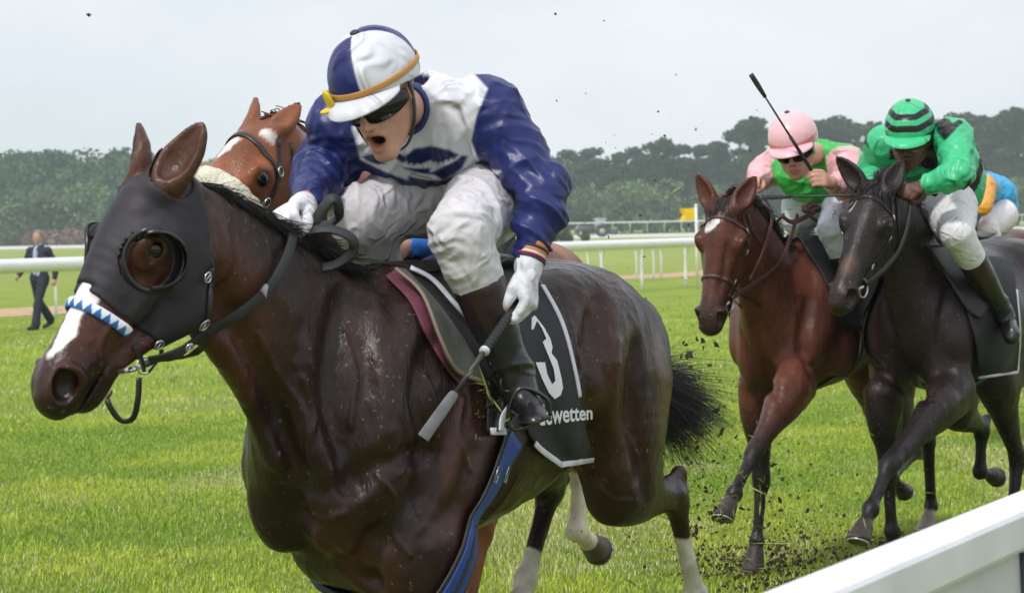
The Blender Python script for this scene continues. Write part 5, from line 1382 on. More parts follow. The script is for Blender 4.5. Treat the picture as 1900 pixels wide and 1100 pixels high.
mb = MB(); mb.sweep(lp, .0105, .0045, n=6, up=MH.Y * .5 + MH.X * .5, flat=True); mb.out('chin_strap', M_LEATHER, br)
# --- reins
mb = MB()
r1 = list(FM.on(MF, [(278, 668), (330, 655), (380, 618), (440, 585), (490, 545), (522, 500), (540, 455)], .02))
gr_r = hp(536, 412, -.02)
r1.append(FM.hpd(545, 425, FM.px(gr_r)[2] - .04))
mb.sweep(r1, .0125, .0032, n=6, ups=[MF.grad([p])[0] + np.array([.2, .4, .2]) for p in r1], flat=True)
mb.out('rein', M_RUBBER, br)
mb = MB(); i0 = cr_resample(r1, 8); seg = i0[26:29] if len(i0) > 30 else i0[3:5]
mb.sweep(r1[4] + (r1[5] - r1[4]) * np.linspace(-.05, .22, 3)[:, None], .0135, .0045, n=1, up=MF.grad([r1[4]])[0], flat=True); mb.out('rein_tape', mat('grey_tape', (.35, .34, .36), .5, bump=(80, .6, .003)), br)
dz_ = FM.px(gr_r)[2]
for lp in ([(570, 440, -.02), (600, 385, -.03), (622, 368, -.03), (628, 400, .0), (605, 418, .03), (560, 408, .03)],
           [(560, 430, -.04), (610, 425, -.05), (650, 440, -.05), (655, 465, -.04), (620, 492, -.02), (570, 495, .0), (545, 470, .02)]):
    mb = MB(); pts = [FM.hpd(x, y, dz_ + d) for x, y, d in lp]
    mb.sweep(pts, .0125, .0034, n=7, up=np.array([.5, .5, .55]), flat=True); mb.out('rein_loop', M_RUBBER, br)
mb = MB(); o_ = [MH(*(MH.inv(p) * np.array([1, -1, 1]))) for p in r1[:2]] + [np.asarray(p) * np.array([1, -1, 1]) for p in r1[3:6]] + [gr_r]
mb.sweep(o_, .0115, .003, n=6, up=(0, 1, .3), flat=True); mb.out('rein', M_RUBBER, br)

# --- mane: short dark hair lying on the crest, blown back at the withers
cr_px = cr_resample([(352, 345), (400, 378), (460, 420), (520, 462), (580, 486), (640, 500), (705, 500)], 40)
roots, dirs = [], []
crest = []
for a, b in cr_px:
    q = hp(a, b, 0.0)
    crest.append(q)
crest = np.array(crest); O_ = crest + np.array([0, 0, .12]); tgt, hit = MF.march(O_, np.tile([0, 0, -1.], (len(O_), 1)), 0, .5, 0)
crest = np.where(hit[:, None], tgt, crest)
for i in range(3200):
    j = rngm.integers(0, len(crest)); t = j / len(crest)
    q = crest[j] + np.array([rngm.normal(0, .006), rngm.normal(0, .012), .002]); roots.append(q)
    dirs.append(np.array([-.8, .30 + rngm.normal(0, .12), -.05 + (.55 if .45 < t < .8 else .1) * rngm.random()]))
Vs, Fs, Cs = strands(roots, dirs, .105, rngm, w=.0019, grav=.8, n=6, spread=.07, curl=.05, col0=(.014, .010, .010))
mesh_from('mane', Vs, Fs, M_HAIR, root_m, col=Cs)
roots = []; dirs = []
dock = hp(1232, 770, 0.0); dock = np.array([-1.15, 0, 1.30])
for i in range(5200):
    roots.append(dock + rngm.normal(0, 1, 3) * np.array([.02, .018, .02])); tq_ = rngm.normal(0, .07); dirs.append(np.array([-.98, .05 + rngm.normal(0, .05), -.30 + tq_]))
Vs, Fs, Cs = strands(roots, dirs, .52, rngm, w=.0013, grav=.30, n=9, spread=.03, curl=.045, col0=(.020, .017, .018))
mesh_from('tail', Vs, Fs, M_HAIR, root_m, col=Cs)

# --- saddle and cloths
TR_W = mat('white_trim', (.62, .62, .68), .55, noise=(30, .12), bump=(200, .3, .001))
BLK = mat('black_cloth', (.010, .008, .011), .72,  bump=(16, .5, .008), bump2=(400, .3, .0006))
mb = patch(FM, MF, [(716, 512), (760, 560), (800, 640), (848, 708), (870, 712)], [(735, 500), (790, 545), (840, 620), (880, 680), (900, 710)], .008, .005, 10, 40, mirror=True)
mb.out('saddle_pad', mat('maroon_pad', (.13, .03, .055), .8, noise=(50, .2)), root_m)
wv = lambda x, y, v, u: .008 * np.sin(u * 9 + v * 2) * (.2 + v) + .004 * np.sin(v * 13 + u * 3)
mb1 = patch(FM, MF, [(742, 500), (820, 580), (872, 660), (900, 720), (905, 800)], [(960, 470), (985, 560), (980, 660), (960, 740), (935, 800)], .014, .004, 40, 50, wav=wv, mirror=True)
mb2 = patch(FM, MF, [(925, 480), (935, 600), (950, 700), (985, 812), (1040, 862)], [(1000, 520), (1042, 600), (1068, 700), (1080, 770), (1100, 852)], .016, .004, 36, 60, wav=wv, mirror=True)
mb2.V = mb1.V + mb2.V; F_all = []; 
n1 = mb1.n; mb2.F = mb1.F + [tuple(i + n1 for i in f) for f in mb2.F]; mb2.C = mb1.C + mb2.C
sc_ = mb2.out('saddlecloth', BLK, root_m)
mb = MB()
q_ = FM.on(MF, cr_resample([(762, 496), (805, 520), (850, 570), (900, 620), (936, 655), (955, 700), (950, 745), (933, 775), (930, 800)], 5), .026)
mb.sweep(q_, .0095, .003, n=1, ups=MF.grad(q_), flat=True)
mb.sweep(np.array([mb1.Q[-1, 4], mb1.Q[-1, -1]]) + mb1.N[-1, 5] * .004, .009, .003, n=1, up=mb1.N[-1, 5], flat=True)
for Qe, Ne in ((mb2.Q[2:40, -1], mb2.N[2:40, -1]), (mb2.Q[-1, :], mb2.N[-1, :]), (mb2.Q[50:, 0], mb2.N[50:, 0])):
    edge_trim(mb, Qe, Ne, .0075, .0022)
mb.out('trim', TR_W, sc_)
# the digit stands on the rear panel between (968,590) and (1045,742)
def quad(u, v, c):  # corners TL TR BR BL in patch (u,v)
    c = np.array(c); return (c[0] * ((1 - u) * v)[:, None] + c[1] * (u * v)[:, None] + c[2] * (u * (1 - v))[:, None] + c[3] * ((1 - u) * (1 - v))[:, None])
def on_patch(mbp, pxy, lift):
    """pixel points -> the patch's own surface by nearest grid lookup"""
    G2 = np.array([FM.px(q)[:2] for q in mbp.Q.reshape(-1, 3)]); Qf = mbp.Q.reshape(-1, 3); Nf = mbp.N.reshape(-1, 3); out = []
    for p in pxy:
        d = ((G2 - p) ** 2).sum(1); k = np.argsort(d)[:4]; w = 1 / (d[k] + .5); w /= w.sum()
        base = (Qf[k] * w[:, None]).sum(0); nn_ = unit((Nf[k] * w[:, None]).sum(0))
        r_ = FM.rayl(*p); t = ((base - FM.cam) @ nn_) / (r_ @ nn_); out.append(FM.cam + r_ * t + nn_ * lift)
    return np.array(out)
N3 = [(966.7, 591), (985, 591), (990.5, 587), (1008, 609.5), (1019, 629.6), (1023, 645), (1021, 656), (1031.5, 669.7), (1039, 700.6), (1042, 719), (1037.7, 733), (1027, 740), (1016, 728.4), (1003.7, 703.7), (991.4, 672.8), (1009, 672.8), (1013, 694.5), (1022, 713), (1028, 706.8), (1025, 685), (1016, 662), (1005, 635.8), (1011.8, 629.6), (1003.7, 611), (994.5, 597), (987.7, 612.6), (972.8, 612.6)]
import bmesh
bm = bmesh.new(); fv = [bm.verts.new((a_, -b_, 0)) for a_, b_ in N3]; bm.faces.new(fv); bmesh.ops.triangulate(bm, faces=bm.faces)
for _ in range(3): bmesh.ops.subdivide_edges(bm, edges=[e for e in bm.edges if e.calc_length() > 6], cuts=1); bmesh.ops.triangulate(bm, faces=bm.faces)
bm.verts.index_update(); pxq = np.array([(v.co.x, -v.co.y) for v in bm.verts]); tf = [[v.index for v in f.verts] for f in bm.faces]; bm.free()
tq = on_patch(mb2, pxq, .0045)
mesh_from('number', tq, tf, mat('print_white', (.75, .75, .78), .6), sc_, smooth=True)
tv, tf = text_mesh('pferdewetten', 1.0, .02, .15)
x_ = (tv[:, 0] - tv[:, 0].min()) / np.ptp(tv[:, 0]); y_ = (tv[:, 1] - tv[:, 1].min()) / np.ptp(tv[:, 1])
pxq = quad(x_, y_, [(948, 748), (1095, 752), (1099, 784), (955, 810)])
keep = pxq[:, 0] > 990
tf = [f for f in tf if all(keep[i] for i in f)]
tq = on_patch(mb2, pxq, .0045)
mesh_from('lettering', tq, tf, mat('print_white'), sc_)
# girth
gp = cr_resample([(957, 775), (940, 850), (915, 915), (893, 955), (868, 990)], 6); Qg = FM.on(MF, gp, .010)
ga = Qg[-1] - Qg[0]; ga[1] = 0; gc = np.array([Qg[:, 0].mean(), 0, Qg[:, 2].mean() + .05])
Qall, Nall = loop_on(MF, gc, -unit(ga), (0, 1, 0), 90, .010, 0, 2 * math.pi, .7)
mb = MB(); mb.sweep(Qall, .050, .003, n=1, ups=Nall, flat=True, cap=False); g0 = mb.out('girth', M_LEATHER, root_m)
mb = MB(); mb.sweep((Qall + Nall * .004)[18:73], .036, .0025, n=1, ups=Nall[18:73], flat=True); mb.out('webbing', mat('blue_web', (.020, .055, .26), .6, noise=(80, .2), bump=(300, .4, .001)), g0)
mb = MB(); mb.sweep((Qall + Nall * .008)[30:58], .006, .002, n=1, ups=Nall[30:58], flat=True); mb.out('strap', M_LEATHER, g0)
for dx in (-9, 9):
    mb = MB(); c_ = FM.on(MF, [(932 + dx, 880)], .022)[0]; n_ = MF.grad([c_])[0]; t_ = unit(Qg[8] - Qg[4]); s2 = np.cross(t_, n_)
    mb.sweep([c_ + t_ * .02 + s2 * .008, c_ + t_ * .02 - s2 * .008, c_ - t_ * .02 - s2 * .008, c_ - t_ * .02 + s2 * .008, c_ + t_ * .02 + s2 * .008], .0018, n=1, ring=6); mb.out('buckle', M_STEEL, g0)
# saddle: small racing saddle and its flap
mb = patch(FM, MF, [(738, 498), (782, 545), (815, 630), (845, 690), (897, 712)], [(752, 500), (806, 556), (852, 618), (880, 660), (897, 700)], .020, .006, 16, 44)
m2 = MB(); m2.sweep([(-.02, 0, 1.585), (-.14, 0, 1.60), (-.30, 0, 1.595), (-.42, 0, 1.62)], [.09, .12, .13, .14], [.012, .018, .020, .014], n=5, up=(0, 0, 1), ring=14); sd_ = m2.out('saddle', M_LEATHER, root_m)
OL = mat('olive_leather', (.10, .105, .085), .45, noise=(14, .35), bump=(30, .5, .006)); mb.out('flap', OL, sd_)
m3 = MB(); m3.add(np.vstack(mb.V) * np.array([1, -1, 1]), [f[::-1] for f in mb.F]); m3.out('flap', OL, sd_)
q_ = FM.on(MF, cr_resample([(735, 498), (784, 545), (818, 630), (848, 686), (897, 708)], 5), .030)
m2 = MB(); m2.sweep(q_, .0055, .0045, n=1, ups=MF.grad(q_), ring=8); m2.out('piping', mat('tan_piping', (.22, .17, .13), .6), sd_)

# ================================================================== the leading rider (blue and white)
def Z(px, py, s=None, l=None): return hp(px, py, l)
CD = unit(FM.cam - np.array([0, 0, 1.9]))
UP = np.array([0, 0, 1.])
hc = FM.hpd(702, 176, 5.86)          # head centre
fdir = unit(-RIGHT_M * .38 + CD * .80 + np.array([0, 0, -.50]))
JH = HHead(hc, fdir, np.array([0, 0, 1.]) - RIGHT_M * .16, 1.06)
gl_ = hp(958, 566, .36); wl_ = hp(980, 494, .37)
gr_ = FM.hpd(535, 415, FM.px(gr_r)[2] - .02); wr_ = hp(560, 385, -.12)
WH0, WH1 = hp(935, 590, .38), hp(780, 812, .44)      # whip ends near the hand and at the flap
J1 = dict(pelvis=(-.42, 0, 1.84), chest=(-.24, .0, 1.93), neck=hp(778, 205, 0), arch=(-.02, 0, .04),
          shoulder=[hp(905, 205, .20), hp(640, 232, -.19)], hip=[(-.40, .11, 1.80), (-.40, -.11, 1.80)],
          elbow=[hp(1010, 345, .36), hp(602, 310, -.26)], wrist=[wl_, wr_], grip=[gl_, gr_], gripax=[unit(WH1 - WH0), unit(np.array([.2, .9, .3]))],
          gripn=[RIGHT_M * .3 + CD, np.array([0, 0, 1.]) + CD * .5],
          knee=[hp(852, 432, .27), hp(668, 402, -.13)], ankle=[hp(958, 708, .33), hp(760, 640, -.33)], toe=[hp(990, 775, .42), hp(750, 700, -.40)], head=JH, hk=1.08)
BF = body_field(J1, mouth=.019, th=.92)
jo = hp(975, 760, .0)
root_j = empty('person', FM.O + FM.M.T @ jo, FM.rz, label='rider shouting in blue and white silks, crouched over the hooded dark horse', cat='person', group='race riders')
J1o = jo
V, Fq = skin(BF, .0055, 1)
C_ = np.tile(np.array([.56, .30, .215]), (len(V), 1)); C_ = paint_face(C_, V, JH, m=.019)
C_ *= (1 + .06 * fbm(V, 30, 3, 2))[:, None]
mesh_from('body', V, Fq, M_SKIN, root_j, col=C_, off=J1o)

# silks: loose shirt
B_, W_ = np.array([.010, .017, .115]), np.array([.64, .65, .69])
sh, el, wr = J1['shoulder'], J1['elbow'], J1['wrist']
SF = Field()
pe, ch, nb = [np.asarray(J1[k], float) for k in ('pelvis', 'chest', 'neck')]; sx = unit(sh[0] - sh[1])
wa = lerp(pe, ch, .45) + np.array([-.02, 0, .05])
SF.add(tube([pe + np.array([.02, 0, .0]), wa, ch + np.array([.0, 0, .0]), lerp(ch, nb, .72)], [(.170, .125), (.172, .118), (.190, .125), (.150, .105)], 4, [(0, 1, 0), (0, 1, 0), sx, sx]), .05)
SF.add(tube([lerp(ch, nb, .5), lerp(ch, nb, 1.05)], [.10, .078], 2), .04)
for i in range(2):
    s0 = np.asarray(sh[i]); e0 = el[i]; w0 = wr[i]; dn = np.array([0, 0, -.012])
    SF.add(ball(s0, .082), .06)
    SF.add(tube([lerp(ch, s0, .45), s0, lerp(s0, e0, .35) + dn, lerp(s0, e0, .72) + dn, e0], [.10, .078, .078, .072, .064], 4), .05)
    SF.add(tube([e0, lerp(e0, w0, .3), lerp(e0, w0, .6), lerp(e0, w0, .84)], [.064, .064, .052, .040], 4), .02)
if 0: pass
SF.add(tube([lerp(ch, nb, .9), lerp(ch, nb, 1.16)], [.080, .070], 2), .02)
SF.sub(tube([lerp(ch, nb, 1.02), nb + (nb - ch) * .6], [.058, .062], 2), .006)
SF.sub(ell(JH(.02, 0, -.02), (.10, .088, .12), JH.X, JH.Y), .01)
D_, ax_ = SF.grid(.0050)
V, Fq = nets(D_, ax_); V = relax(V, Fq, 2)
N = vnormals(V, Fq)
dd = foldf(V, pe, ch - pe, .008, 10, .5, 5, .9) + foldf(V, pe, sx, .006, 15, .35, 15, .3)
for i in range(2):
    for a_, b_, am_, sc2 in ((sh[i], el[i], .013, 11), (el[i], wr[i], .014, 16)):
        m2 = np.exp(-np.maximum(segd(tube([a_, b_], [.08, .06], 1), V), 0) / .02); dd = dd * (1 - .7 * m2) + m2 * foldf(V, a_, b_ - a_, am_, sc2, .35, 7 + i, .6)
V = V + N * dd[:, None]
N = vnormals(V, Fq)
def fpoly(V, N, poly, back=False):
    """region of cloth cut along a straight seam plane pattern: prism through the garment along the view it was measured from"""
    p = np.array([FM.px(q)[:2] for q in V]); 
    return poly_sdf(p, poly)
pxv = np.array([FM.px(q) for q in V])
C_ = np.tile(B_, (len(V), 1))
armL = segd(tube([sh[0], el[0], wr[0]], [.10, .09, .07], 1), V); armR = segd(tube([sh[1], el[1], wr[1]], [.10, .09, .07], 1), V)
# yoke: white over chest and shoulders down to the hem
s_ax = unit(nb - pe); tb = (V - pe) @ s_ax
wpoly = [(652, 236), (700, 190), (772, 205), (775, 96), (835, 98), (862, 118), (905, 165), (884, 215), (874, 262), (893, 312), (930, 318), (905, 342), (850, 352), (770, 340), (712, 318), (668, 296), (660, 262)]
dw = poly_sdf(pxv[:, :2], wpoly) / 740
ww_ = (1 - sstep(dw, -.004, .004))[:, None]; C_ = C_ * (1 - ww_) + W_ * ww_
col_ = segd(tube([lerp(ch, nb, .86), lerp(ch, nb, 1.2)], [.087, .08], 1), V)
C_ = np.where((col_ < 0)[:, None] & (tb > .30)[:, None], B_ * .9, C_)
emb = [(735, 283), (752, 290), (768, 276), (800, 271), (832, 278), (853, 288), (868, 290), (858, 312), (840, 325), (822, 335), (806, 325), (780, 322), (750, 314), (742, 305), (728, 300), (716, 292), (735, 296)]
em2 = [(670, 291), (690, 286), (706, 290), (716, 304), (700, 306), (684, 300)]
front = (N @ CD) > -.1
hem = [(757, 327), (790, 334), (815, 336), (850, 324), (890, 300), (905, 298), (915, 325), (865, 345), (848, 362), (840, 350), (800, 350), (760, 345)]
rb1 = [(783, 305), (790, 301), (799, 298), (806, 303), (809, 300), (813, 307), (817, 301), (822, 303), (828, 297), (832, 301), (838, 293), (841, 297), (853, 287), (855, 290), (846, 298), (830, 306), (815, 313), (803, 319), (797, 320), (799, 314), (795, 311), (788, 313)]
rb2 = [(717, 294), (735, 296), (748, 302), (754, 300), (757, 306), (763, 303), (767, 308), (774, 304), (783, 306), (785, 312), (768, 313), (748, 310), (728, 302)]
for e_, ec in ((emb, B_ * .75), (em2, B_ * .75), (rb1, W_), (rb2, W_), (hem, B_ * .5)):
    we_ = ((1 - sstep(poly_sdf(pxv[:, :2], e_) / 740, -.004, .004)) * front)[:, None]; C_ = C_ * (1 - we_) + ec * we_
mesh_from('silk_shirt', V, Fq, silk('blue_white_silk'), root_j, col=C_, off=J1o)
mb = MB(); nd_ = unit(JH(-.02, 0, -.05) - nb); cc_ = lerp(nb, JH(-.02, 0, -.05), .35)
for k_ in range(5): torus(mb, cc_ + nd_ * (.010 * k_ - .012), nd_, .064 - .0015 * k_, .0075, 34, 8)
mb.out('collar', mat('navy_collar', (.010, .018, .12), .5), root_j, off=J1o)
# breeches
PF = Field()
hi, kn, an, to = J1['hip'], J1['knee'], J1['ankle'], J1['toe']
PF.add(tube([pe, lerp(pe, ch, .5)], [(.165, .135), (.15, .12)], 3, (0, 1, 0)), .04)
for i in range(2):
    h0, k0, a0 = [np.asarray(v, float) for v in (hi[i], kn[i], an[i])]
    PF.add(ball(h0, .118), .06)
    PF.add(tube([h0, lerp(h0, k0, .4), lerp(h0, k0, .85), k0], [.110, .103, .082, .076], 4), .05)
    PF.add(tube([k0, lerp(k0, a0, .2), lerp(k0, a0, .42)], [.077, .073, .060], 3), .02)
D_, ax_ = PF.grid(.006); V, Fq = nets(D_, ax_); V = relax(V, Fq, 2); N = vnormals(V, Fq)
kk = np.exp(-np.minimum(np.linalg.norm(V - kn[0], axis=1), np.linalg.norm(V - kn[1], axis=1)) / .10)
dd = 0
for i in range(2):
    m2 = np.exp(-np.maximum(segd(tube([hi[i], kn[i]], [.12, .08], 1), V), 0) / .02); k3 = np.exp(-np.linalg.norm(V - kn[i], axis=1) / .09)
    dd = dd + m2 * foldf(V, hi[i], np.asarray(kn[i]) - np.asarray(hi[i]), .006, 11, .45, 3 + i, .9) + k3 * foldf(V, kn[i], np.asarray(an[i]) - np.asarray(kn[i]), .010, 20, .6, 9 + i)
V = V + N * dd[:, None]
C_ = np.tile(np.array([.62, .595, .62]), (len(V), 1)); st_ = sstep(fbm(V, 9, 77, 3), .1, .8)[:, None] * kk[:, None]
C_ = C_ * (1 - .25 * st_)
mesh_from('breeches', V, Fq, cotton('white_breeches'), root_j, col=C_, off=J1o)

# boots
for i in range(2): boot(kn[i], an[i], to[i], root_j, J1o, i, wide=.98, sd=sd_)

# gloves
for i in range(2):
    Gf = Field(); fist(Gf, wr[i], J1['grip'][i], J1['gripax'][i], 1.13, J1['gripn'][i])
    w_, g_ = np.asarray(wr[i]), np.asarray(J1['grip'][i]); Gf.add(tube([lerp(w_, g_, -.55), w_], [.036, .034], 2), .02)
    V, Fq = skin(Gf, .0032, 1, lambda V, N: folds(V, .0012, 50, 3)); C_ = np.tile(np.array([.66, .66, .70]), (len(V), 1))
    C_ *= (1 - .25 * sstep(fbm(V, 35, 5, 3), .2, .9))[:, None]
    gv = mesh_from('glove', V, Fq, cotton('glove_cotton'), root_j, col=C_, off=J1o)
# wrist bands
mb = MB(); f_ = unit(gl_ - wl_)
for t_, w_, c_ in ((-.052, .022, (.50, .20, .05)), (-.070, .004, (.01, .01, .05)), (-.045, .004, (.01, .01, .05)), (-.024, .006, (.42, .02, .03)), (-.017, .004, (.02, .02, .08))):
    c0 = wl_ + f_ * t_; torus(mb, c0, f_, .036, .0035 if w_ < .01 else .0025, 28, 8, col=c_)
    if w_ > .01:
        a_ = [c0 - f_ * w_ * .8, c0 + f_ * w_ * .8]; mb.sweep(a_, [.0385, .0365], n=1, ring=24, cap=False, col=c_)
mb.out('wristband', mat('band', attr=True, rough=.6), root_j, off=J1o)
mb = MB(); gp_ = wl_ + f_ * .022 + unit(CD + RIGHT_M * .2) * .036
mb.ball(gp_, (.020, .016, .006), x=np.array([f_, np.cross(CD, f_), CD])); mb.out('glove_badge', TR_W, root_j, off=J1o)

# helmet
def helmet(H, root, off_, paintf, m_, peak_col, k=1.0, lift=0.0, band=None, peak=.062, top=(.02, .02, .03)):
    h0 = Field(); c = (-.012, 0, .040 + lift)
    h0.add(ell(H(*c), np.array([.124, .101, .110]) * k * H.k, H.X, H.Y), .01)
    h0.add(ell(H(-.045, 0, .035 + lift), np.array([.095, .096, .100]) * k * H.k, H.X, H.Y), .02)
    pn = unit(H.vec(.20, 0, -1)); pt = H(0, 0, .012 + lift)
    g = []
    for segs, lo, hi, kk, op in h0.g: g.append((cut(segs, pt, pn), lo, hi, kk, op))
    h0.g = g
    h0.sub(ell(H(-.012, 0, .030), np.array([.108, .086, .098]) * H.k, H.X, H.Y), .004)
    V, Fq = skin(h0, .0036 * k, 2, lambda V, N: folds(V, .0016, 16, 12, (1, 1, 1)))
    q = (V - H.c) @ np.array([H.X, H.Y, H.Z]).T / H.k
    C = paintf(q); ob = mesh_from('helmet', V, Fq, m_, root, col=C, off=off_)
    # peak
    a = np.linspace(-1.15, 1.15, 25); rows = []
    for r_, dz_ in ((-.006, .006), (.02, .000), (.042, -.008), (peak, -.020)):
        ww = np.cos(a / 1.15 * math.pi / 2) ** .5 if r_ > 0 else np.ones_like(a)
        rows.append([H(-.012 + (.120 + r_ * w_) * k * math.cos(t) , (.097 + r_ * w_ * .55) * k * math.sin(t), .012 + lift + .024 * math.cos(t) * 1 + dz_ * w_) for t, w_ in zip(a, ww)])
    rows = np.array(rows); nr, nc = rows.shape[:2]; Vc = np.vstack([rows.reshape(-1, 3) + H.Z * .0015, rows.reshape(-1, 3) - H.Z * .0025]); Fc = []; o_ = nr * nc
    for i in range(nr - 1):
        for j in range(nc - 1):
            q4 = (i * nc + j, (i + 1) * nc + j, (i + 1) * nc + j + 1, i * nc + j + 1); Fc += [q4, tuple(o_ + x for x in q4[::-1])]
    for j in range(nc - 1): Fc += [((nr - 1) * nc + j, o_ + (nr - 1) * nc + j, o_ + (nr - 1) * nc + j + 1, (nr - 1) * nc + j + 1), (j, j + 1, o_ + j + 1, o_ + j)]
    mb = MB(); mb.add(Vc, Fc, peak_col); mb.out('peak', m_, ob, off=None)
    bpy.data.objects[-1] if False else None
    pk = [o for o in ob.children][0]; me = pk.data; co = np.empty(len(me.vertices) * 3, np.float32); me.vertices.foreach_get('co', co); co = co.reshape(-1, 3) - np.asarray(off_, np.float32); me.vertices.foreach_set('co', co.ravel()); me.update()
    mb = MB(); mb.ball(H(-.014, 0, .150 * k + lift + .003), np.array([.012, .012, .005]) * k, x=np.array([H.X, H.Y, H.Z]), col=top); mb.out('button', m_, ob, off=off_)
    if band:
        a = np.linspace(0, 2 * np.pi, 61)
        O = np.array([H(-.02 + .2 * math.cos(t), .2 * math.sin(t), .038 + lift + .016 * math.cos(t)) for t in a]); Cn_ = np.array([H(-.02, 0, .038 + lift)] * len(a))
        hf = Field(); hf.add(ell(H(*c), np.array([.124, .101, .110]) * k * H.k, H.X, H.Y), .01); hf.add(ell(H(-.045, 0, .035 + lift), np.array([.095, .096, .100]) * k * H.k, H.X, H.Y), .02)
        dd = Cn_ - O; Q_, _h = hf.march(O, dd, 0, .2, .003); Q_ = Q_.astype(float); mb = MB(); mb.sweep(Q_, .0075, .0015, n=1, ups=hf.grad(Q_), flat=True, cap=False); mb.out('band', band, ob, off=off_)
    return ob
def goggles(H, BFd, root, off_, m_, z0=-.006, hz=.030, thick=.010, x0=.015):
    """wrap lens: offset of the face inside a band"""
    lo = np.min([H(a, b, c) for a in (-.05, .14) for b in (-.11, .11) for c in (-.06, .06)], 0); hi = np.max([H(a, b, c) for a in (-.05, .14) for b in (-.11, .11) for c in (-.06, .06)], 0)
    gf = Field(); gf.add(ell(H(.0, 0, z0 - .002), np.array([.105, .086, .062]) * H.k, H.X, H.Y), .01)
    D, ax = gf.grid(.003, lo, hi); Q = (gridpts(ax) - H.c) @ np.array([H.X, H.Y, H.Z]).T / H.k
    nose_notch = .012 * np.exp(-(Q[:, 1] / .014) ** 2)
    zc = z0 + .004 * (Q[:, 0] / .1)
    reg = np.maximum(np.abs(Q[:, 2] - zc - nose_notch * .5) - hz * np.clip(.45 + Q[:, 0] * 7.5, .35, 1) + nose_notch * .5, x0 - Q[:, 0])
    Dd = np.maximum(np.maximum(D, -(D + thick * .5)), reg.reshape(D.shape).astype(np.float32))
    V, Fq = nets(Dd, ax); V = relax(V, Fq, 1); ob = mesh_from('goggles', V, Fq, m_, root, off=off_)
    a = np.linspace(1.05, 5.23, 40); mb = MB()
    hf = Field(); hf.add(ell(H(-.012, 0, .035), np.array([.104, .084, .094]) * H.k, H.X, H.Y), .01)
    O = np.array([H(-.012 + .2 * math.cos(t), .2 * math.sin(t), z0 + .004) for t in a]); dd = np.array([H(-.012, 0, z0 + .006)] * len(a)) - O
    Q_, _h = hf.march(O, dd, 0, .2, .002); Q_ = Q_.astype(float); mb.sweep(Q_, .008, .0015, n=1, ups=hf.grad(Q_), flat=True); mb.out('strap', M_LEATHER, ob, off=off_)
    return ob
def hpaint1(q):
    C = np.tile(B_, (len(q), 1)); a = np.degrees(np.arctan2(q[:, 1], q[:, 0]))
    for a0, a1 in ((14, 125), (-175, -80)):
        w = (sstep(a, a0 - 1.5, a0 + 1.5) * (1 - sstep(a, a1 - 1.5, a1 + 1.5)))[:, None]; C = C * (1 - w) + W_ * w
    return C
hm = helmet(JH, root_j, J1o, hpaint1, silk('blue_white_silk'), (.62, .63, .67), .985, .008, band=mat('orange_band', (.55, .26, .07), .6))
goggles(JH, BF, root_j, J1o, M_GOG)
# chin strap
mb = MB()
for s_ in (1, -1):
    q_ = [JH(-.008, s_ * .088, .02), JH(.0, s_ * .086, -.02), JH(.02, s_ * .076, -.07), JH(.040, s_ * .045, -.118), JH(.046, 0, -.136)]
    mb.sweep(q_, .007, .0018, n=5, up=JH.Y * s_, flat=True)
mb.out('chin_strap', M_LEATHER, hm, off=J1o)
# spare yellow goggles pushed up on the helmet's right front
mb = MB(); yq = FM.hpd(606, 160, FM.px(hc)[2] + .01)
mb.ball(JH(.095, -.070, .052), (.030, .008, .022), x=np.array([JH.Z, unit(JH.X - JH.Y * .8), np.cross(JH.Z, unit(JH.X - JH.Y * .8))])); mb.ball(JH(.102, -.080, .030), (.012, .022, .006), x=np.array([JH.X, JH.Y, JH.Z]))
mb.out('spare_goggles', mat('yellow_plastic', (.75, .52, .02), .4), hm, off=J1o)
# whip: a thing of its own, held in the left hand
ww = unit(WH1 - WH0); L0 = gl_ - ww * .05
wh = empty('whip', FM.O + FM.M.T @ L0, FM.rz, label='black riding whip with wrapped grip in the white glove of the leading rider', cat='whip', group='riding whips')
mb = MB(); g1 = gl_ + ww * .21; mb.sweep([L0, g1], [.0125, .0105], n=14, ring=14)
for i in range(16): c0 = lerp(L0, g1, (i + .5) / 16); mb.sweep([c0 - ww * .003, c0 + ww * .003], .0135 - .0001 * i, n=1, ring=14)
mb.out('handle', M_RUBBER, wh, off=L0)
mb = MB(); mb.sweep([g1, g1 + ww * .008], .0125, n=1, ring=14); mb.out('collar', TR_W, wh, off=L0)
e1_ = FM.hpd(785, 812, FM.px(g1)[2] - .05); s1_ = lerp(g1, e1_, .48)
mb = MB(); mb.sweep([g1, s1_], [.0065, .005], n=1, ring=10); mb.out('shaft', mat('whip_shaft', (.05, .05, .055), .4), wh, off=L0)
mb = MB(); mb.sweep([s1_, lerp(s1_, e1_, .12), lerp(s1_, e1_, .9), e1_], [.006, .013, .015, .015], [.004, .004, .003, .003], n=3, up=CD, flat=True); mb.out('flap', mat('whip_flap', (.13, .13, .14), .5, noise=(40, .2)), wh, off=L0)
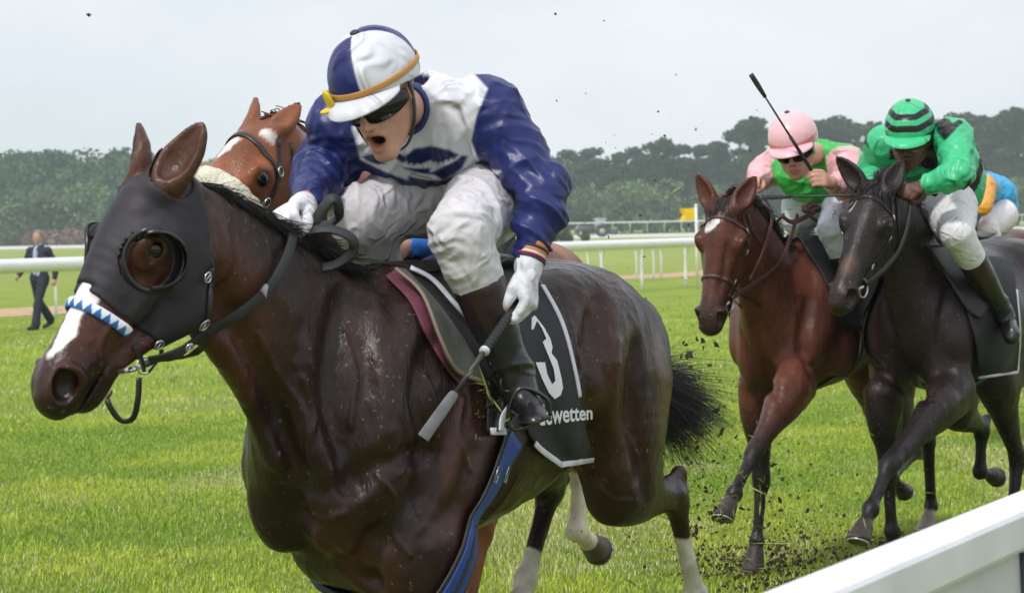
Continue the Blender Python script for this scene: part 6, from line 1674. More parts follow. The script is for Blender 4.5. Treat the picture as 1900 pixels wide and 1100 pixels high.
# ================================================================== bay horse and its rider in pink and green
FB = Frame(1480, 11.4, 31); bp = FB.hp; CDB = unit(FB.cam - np.array([0, 0, 1.7])); RTB = FB.M @ _r; Z3 = np.array([0, 0, 1.])
pl = bp(1346, 382, 0); pd = FB.px(pl)[2]
BFd, BH, root_b = horse(FB, 'reddish bay horse with a white star between the eyes, second pair from the left', pl, FB.hpd(1306, 592, pd - .17), RTB * .94 + CDB * .34, 1.22,
    [(1, FB.hpd(1404, 326, pd)), (-1, FB.hpd(1292, 322, pd + .05))],
    [bp(1388, 440, 0), bp(1420, 520, 0)], [(.085, .15), (.115, .22)],
    [('f', bp(1472, 715, .16), bp(1400, 838, .12), bp(1362, 915, .11), bp(1340, 962, .11)), ('f', bp(1405, 730, -.14), bp(1413, 890, -.14), bp(1404, 1005, -.14), bp(1397, 1056, -.14)),
     ('h', bp(1655, 765, .15), bp(1722, 812, .15), bp(1728, 940, .15), bp(1716, 985, .15), (-.93, .13, 1.22), 1), ('h', bp(1640, 760, -.14), bp(1700, 835, -.14), bp(1655, 885, -.14), bp(1680, 915, -.14), (-.90, -.13, 1.22))],
    (.072, .023, .014), (.13, .040, .023), (.012, .008, .008), 'red_bay_coat', wide=1.12,
    marks=[([(1312, 424), (1321, 414), (1330, 408)], [.020, .028, .018], (.75, .72, .70))],
    grooves=[([(1400, 560), (1412, 640), (1430, 700)], .014, .05, 's'), ([(1375, 620), (1400, 690), (1440, 730)], .012, .05, 's'), ([(1500, 560), (1490, 650), (1520, 720)], .014, .05, 's'), ([(1350, 455), (1345, 500), (1335, 540)], .008, .03, 's')],
    paintf=lambda C, V, H: paint(C, V, tube([bp(1726, 960, .15), bp(1716, 990, .15)], [.05, .06], 1), (.6, .5, .42), .01))
jb_grip = [FB.hpd(1517, 334, pd + .10), bp(1398, 345, -.22)]
bridle(FB, BFd, BH, root_b, M_BRLEATHER, [bp(1480, 398, .06), bp(1455, 398, -.06)])
mb = MB(); kd_ = bp(1505, 392, .08)
for pts in ([(1450, 400), (1470, 412), (1500, 400), (1520, 385), (1505, 378), (1490, 392)], [(1488, 382), (1500, 398), (1518, 408), (1530, 395), (1515, 385), (1500, 392)]):
    mb2_ = MB(); mb2_.sweep([bp(x, y, .06 + .01 * i) for i, (x, y) in enumerate(pts)], .012, .0045, n=6, up=(.3, .8, .5), flat=True); mb2_.out('rein_knot', M_BRLEATHER, root_b)
mb = MB(); mb.sweep([bp(x, y, l) for x, y, l in ((1415, 360, .0), (1432, 400, .06), (1425, 440, .11), (1412, 480, .12), (1392, 520, .10))], .011, .003, n=6, up=(0, 1, .3), flat=True); mb.out('neck_strap', M_BRLEATHER, root_b)
Q_, N_ = loop_on(BFd, (-.06, 0, 1.18), (0, 1, .0), (.15, 0, -1), 70, .004, 0, 2 * math.pi, .7); mb = MB(); mb.sweep(Q_, .035, .003, n=1, ups=N_, flat=True, cap=False); gb = mb.out('girth', M_LEATHER, root_b)
for dx in (-.028, .028): mb = MB(); mb.sweep(Q_ + N_ * .004 + np.array([dx, 0, 0]), .0065, .002, n=1, ups=N_, flat=True, cap=False); mb.out('edging', mat('khaki_web', (.28, .27, .10), .7), gb)
mb = patch(FB, BFd, [(1480, 436), (1500, 470), (1530, 520), (1560, 600)], [(1560, 440), (1575, 480), (1600, 540), (1625, 620)], .016, .005, 16, 24, mirror=True); scb = mb.out('saddlecloth', BLK, root_b)
m2 = MB(); m2.sweep([(-.02, 0, 1.60), (-.14, 0, 1.61), (-.30, 0, 1.605), (-.42, 0, 1.62)], [.09, .12, .13, .14], [.016, .02, .022, .014], n=5, up=(0, 0, 1), ring=14); sdb = m2.out('saddle', M_LEATHER, root_b)
hcb = FB.hpd(1474, 276, pd + .22); HB = HHead(hcb, -RTB * .15 + CDB * .85 - Z3 * .36, Z3 - RTB * .13, 1.08)
JB = dict(pelvis=(-.42, 0, 1.86), chest=(-.20, 0, 1.93), neck=bp(1520, 285, .02), arch=(-.02, 0, .05), shoulder=[bp(1568, 300, .20), bp(1450, 300, -.19)], hip=[(-.40, .11, 1.80), (-.40, -.11, 1.80)],
          elbow=[bp(1585, 348, .30), bp(1418, 318, -.28)], wrist=[FB.hpd(1541, 340, pd + .14), bp(1406, 338, -.26)], grip=jb_grip, gripax=[unit(-RTB * .5 + Z3 * .85), unit(np.array([.1, 1, .2]))], gripn=[CDB, CDB + Z3],
          knee=[bp(1545, 425, .25), bp(1478, 402, -.16)], ankle=[bp(1600, 560, .32), bp(1530, 560, -.32)], toe=[bp(1605, 590, .38), bp(1520, 590, -.38)], head=HB, hk=1.08)
GRN = np.array([.035, .42, .07]); PNK = np.array([.80, .42, .46])
def shirt_b(V, N, I):
    C = np.tile(GRN, (len(V), 1))
    for i in (0, 1): w = ((1 - sstep(I['arm'][i], -.004, .004)) * sstep(I['ta'][i], -.012, .004))[:, None]; C = C * (1 - w) + PNK * w
    return C
def hp_b(q):
    C = np.tile(np.array([.82, .46, .50]), (len(q), 1)); C[(np.abs(q[:, 2] - .048 + .2 * np.abs(q[:, 1]) * (np.abs(q[:, 1]) < .03)) < .009) & (q[:, 0] > -.02)] = (.75, .22, .22)
    return C
rider(FB, 'rider in pink helmet and green vest with pink sleeves, raising a whip', JB, shirt_b, ((.66, .70, .78), .62), (hp_b, mat('pink_shell', attr=True, rough=.3, coat=.3, bump=(60, .15, .002)), (.80, .45, .50), 1.02), silk('pink_green_silk'))
whip('long black whip raised high by the rider in the pink helmet', jb_grip[0] - unit(np.asarray(FB.hpd(1393, 140, pd - .12)) - jb_grip[0]) * .03, FB.hpd(1393, 138, pd - .12), FB, CDB, hl=.28)

# ================================================================== near-black horse and its rider in green and black
FD = Frame(1742, 11.15, 31); dp = FD.hp; CDD = unit(FD.cam - np.array([0, 0, 1.7])); RTD = FD.M @ _r
pl2 = dp(1626, 352, 0); pd2 = FD.px(pl2)[2]
DFd, DH, root_d = horse(FD, 'near-black horse with a faint white star, galloping at right beside the bay', pl2, FD.hpd(1546, 540, pd2 - .30), RTD * .92 + CDD * .40, 1.20,
    [(1, FD.hpd(1676, 296, pd2)), (-1, FD.hpd(1551, 290, pd2 + .06))],
    [dp(1668, 420, 0), dp(1695, 505, 0)], [(.09, .15), (.12, .23)],
    [('f', dp(1768, 725, .17), dp(1650, 862, .12), dp(1615, 945, .11), dp(1592, 1005, .11)), ('f', dp(1640, 745, -.14), dp(1648, 880, -.14), dp(1655, 985, -.14), dp(1662, 1040, -.14)),
     ('h', dp(1850, 715, .16), dp(1888, 850, .16), dp(1874, 985, .16), dp(1862, 1030, .16), (-.93, .13, 1.22)), ('h', dp(1770, 755, -.14), dp(1822, 795, -.14), dp(1818, 875, -.14), dp(1850, 885, -.14), (-.90, -.13, 1.22))],
    (.014, .009, .009), (.028, .016, .015), (.010, .007, .008), 'near_black_coat', wide=1.20, mane_w=1300, mane_d=(-.6, -.2, .55), mouth=.012,
    marks=[([(1586, 372), (1581, 382), (1577, 392)], [.010, .014, .006], (.45, .42, .42))],
    grooves=[([(1640, 560), (1660, 640), (1690, 720)], .014, .05, 's'), ([(1600, 640), (1650, 700), (1720, 740)], .012, .05, 's'), ([(1760, 540), (1745, 640), (1780, 720)], .014, .05, 's'), ([(1700, 700), (1690, 760), (1670, 800)], .012, .04, 's')],
    paintf=lambda C, V, H: paint(C, V, ell(H(.44, .01, -.01), (.05, .035, .04), H.X, H.Y), (.10, .055, .04), .03, .8))
gd = [dp(1690, 360, .13), dp(1640, 372, -.10)]
bridle(FD, DFd, DH, root_d, M_LEATHER, [dp(1688, 372, .10), dp(1652, 380, -.10)], nb=False)
mb = MB(); t_ = [FD.hpd(x, y, pd2 + d) for x, y, d in ((1690, 372, .3), (1684, 402, .22), (1672, 430, .16))]; mb.sweep(t_, .007, .003, n=4, up=CDD, flat=True); mb.out('martingale', mat('orange_strap', (.45, .15, .03), .5), root_d)
Q_, N_ = loop_on(DFd, (-.10, 0, 1.18), (0, 1, .0), (.15, 0, -1), 70, .004, 0, 2 * math.pi, .7); mb = MB(); mb.sweep(Q_, .040, .003, n=1, ups=N_, flat=True, cap=False); gb = mb.out('girth', M_LEATHER, root_d)
mb = MB(); mb.sweep(Q_ + N_ * .004, .022, .002, n=1, ups=N_, flat=True, cap=False); mb.out('webbing', mat('bright_blue_web', (.03, .17, .50), .6), gb)
m2 = MB(); m2.sweep([(-.02, 0, 1.60), (-.14, 0, 1.61), (-.30, 0, 1.605), (-.42, 0, 1.62)], [.09, .12, .13, .14], [.016, .02, .022, .014], n=5, up=(0, 0, 1), ring=14); sdd = m2.out('saddle', M_LEATHER, root_d)
mb = patch(FD, DFd, [(1775, 470), (1790, 560), (1812, 640), (1815, 700)], [(1880, 480), (1888, 560), (1892, 620), (1888, 690)], .016, .005, 20, 30, mirror=True); scd = mb.out('saddlecloth', BLK, root_d)
m2 = MB(); edge_trim(m2, mb.Q[-1], mb.N[-1], .007, .002); edge_trim(m2, mb.Q[8:, -1], mb.N[8:, -1], .007, .002); m2.out('trim', TR_W, scd)
m3 = patch(FD, DFd, [(1720, 455), (1760, 520), (1795, 575), (1822, 592)], [(1770, 455), (1812, 480), (1850, 512), (1840, 560)], .030, .006, 14, 20, mirror=True); m3.out('saddle_flap', mat('black_flap', (.015, .011, .012), .5, bump=(14, .4, .01)), sdd)
hcd = FD.hpd(1690, 240, pd2 + .25); HD = HHead(FD.hpd(1688, 256, pd2 + .25), -RTD * .12 + CDD * .80 - Z3 * .38, Z3 + RTD * .02, 1.08)
JD = dict(pelvis=dp(1764, 352, 0), chest=dp(1738, 300, 0), neck=dp(1718, 262, .02), arch=(-.02, 0, .05), shoulder=[dp(1768, 255, .21), dp(1645, 268, -.20)], hip=[dp(1762, 385, .11), dp(1750, 378, -.11)],
          elbow=[dp(1782, 325, .33), dp(1612, 325, -.33)], wrist=[dp(1712, 346, .17), dp(1635, 352, -.16)], grip=gd, gripax=[unit(RTD + CDD * .2), unit(RTD)], gripn=[CDD + Z3 * .6, CDD + Z3],
          knee=[dp(1775, 432, .27), dp(1700, 415, -.16)], ankle=[dp(1858, 575, .33), dp(1760, 570, -.33)], toe=[dp(1868, 612, .40), dp(1755, 600, -.38)], head=HD, hk=1.1)
G2 = np.array([.04, .46, .20]); BK = np.array([.013, .010, .012])
def shirt_d(V, N, I):
    C = np.tile(G2, (len(V), 1)); body = np.minimum(I['arm'][0], I['arm'][1]) > 0
    w = (body & (I['tt'] > .18) & (I['tt'] < .42)) | (body & (I['tt'] > .86)); C[w] = BK
    for pg in ([(1698, 432), (1722, 404), (1752, 398), (1776, 372), (1800, 330), (1806, 352), (1794, 396), (1768, 424), (1728, 446), (1702, 448)], [(1660, 398), (1700, 410), (1690, 425), (1655, 410)], [(1734, 214), (1762, 222), (1775, 240), (1752, 262), (1738, 244)]):
        w = (1 - sstep(poly_sdf(I['px'], pg) / 390, -.004, .004))[:, None] * ((N @ CDD) > -.3)[:, None]; C = C * (1 - w) + BK * w
    return C
def hp_d(q):
    C = np.tile(np.array([.05, .50, .22]), (len(q), 1)); z = q[:, 2] - .004 * (np.abs((np.degrees(np.arctan2(q[:, 1], q[:, 0])) % 60) - 30) / 30)
    for a_, b_ in ((.020, .040), (.066, .092), (.112, .132)): C[(z > a_) & (z < b_)] = BK
    return C
rider(FD, 'rider in green and black hooped cap and silks, driving the near-black horse', JD, shirt_d, ((.74, .72, .74), .80), (hp_d, silk('green_black_silk'), (.05, .50, .22), 1.02, mat('amber_lens', (.10, .04, .01), .1, spec=.8)), silk('green_black_silk'), skinc=(.11, .050, .034), gloves=None, lip=(.09, .03, .025))
wa_, wb_ = dp(1735, 364, .16), FD.hpd(1413, 366, pd2 - .10)
wt = gd[0] + unit(wa_ - wb_) * .12
whip('black whip held level by the rider in the green and black cap', wt, FD.hpd(1413, 366, pd2 + .10), FD, CDD, hl=.14)

# ================================================================== chestnut horse beyond the leader
FC = Frame(742, 7.15, 24)
cp_ = FC.hp; RTC = FC.M @ _r; CDC = unit(FC.cam - np.array([0, 0, 1.8]))
pl3 = cp_(492, 246, 0); pd3 = FC.px(pl3)[2]
CFd, CH, root_c = horse(FC, 'chestnut horse with white face marks, head showing between the leader and its rider', pl3, FC.hpd(248, 478, pd3 - .32), RTC * .74 + CDC * .62, 1.20,
    [(1, FC.hpd(556, 190, pd3 + .02)), (-1, FC.hpd(474, 178, pd3 + .08))],
    [cp_(575, 370, 0), cp_(650, 450, 0)], [(.09, .17), (.12, .24)],
    [('f', (.10, .15, 1.0), cp_(842, 1062, .14), (-.02, .14, .50), (-.12, .14, .42)), ('f', (.02, -.14, 1.0), (.10, -.14, .66), (-.22, -.14, .50), (-.30, -.14, .58)),
     ('h', (-.95, .15, 1.12), cp_(1078, 870, .15), cp_(1070, 985, .15), cp_(1112, 1022, .15), (-.93, .13, 1.25)), ('h', (-.75, -.14, 1.0), (-.85, -.14, .68), (-.70, -.14, .40), (-.62, -.14, .30), (-.90, -.13, 1.22))],
    (.21, .068, .028), (.27, .095, .040), (.16, .052, .022), 'chestnut_coat', dz=.06, dark_legs=-1, fore=-1, earw=.70, mane_d=(-.8, .1, .1),
    marks=[([(404, 292), (418, 276), (434, 262)], [.008, .020, .012], (.78, .74, .70)), ([(487, 244), (505, 256)], [.012, .012], (.75, .70, .66)), ([(478, 392), (492, 374)], [.010, .012], (.75, .70, .66))],
    paintf=lambda C, V, H: paint(C, V, tube([cp_(1074, 905, .15), cp_(1070, 985, .15), cp_(1100, 1010, .15)], [.07, .08, .06], 1), (.66, .58, .48), .006, 1, .014))
jc_grip = [cp_(716, 466, .10), cp_(690, 470, -.10)]
brc = bridle(FC, CFd, CH, root_c, M_LEATHER, [cp_(700, 470, .08), cp_(680, 470, -.08)], nb=False)
Q_, N_ = loop_on(CFd, CH(.265, 0, -.08), CH.Z + CH.X * .05, CH.Y, 70, .018)
Vn, Fn = sweep(Q_, .033, .022, n=1, ups=N_, ring=18, cap=False); Vn = Vn + .004 * fbm(Vn, 60, 3, 3)[:, None]
mesh_from('sheepskin_noseband', Vn, Fn, mat('sheepskin', (.70, .66, .52), .95, noise=(30, .1), bump=(120, .9, .01)), brc)
mb = MB(); c0 = [FC.hpd(x, y, pd3 + .45) for x, y in ((640, 312), (662, 300), (682, 312), (690, 335), (676, 350))]; mb.sweep(c0, .010, .003, n=5, up=(.2, 1, .2), flat=True); mb.out('rein_loop', mat('tan_rein', (.50, .22, .10), .5), brc)
m2 = MB(); m2.sweep([(-.02, 0, 1.66), (-.14, 0, 1.67), (-.30, 0, 1.665), (-.42, 0, 1.68)], [.09, .12, .13, .14], [.016, .02, .022, .014], n=5, up=(0, 0, 1), ring=14); sdc = m2.out('saddle', M_LEATHER, root_c)
mb = patch(FC, CFd, [(760, 440), (770, 520), (790, 600)], [(960, 440), (975, 520), (985, 600)], .012, .005, 16, 20, mirror=True); scc = mb.out('saddlecloth', BLK, root_c); m2 = MB(); edge_trim(m2, mb.Q[:, -1], mb.N[:, -1], .008); m2.out('trim', TR_W, scc)
HC = HHead(cp_(770, 235, .0), -RTC * .40 + CDC * .62 - Z3 * .5, Z3, 1.0)
JC = dict(pelvis=(-.45, 0, 1.82), chest=(-.22, 0, 1.86), neck=(-.03, 0, 1.93), arch=(-.02, 0, .02), shoulder=[(-.08, .18, 1.88), (-.08, -.18, 1.88)], hip=[(-.42, .11, 1.80), (-.42, -.11, 1.80)],
          elbow=[(-.02, .26, 1.70), (-.02, -.26, 1.70)], wrist=[cp_(748, 455, .14), cp_(712, 462, -.14)], grip=jc_grip, gripax=[unit(RTC * .2 + Z3 * .9 + CDC * .2), unit(RTC)], gripn=[CDC + Z3 * .2, CDC + Z3],
          knee=[(.02, .26, 1.62), (-.02, -.24, 1.62)], ankle=[(-.22, .32, 1.26), (-.22, -.32, 1.26)], toe=[(-.12, .36, 1.20), (-.12, -.36, 1.20)], head=HC, hk=1.1)
BLU = np.array([.03, .16, .60])
rider(FC, 'rider in blue silks almost hidden behind the leading rider, bare fist on the reins', JC, lambda V, N, I: np.tile(BLU, (len(V), 1)), ((.02, .02, .022), .6), (lambda q: np.tile(BLU, (len(q), 1)), silk('plain_silk'), tuple(BLU), 1.0), silk('plain_silk'), h=.010)

# ================================================================== far horse at the right edge and its rider
FE = Frame(1815, 18.0, 31); ep = FE.hp; RTE = FE.M @ _r; CDE = unit(FE.cam - np.array([0, 0, 1.8])); pl4 = (.80, 0, 1.80)
EFd, EH_, root_e = horse(FE, 'brown horse at the right edge, mostly hidden behind the near-black one', pl4, (1.18, -.02, 1.38), (.0, 1, 0), 1.05, [(1, (.82, .07, 1.97)), (-1, (.82, -.07, 1.97))],
    [(.62, 0, 1.62), (.42, 0, 1.45)], [(.09, .16), (.12, .23)],
    [('f', (.05, .15, .98), (.35, .14, .75), (.50, .14, .45), (.55, .14, .33)), ('f', (.05, -.15, .98), (.05, -.14, .55), (-.05, -.14, .25), (-.10, -.14, .15)), ('h', (-.75, .15, 1.0), (-.95, .15, .62), (-.85, .15, .28), (-.78, .15, .18), (-.93, .13, 1.22)), ('h', (-.80, -.15, 1.0), (-1.15, -.15, .72), (-1.35, -.15, .45), (-1.40, -.15, .35), (-.93, -.13, 1.22))],
    (.17, .060, .038), (.20, .075, .045), (.03, .02, .018), 'far_brown_coat', h=.013, mane_w=300)
bridle(FE, EFd, EH_, root_e, M_LEATHER, [(.1, .05, 1.68), (.1, -.05, 1.68)])
m2 = MB(); m2.sweep([(-.02, 0, 1.60), (-.14, 0, 1.61), (-.30, 0, 1.605), (-.42, 0, 1.62)], [.09, .12, .13, .14], [.016, .02, .022, .014], n=5, up=(0, 0, 1), ring=14); m2.out('saddle', M_LEATHER, root_e)
mb = patch(FE, EFd, [(1812, 440), (1820, 500), (1830, 560)], [(1880, 440), (1885, 500), (1890, 560)], .014, .006, 12, 14, mirror=True); mb.out('saddlecloth', BLK, root_e)
HE = HHead(ep(1802, 325, 0), CDE * .8 - RTE * .5 - Z3 * .3, Z3, 1.0)
JE = dict(pelvis=ep(1848, 395, 0), chest=ep(1838, 358, 0), neck=ep(1815, 338, 0), arch=(-.02, 0, .04), shoulder=[ep(1828, 345, .17), ep(1806, 350, -.17)], hip=[ep(1858, 400, .12), ep(1842, 398, -.12)],
          elbow=[ep(1822, 385, .30), (.1, -.28, 1.75)], wrist=[ep(1800, 378, .14), (.25, -.12, 1.70)], grip=[ep(1790, 380, .10), (.33, -.08, 1.70)], gripax=[unit((0, 1, .2)), unit((0, 1, .2))], gripn=[Z3 + CDE, Z3 + CDE],
          knee=[ep(1832, 425, .24), (.02, -.24, 1.55)], ankle=[ep(1870, 480, .33), (-.22, -.32, 1.20)], toe=[ep(1888, 492, .38), (-.12, -.36, 1.14)], head=HE, hk=1.1)
ORG, CYA = np.array([.72, .32, .03]), np.array([.02, .36, .68])
def shirt_e(V, N, I):
    C = np.tile(CYA, (len(V), 1))
    for i in (0, 1): C[(I['arm'][i] < .01) & (I['ta'][i] > .02)] = ORG
    return C
rider(FE, 'rider in turquoise and orange silks at the far right, behind the green rider', JE, shirt_e, ((.74, .70, .72), .55), (lambda q: np.tile(np.array([.02, .02, .025]), (len(q), 1)), silk('far_silk'), (.02, .02, .025), 1.0), silk('far_silk'), h=.012)
# ================================================================== the man walking behind the rail
# local frame: x to the viewer's left (his way), z up, y away... he walks towards the viewer's left and a little forward
mo = G(76, 611); A0 = np.array([mo[0], mo[1], 0]); fx = unit(np.array([-.42, -.90, 0])); lx = np.cross([0, 0, 1.], fx)
def ml(f, l, z): return np.array([f, l, z])
rm_ = empty('person', A0, math.atan2(fx[1], fx[0]), label='grey-haired man in a dark blue suit striding along behind the rail', cat='person')
HM = HHead((.03, 0, 1.66), np.array([1, .22, -.05]), (0, 0, 1), 1.0)
JM = dict(pelvis=(0, 0, .98), chest=(.0, 0, 1.30), neck=(.01, 0, 1.50), arch=(0, 0, 0), shoulder=[(0, .19, 1.42), (0, -.19, 1.42)], hip=[(0, .09, .93), (0, -.09, .93)],
          elbow=[(-.10, .27, 1.16), (.06, -.28, 1.16)], wrist=[(-.05, .29, .90), (.26, -.27, .97)], grip=[(-.02, .29, .82), (.33, -.26, .93)], gripax=[unit((1, 0, 0)), unit((0, 0, 1))], gripn=[(0, 1, 0), (0, -1, 0)],
          knee=[(.20, .10, .50), (-.10, -.09, .50)], ankle=[(.30, .11, .09), (-.42, -.09, .16)], toe=[(.46, .12, .05), (-.30, -.10, .05)], head=HM)
BFm = body_field(JM, 0, .9); V, Fq = skin(BFm, .011, 1); C = np.tile(np.array([.50, .27, .20]), (len(V), 1)); mesh_from('body', V, Fq, M_SKIN, rm_, col=C)
SU = np.array([.018, .022, .045]); msuit = mat('suit_wool', attr=True, rough=.8, bump=(14, .4, .01))
def tubes(*a): 
    f = Field()
    for t, k in a: f.add(t, k)
    return f
Jk = tubes((tube([(0, 0, .86), (0, 0, 1.05), (0, 0, 1.30), (0, 0, 1.46)], [(.185, .125), (.165, .115), (.20, .13), (.13, .085)], 4, (0, 1, 0)), .04))
for i, s_ in enumerate((1, -1)):
    s0, e0, w0 = [np.asarray(JM[k][i], float) for k in ('shoulder', 'elbow', 'wrist')]; Jk.add(ball(s0, .075), .05); Jk.add(tube([s0, e0, lerp(e0, w0, .92)], [.068, .060, .046], 3), .03)
Jk.sub(tube([(.16, .0, 1.46), (.15, 0, 1.22), (.14, 0, .95), (.14, 0, .84)], [.055, .03, .035, .07], 2), .01)
V, Fq = skin(Jk, .010, 1); V = V + vnormals(V, Fq) * foldf(V, (0, 0, 1), (0, 0, 1), .006, 8, .5, 2)[:, None]; mesh_from('jacket', V, Fq, msuit, rm_, col=np.tile(SU, (len(V), 1)))
Sh = tubes((tube([(.015, 0, .92), (.015, 0, 1.30), (.02, 0, 1.46)], [(.13, .108), (.14, .118), (.075, .07)], 4, (0, 1, 0)), .04), (tube([(.01, 0, 1.46), (.01, 0, 1.525)], [.066, .062], 1), .01))
V, Fq = skin(Sh, .010, 1); mesh_from('shirt', V, Fq, cotton('shirt_blue'), rm_, col=np.tile(np.array([.42, .52, .70]), (len(V), 1)))
mb = MB(); mb.sweep([(.10, 0, 1.49), (.135, 0, 1.38), (.14, 0, 1.15), (.135, 0, .98)], [.02, .03, .038, .03], .008, n=4, up=(1, 0, 0), flat=True); mb.out('tie', mat('tie_lilac', (.45, .42, .62), .5), rm_)
Tr = tubes((tube([(0, 0, 1.02), (0, 0, .90)], [(.16, .12), (.165, .125)], 2, (0, 1, 0)), .04))
for i in range(2): h0, k0, a0 = [np.asarray(JM[k][i], float) for k in ('hip', 'knee', 'ankle')]; Tr.add(tube([h0, lerp(h0, k0, .5), k0, lerp(k0, a0, .5), lerp(k0, a0, .98)], [.105, .09, .076, .075, .080], 3), .03)
V, Fq = skin(Tr, .010, 1); V = V + vnormals(V, Fq) * foldf(V, (0, 0, 1), (0, 0, 1), .006, 7, .5, 2)[:, None]; mesh_from('trousers', V, Fq, msuit, rm_, col=np.tile(SU * .8, (len(V), 1)))
for i in range(2): a0, t0 = [np.asarray(JM[k][i], float) for k in ('ankle', 'toe')]; f = tubes((tube([a0 + [-.04, 0, -.04], lerp(a0, t0, .6) + [0, 0, -.02], t0 + [.06, 0, -.01]], [.045, .042, .038], 2), .02)); V, Fq = skin(f, .009, 1); mesh_from('shoe', V, Fq, M_LEATHER, rm_)
hf_ = Field(); hf_.add(ell(HM(-.02, 0, .05), (.104, .084, .09), HM.X, HM.Y), .02); hf_.sub(ell(HM(.10, 0, .0), (.09, .12, .10), HM.X, HM.Y), .02); hf_.sub(ell(HM(.02, 0, -.06), (.14, .14, .06), HM.X, HM.Y), .02)
V, Fq = skin(hf_, .008, 1); mesh_from('hair', V, Fq, mat('grey_hair', (.22, .19, .17), .8, bump=(60, .6, .006)), rm_)
# ================================================================== flying turf and soil
rgc = np.random.default_rng(21); CLM = []
M_SOIL = mat('soil', (.045, .026, .015), .95, noise=(60, .4), bump=(120, .8, .004))
for v in range(7):
    f = Field(); r0 = np.array([1, rgc.uniform(.5, .9), rgc.uniform(.4, .8)])
    f.add(ell((0, 0, 0), r0 * .5), .1)
    for _ in range(4): f.add(ell(rgc.normal(0, .30, 3), rgc.uniform(.15, .36, 3)), .12)
    V, Fq = skin(f, .14, 0); V = V * (1 + .35 * fbm(V, 2.6, v, 2))[:, None]; me = mesh_from('soil_clod', V, Fq, M_SOIL, smooth=False); CLM.append(me)
usedc = set()
def clod(p, s, label, grp='flying clods of soil'):
    v = int(rgc.integers(0, 7)); src = CLM[v]
    o = src if v not in usedc else src.copy()
    if v in usedc: COL.objects.link(o)
    usedc.add(v); o.location = p; sc = s * rgc.uniform(.6, 1.2, 3); o.scale = sc; o.rotation_euler = rgc.uniform(0, 6, 3); tagit(o, label, 'soil clod', grp)
zones = [((1250, 1340), (600, 1000), (7.3, 9.6), 62, .019, 'dark crumb of soil flying behind the tail and hind legs of the leading horse'),
         ((1270, 1500), (780, 1060), (8.5, 11.5), 60, .017, 'clod of soil thrown up under the reddish bay horse'),
         ((1440, 1680), (820, 1040), (9.5, 11.8), 52, .016, 'clod of soil flying between the bay and the near-black horse'),
         ((1265, 1330), (630, 760), (9, 10.5), 12, .014, 'clod of soil falling below the muzzle of the reddish bay horse'),
         ((1120, 1300), (240, 560), (7, 11), 20, .009, 'speck of soil in the air between the leading rider and the bay horse'),
         ((960, 1260), (20, 330), (6.5, 10), 12, .007, 'speck of soil against the sky right of the leading rider'),
         ((1290, 1420), (150, 300), (8, 10), 5, .008, 'speck of soil against the sky left of the raised whip'),
         ((960, 1110), (560, 880), (5.35, 5.6), 26, .0045, 'tiny crumb of soil in front of the flank of the leading horse'),
         ((600, 900), (560, 1060), (4.9, 5.15), 22, .0035, 'tiny crumb of soil in front of the shoulder of the leading horse'),
         ((1500, 1890), (560, 900), (9.6, 10.2), 26, .006, 'tiny crumb of soil in front of the near-black horse')]
for (x0, x1), (y0, y1), (d0, d1), n, s, lab in zones:
    for _ in range(n):
        px, py = rgc.uniform(x0, x1), rgc.uniform(y0, y1)
        if 50 < n < 62 and rgc.random() < .5: py = y1 - abs(rgc.normal(0, .25)) * (y1 - y0)
        p = P(px, py, rgc.uniform(d0, d1))
        if p[2] < .03: p[2] = rgc.uniform(.03, .10)
        clod(p, s * min(.4 + rgc.exponential(.45), 1.3), lab)
clod(P(165, 28, 6.5), .011, 'single dark clod high in the sky at the upper left')
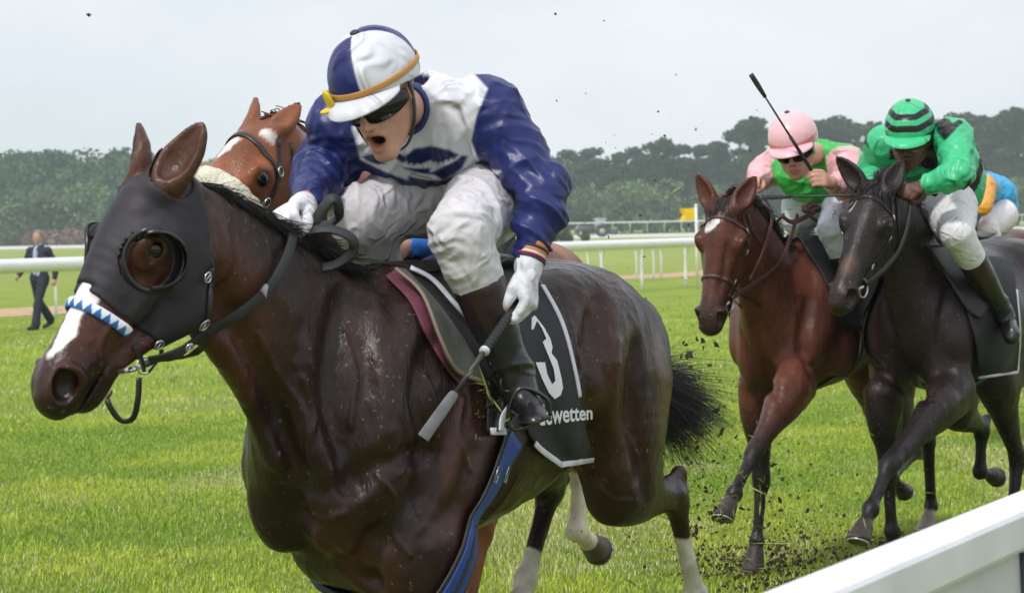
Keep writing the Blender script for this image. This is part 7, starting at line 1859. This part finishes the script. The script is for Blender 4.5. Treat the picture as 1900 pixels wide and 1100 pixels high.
# fine spray of soil and cut grass, uncountable
mb = MB(); Vc, Fc, Cc = [], [], []; n_ = 0
for (cx, cy, sx_, sy_, d0, d1, n, s) in ((1285, 850, 55, 120, 7.6, 9.8, 800, .0036), (1400, 990, 110, 55, 9, 11.4, 700, .0042), (1540, 960, 90, 60, 10, 11.6, 420, .0042), (1240, 1010, 50, 60, 7.4, 8.5, 150, .0026), (905, 730, 16, 32, 5.5, 5.56, 170, .0018), (1350, 900, 60, 90, 9, 11, 160, .0036)):
    for _ in range(n):
        p = P(rgc.normal(cx, sx_), min(rgc.normal(cy, sy_), 1120), rgc.uniform(d0, d1)); p[2] = max(p[2], .02); g_ = rgc.random() < .12; r_ = s * (.5 + rgc.exponential(.7)); q = rgc.normal(0, 1, (4, 3)); q /= np.linalg.norm(q, axis=1, keepdims=True)
        if g_: a = unit(rgc.normal(0, 1, 3)); q = np.array([a * 6, -a * 6, unit(rgc.normal(0, 1, 3)) * .6, unit(rgc.normal(0, 1, 3)) * .6])
        Vc.append(p + q * r_); Fc += [(n_, n_ + 1, n_ + 2), (n_, n_ + 2, n_ + 3), (n_, n_ + 3, n_ + 1), (n_ + 1, n_ + 3, n_ + 2)]; n_ += 4; Cc += [(.25, .30, .06) if g_ else tuple(np.array([.05, .028, .016]) * rgc.uniform(.6, 1.6))] * 4
o = mesh_from('soil_spray', np.vstack(Vc), Fc, mat('spray', attr=True, rough=.95), None, col=np.array(Cc), smooth=False); tagit(o, 'fine spray of soil and cut grass thrown up by the hooves', 'soil spray', kind='stuff')
# torn turf where the hooves have dug in
Vc, Fc = [], []; n_ = 0
for (px, py, rr) in ((1398, 1058, .30), (1440, 1050, .35), (1660, 1035, .3), (1560, 1030, .35), (1480, 1090, .3), (1350, 1080, .25)):
    c = G(px, py)
    for _ in range(120):
        a, r = rgc.uniform(0, 6.28), rr * rgc.random() ** .6; p = c + np.array([math.cos(a) * r, math.sin(a) * r * 2.2, rgc.uniform(.01, .05)]); q = rgc.normal(0, 1, (4, 3)); q /= np.linalg.norm(q, axis=1, keepdims=True); Vc.append(p + q * rgc.uniform(.008, .022)); Fc += [(n_, n_ + 1, n_ + 2), (n_, n_ + 2, n_ + 3), (n_, n_ + 3, n_ + 1), (n_ + 1, n_ + 3, n_ + 2)]; n_ += 4
o = mesh_from('torn_turf', np.vstack(Vc), Fc, M_SOIL, None, smooth=False); tagit(o, 'loose dark soil torn from the turf under the bay horse', 'soil', kind='stuff')
# ================================================================== the air
hz = bpy.data.materials.new('haze'); hz.use_nodes = True; t = hz.node_tree; t.nodes.clear(); o_ = _n(t, 'ShaderNodeOutputMaterial'); pv = _n(t, 'ShaderNodeVolumePrincipled'); pv.inputs['Density'].default_value = .00045; pv.inputs['Color'].default_value = (.78, .90, 1.0, 1); pv.inputs['Anisotropy'].default_value = .2
t.links.new(pv.outputs[0], o_.inputs['Volume'])
mb = MB(); mb.box((0, 330, 14.5), (700, 380, 15.5)); h = mb.out('haze', hz, None, smooth=False, kind='stuff')
h['label'] = 'thin grey-blue haze over the far side of the course'; h['category'] = 'haze'
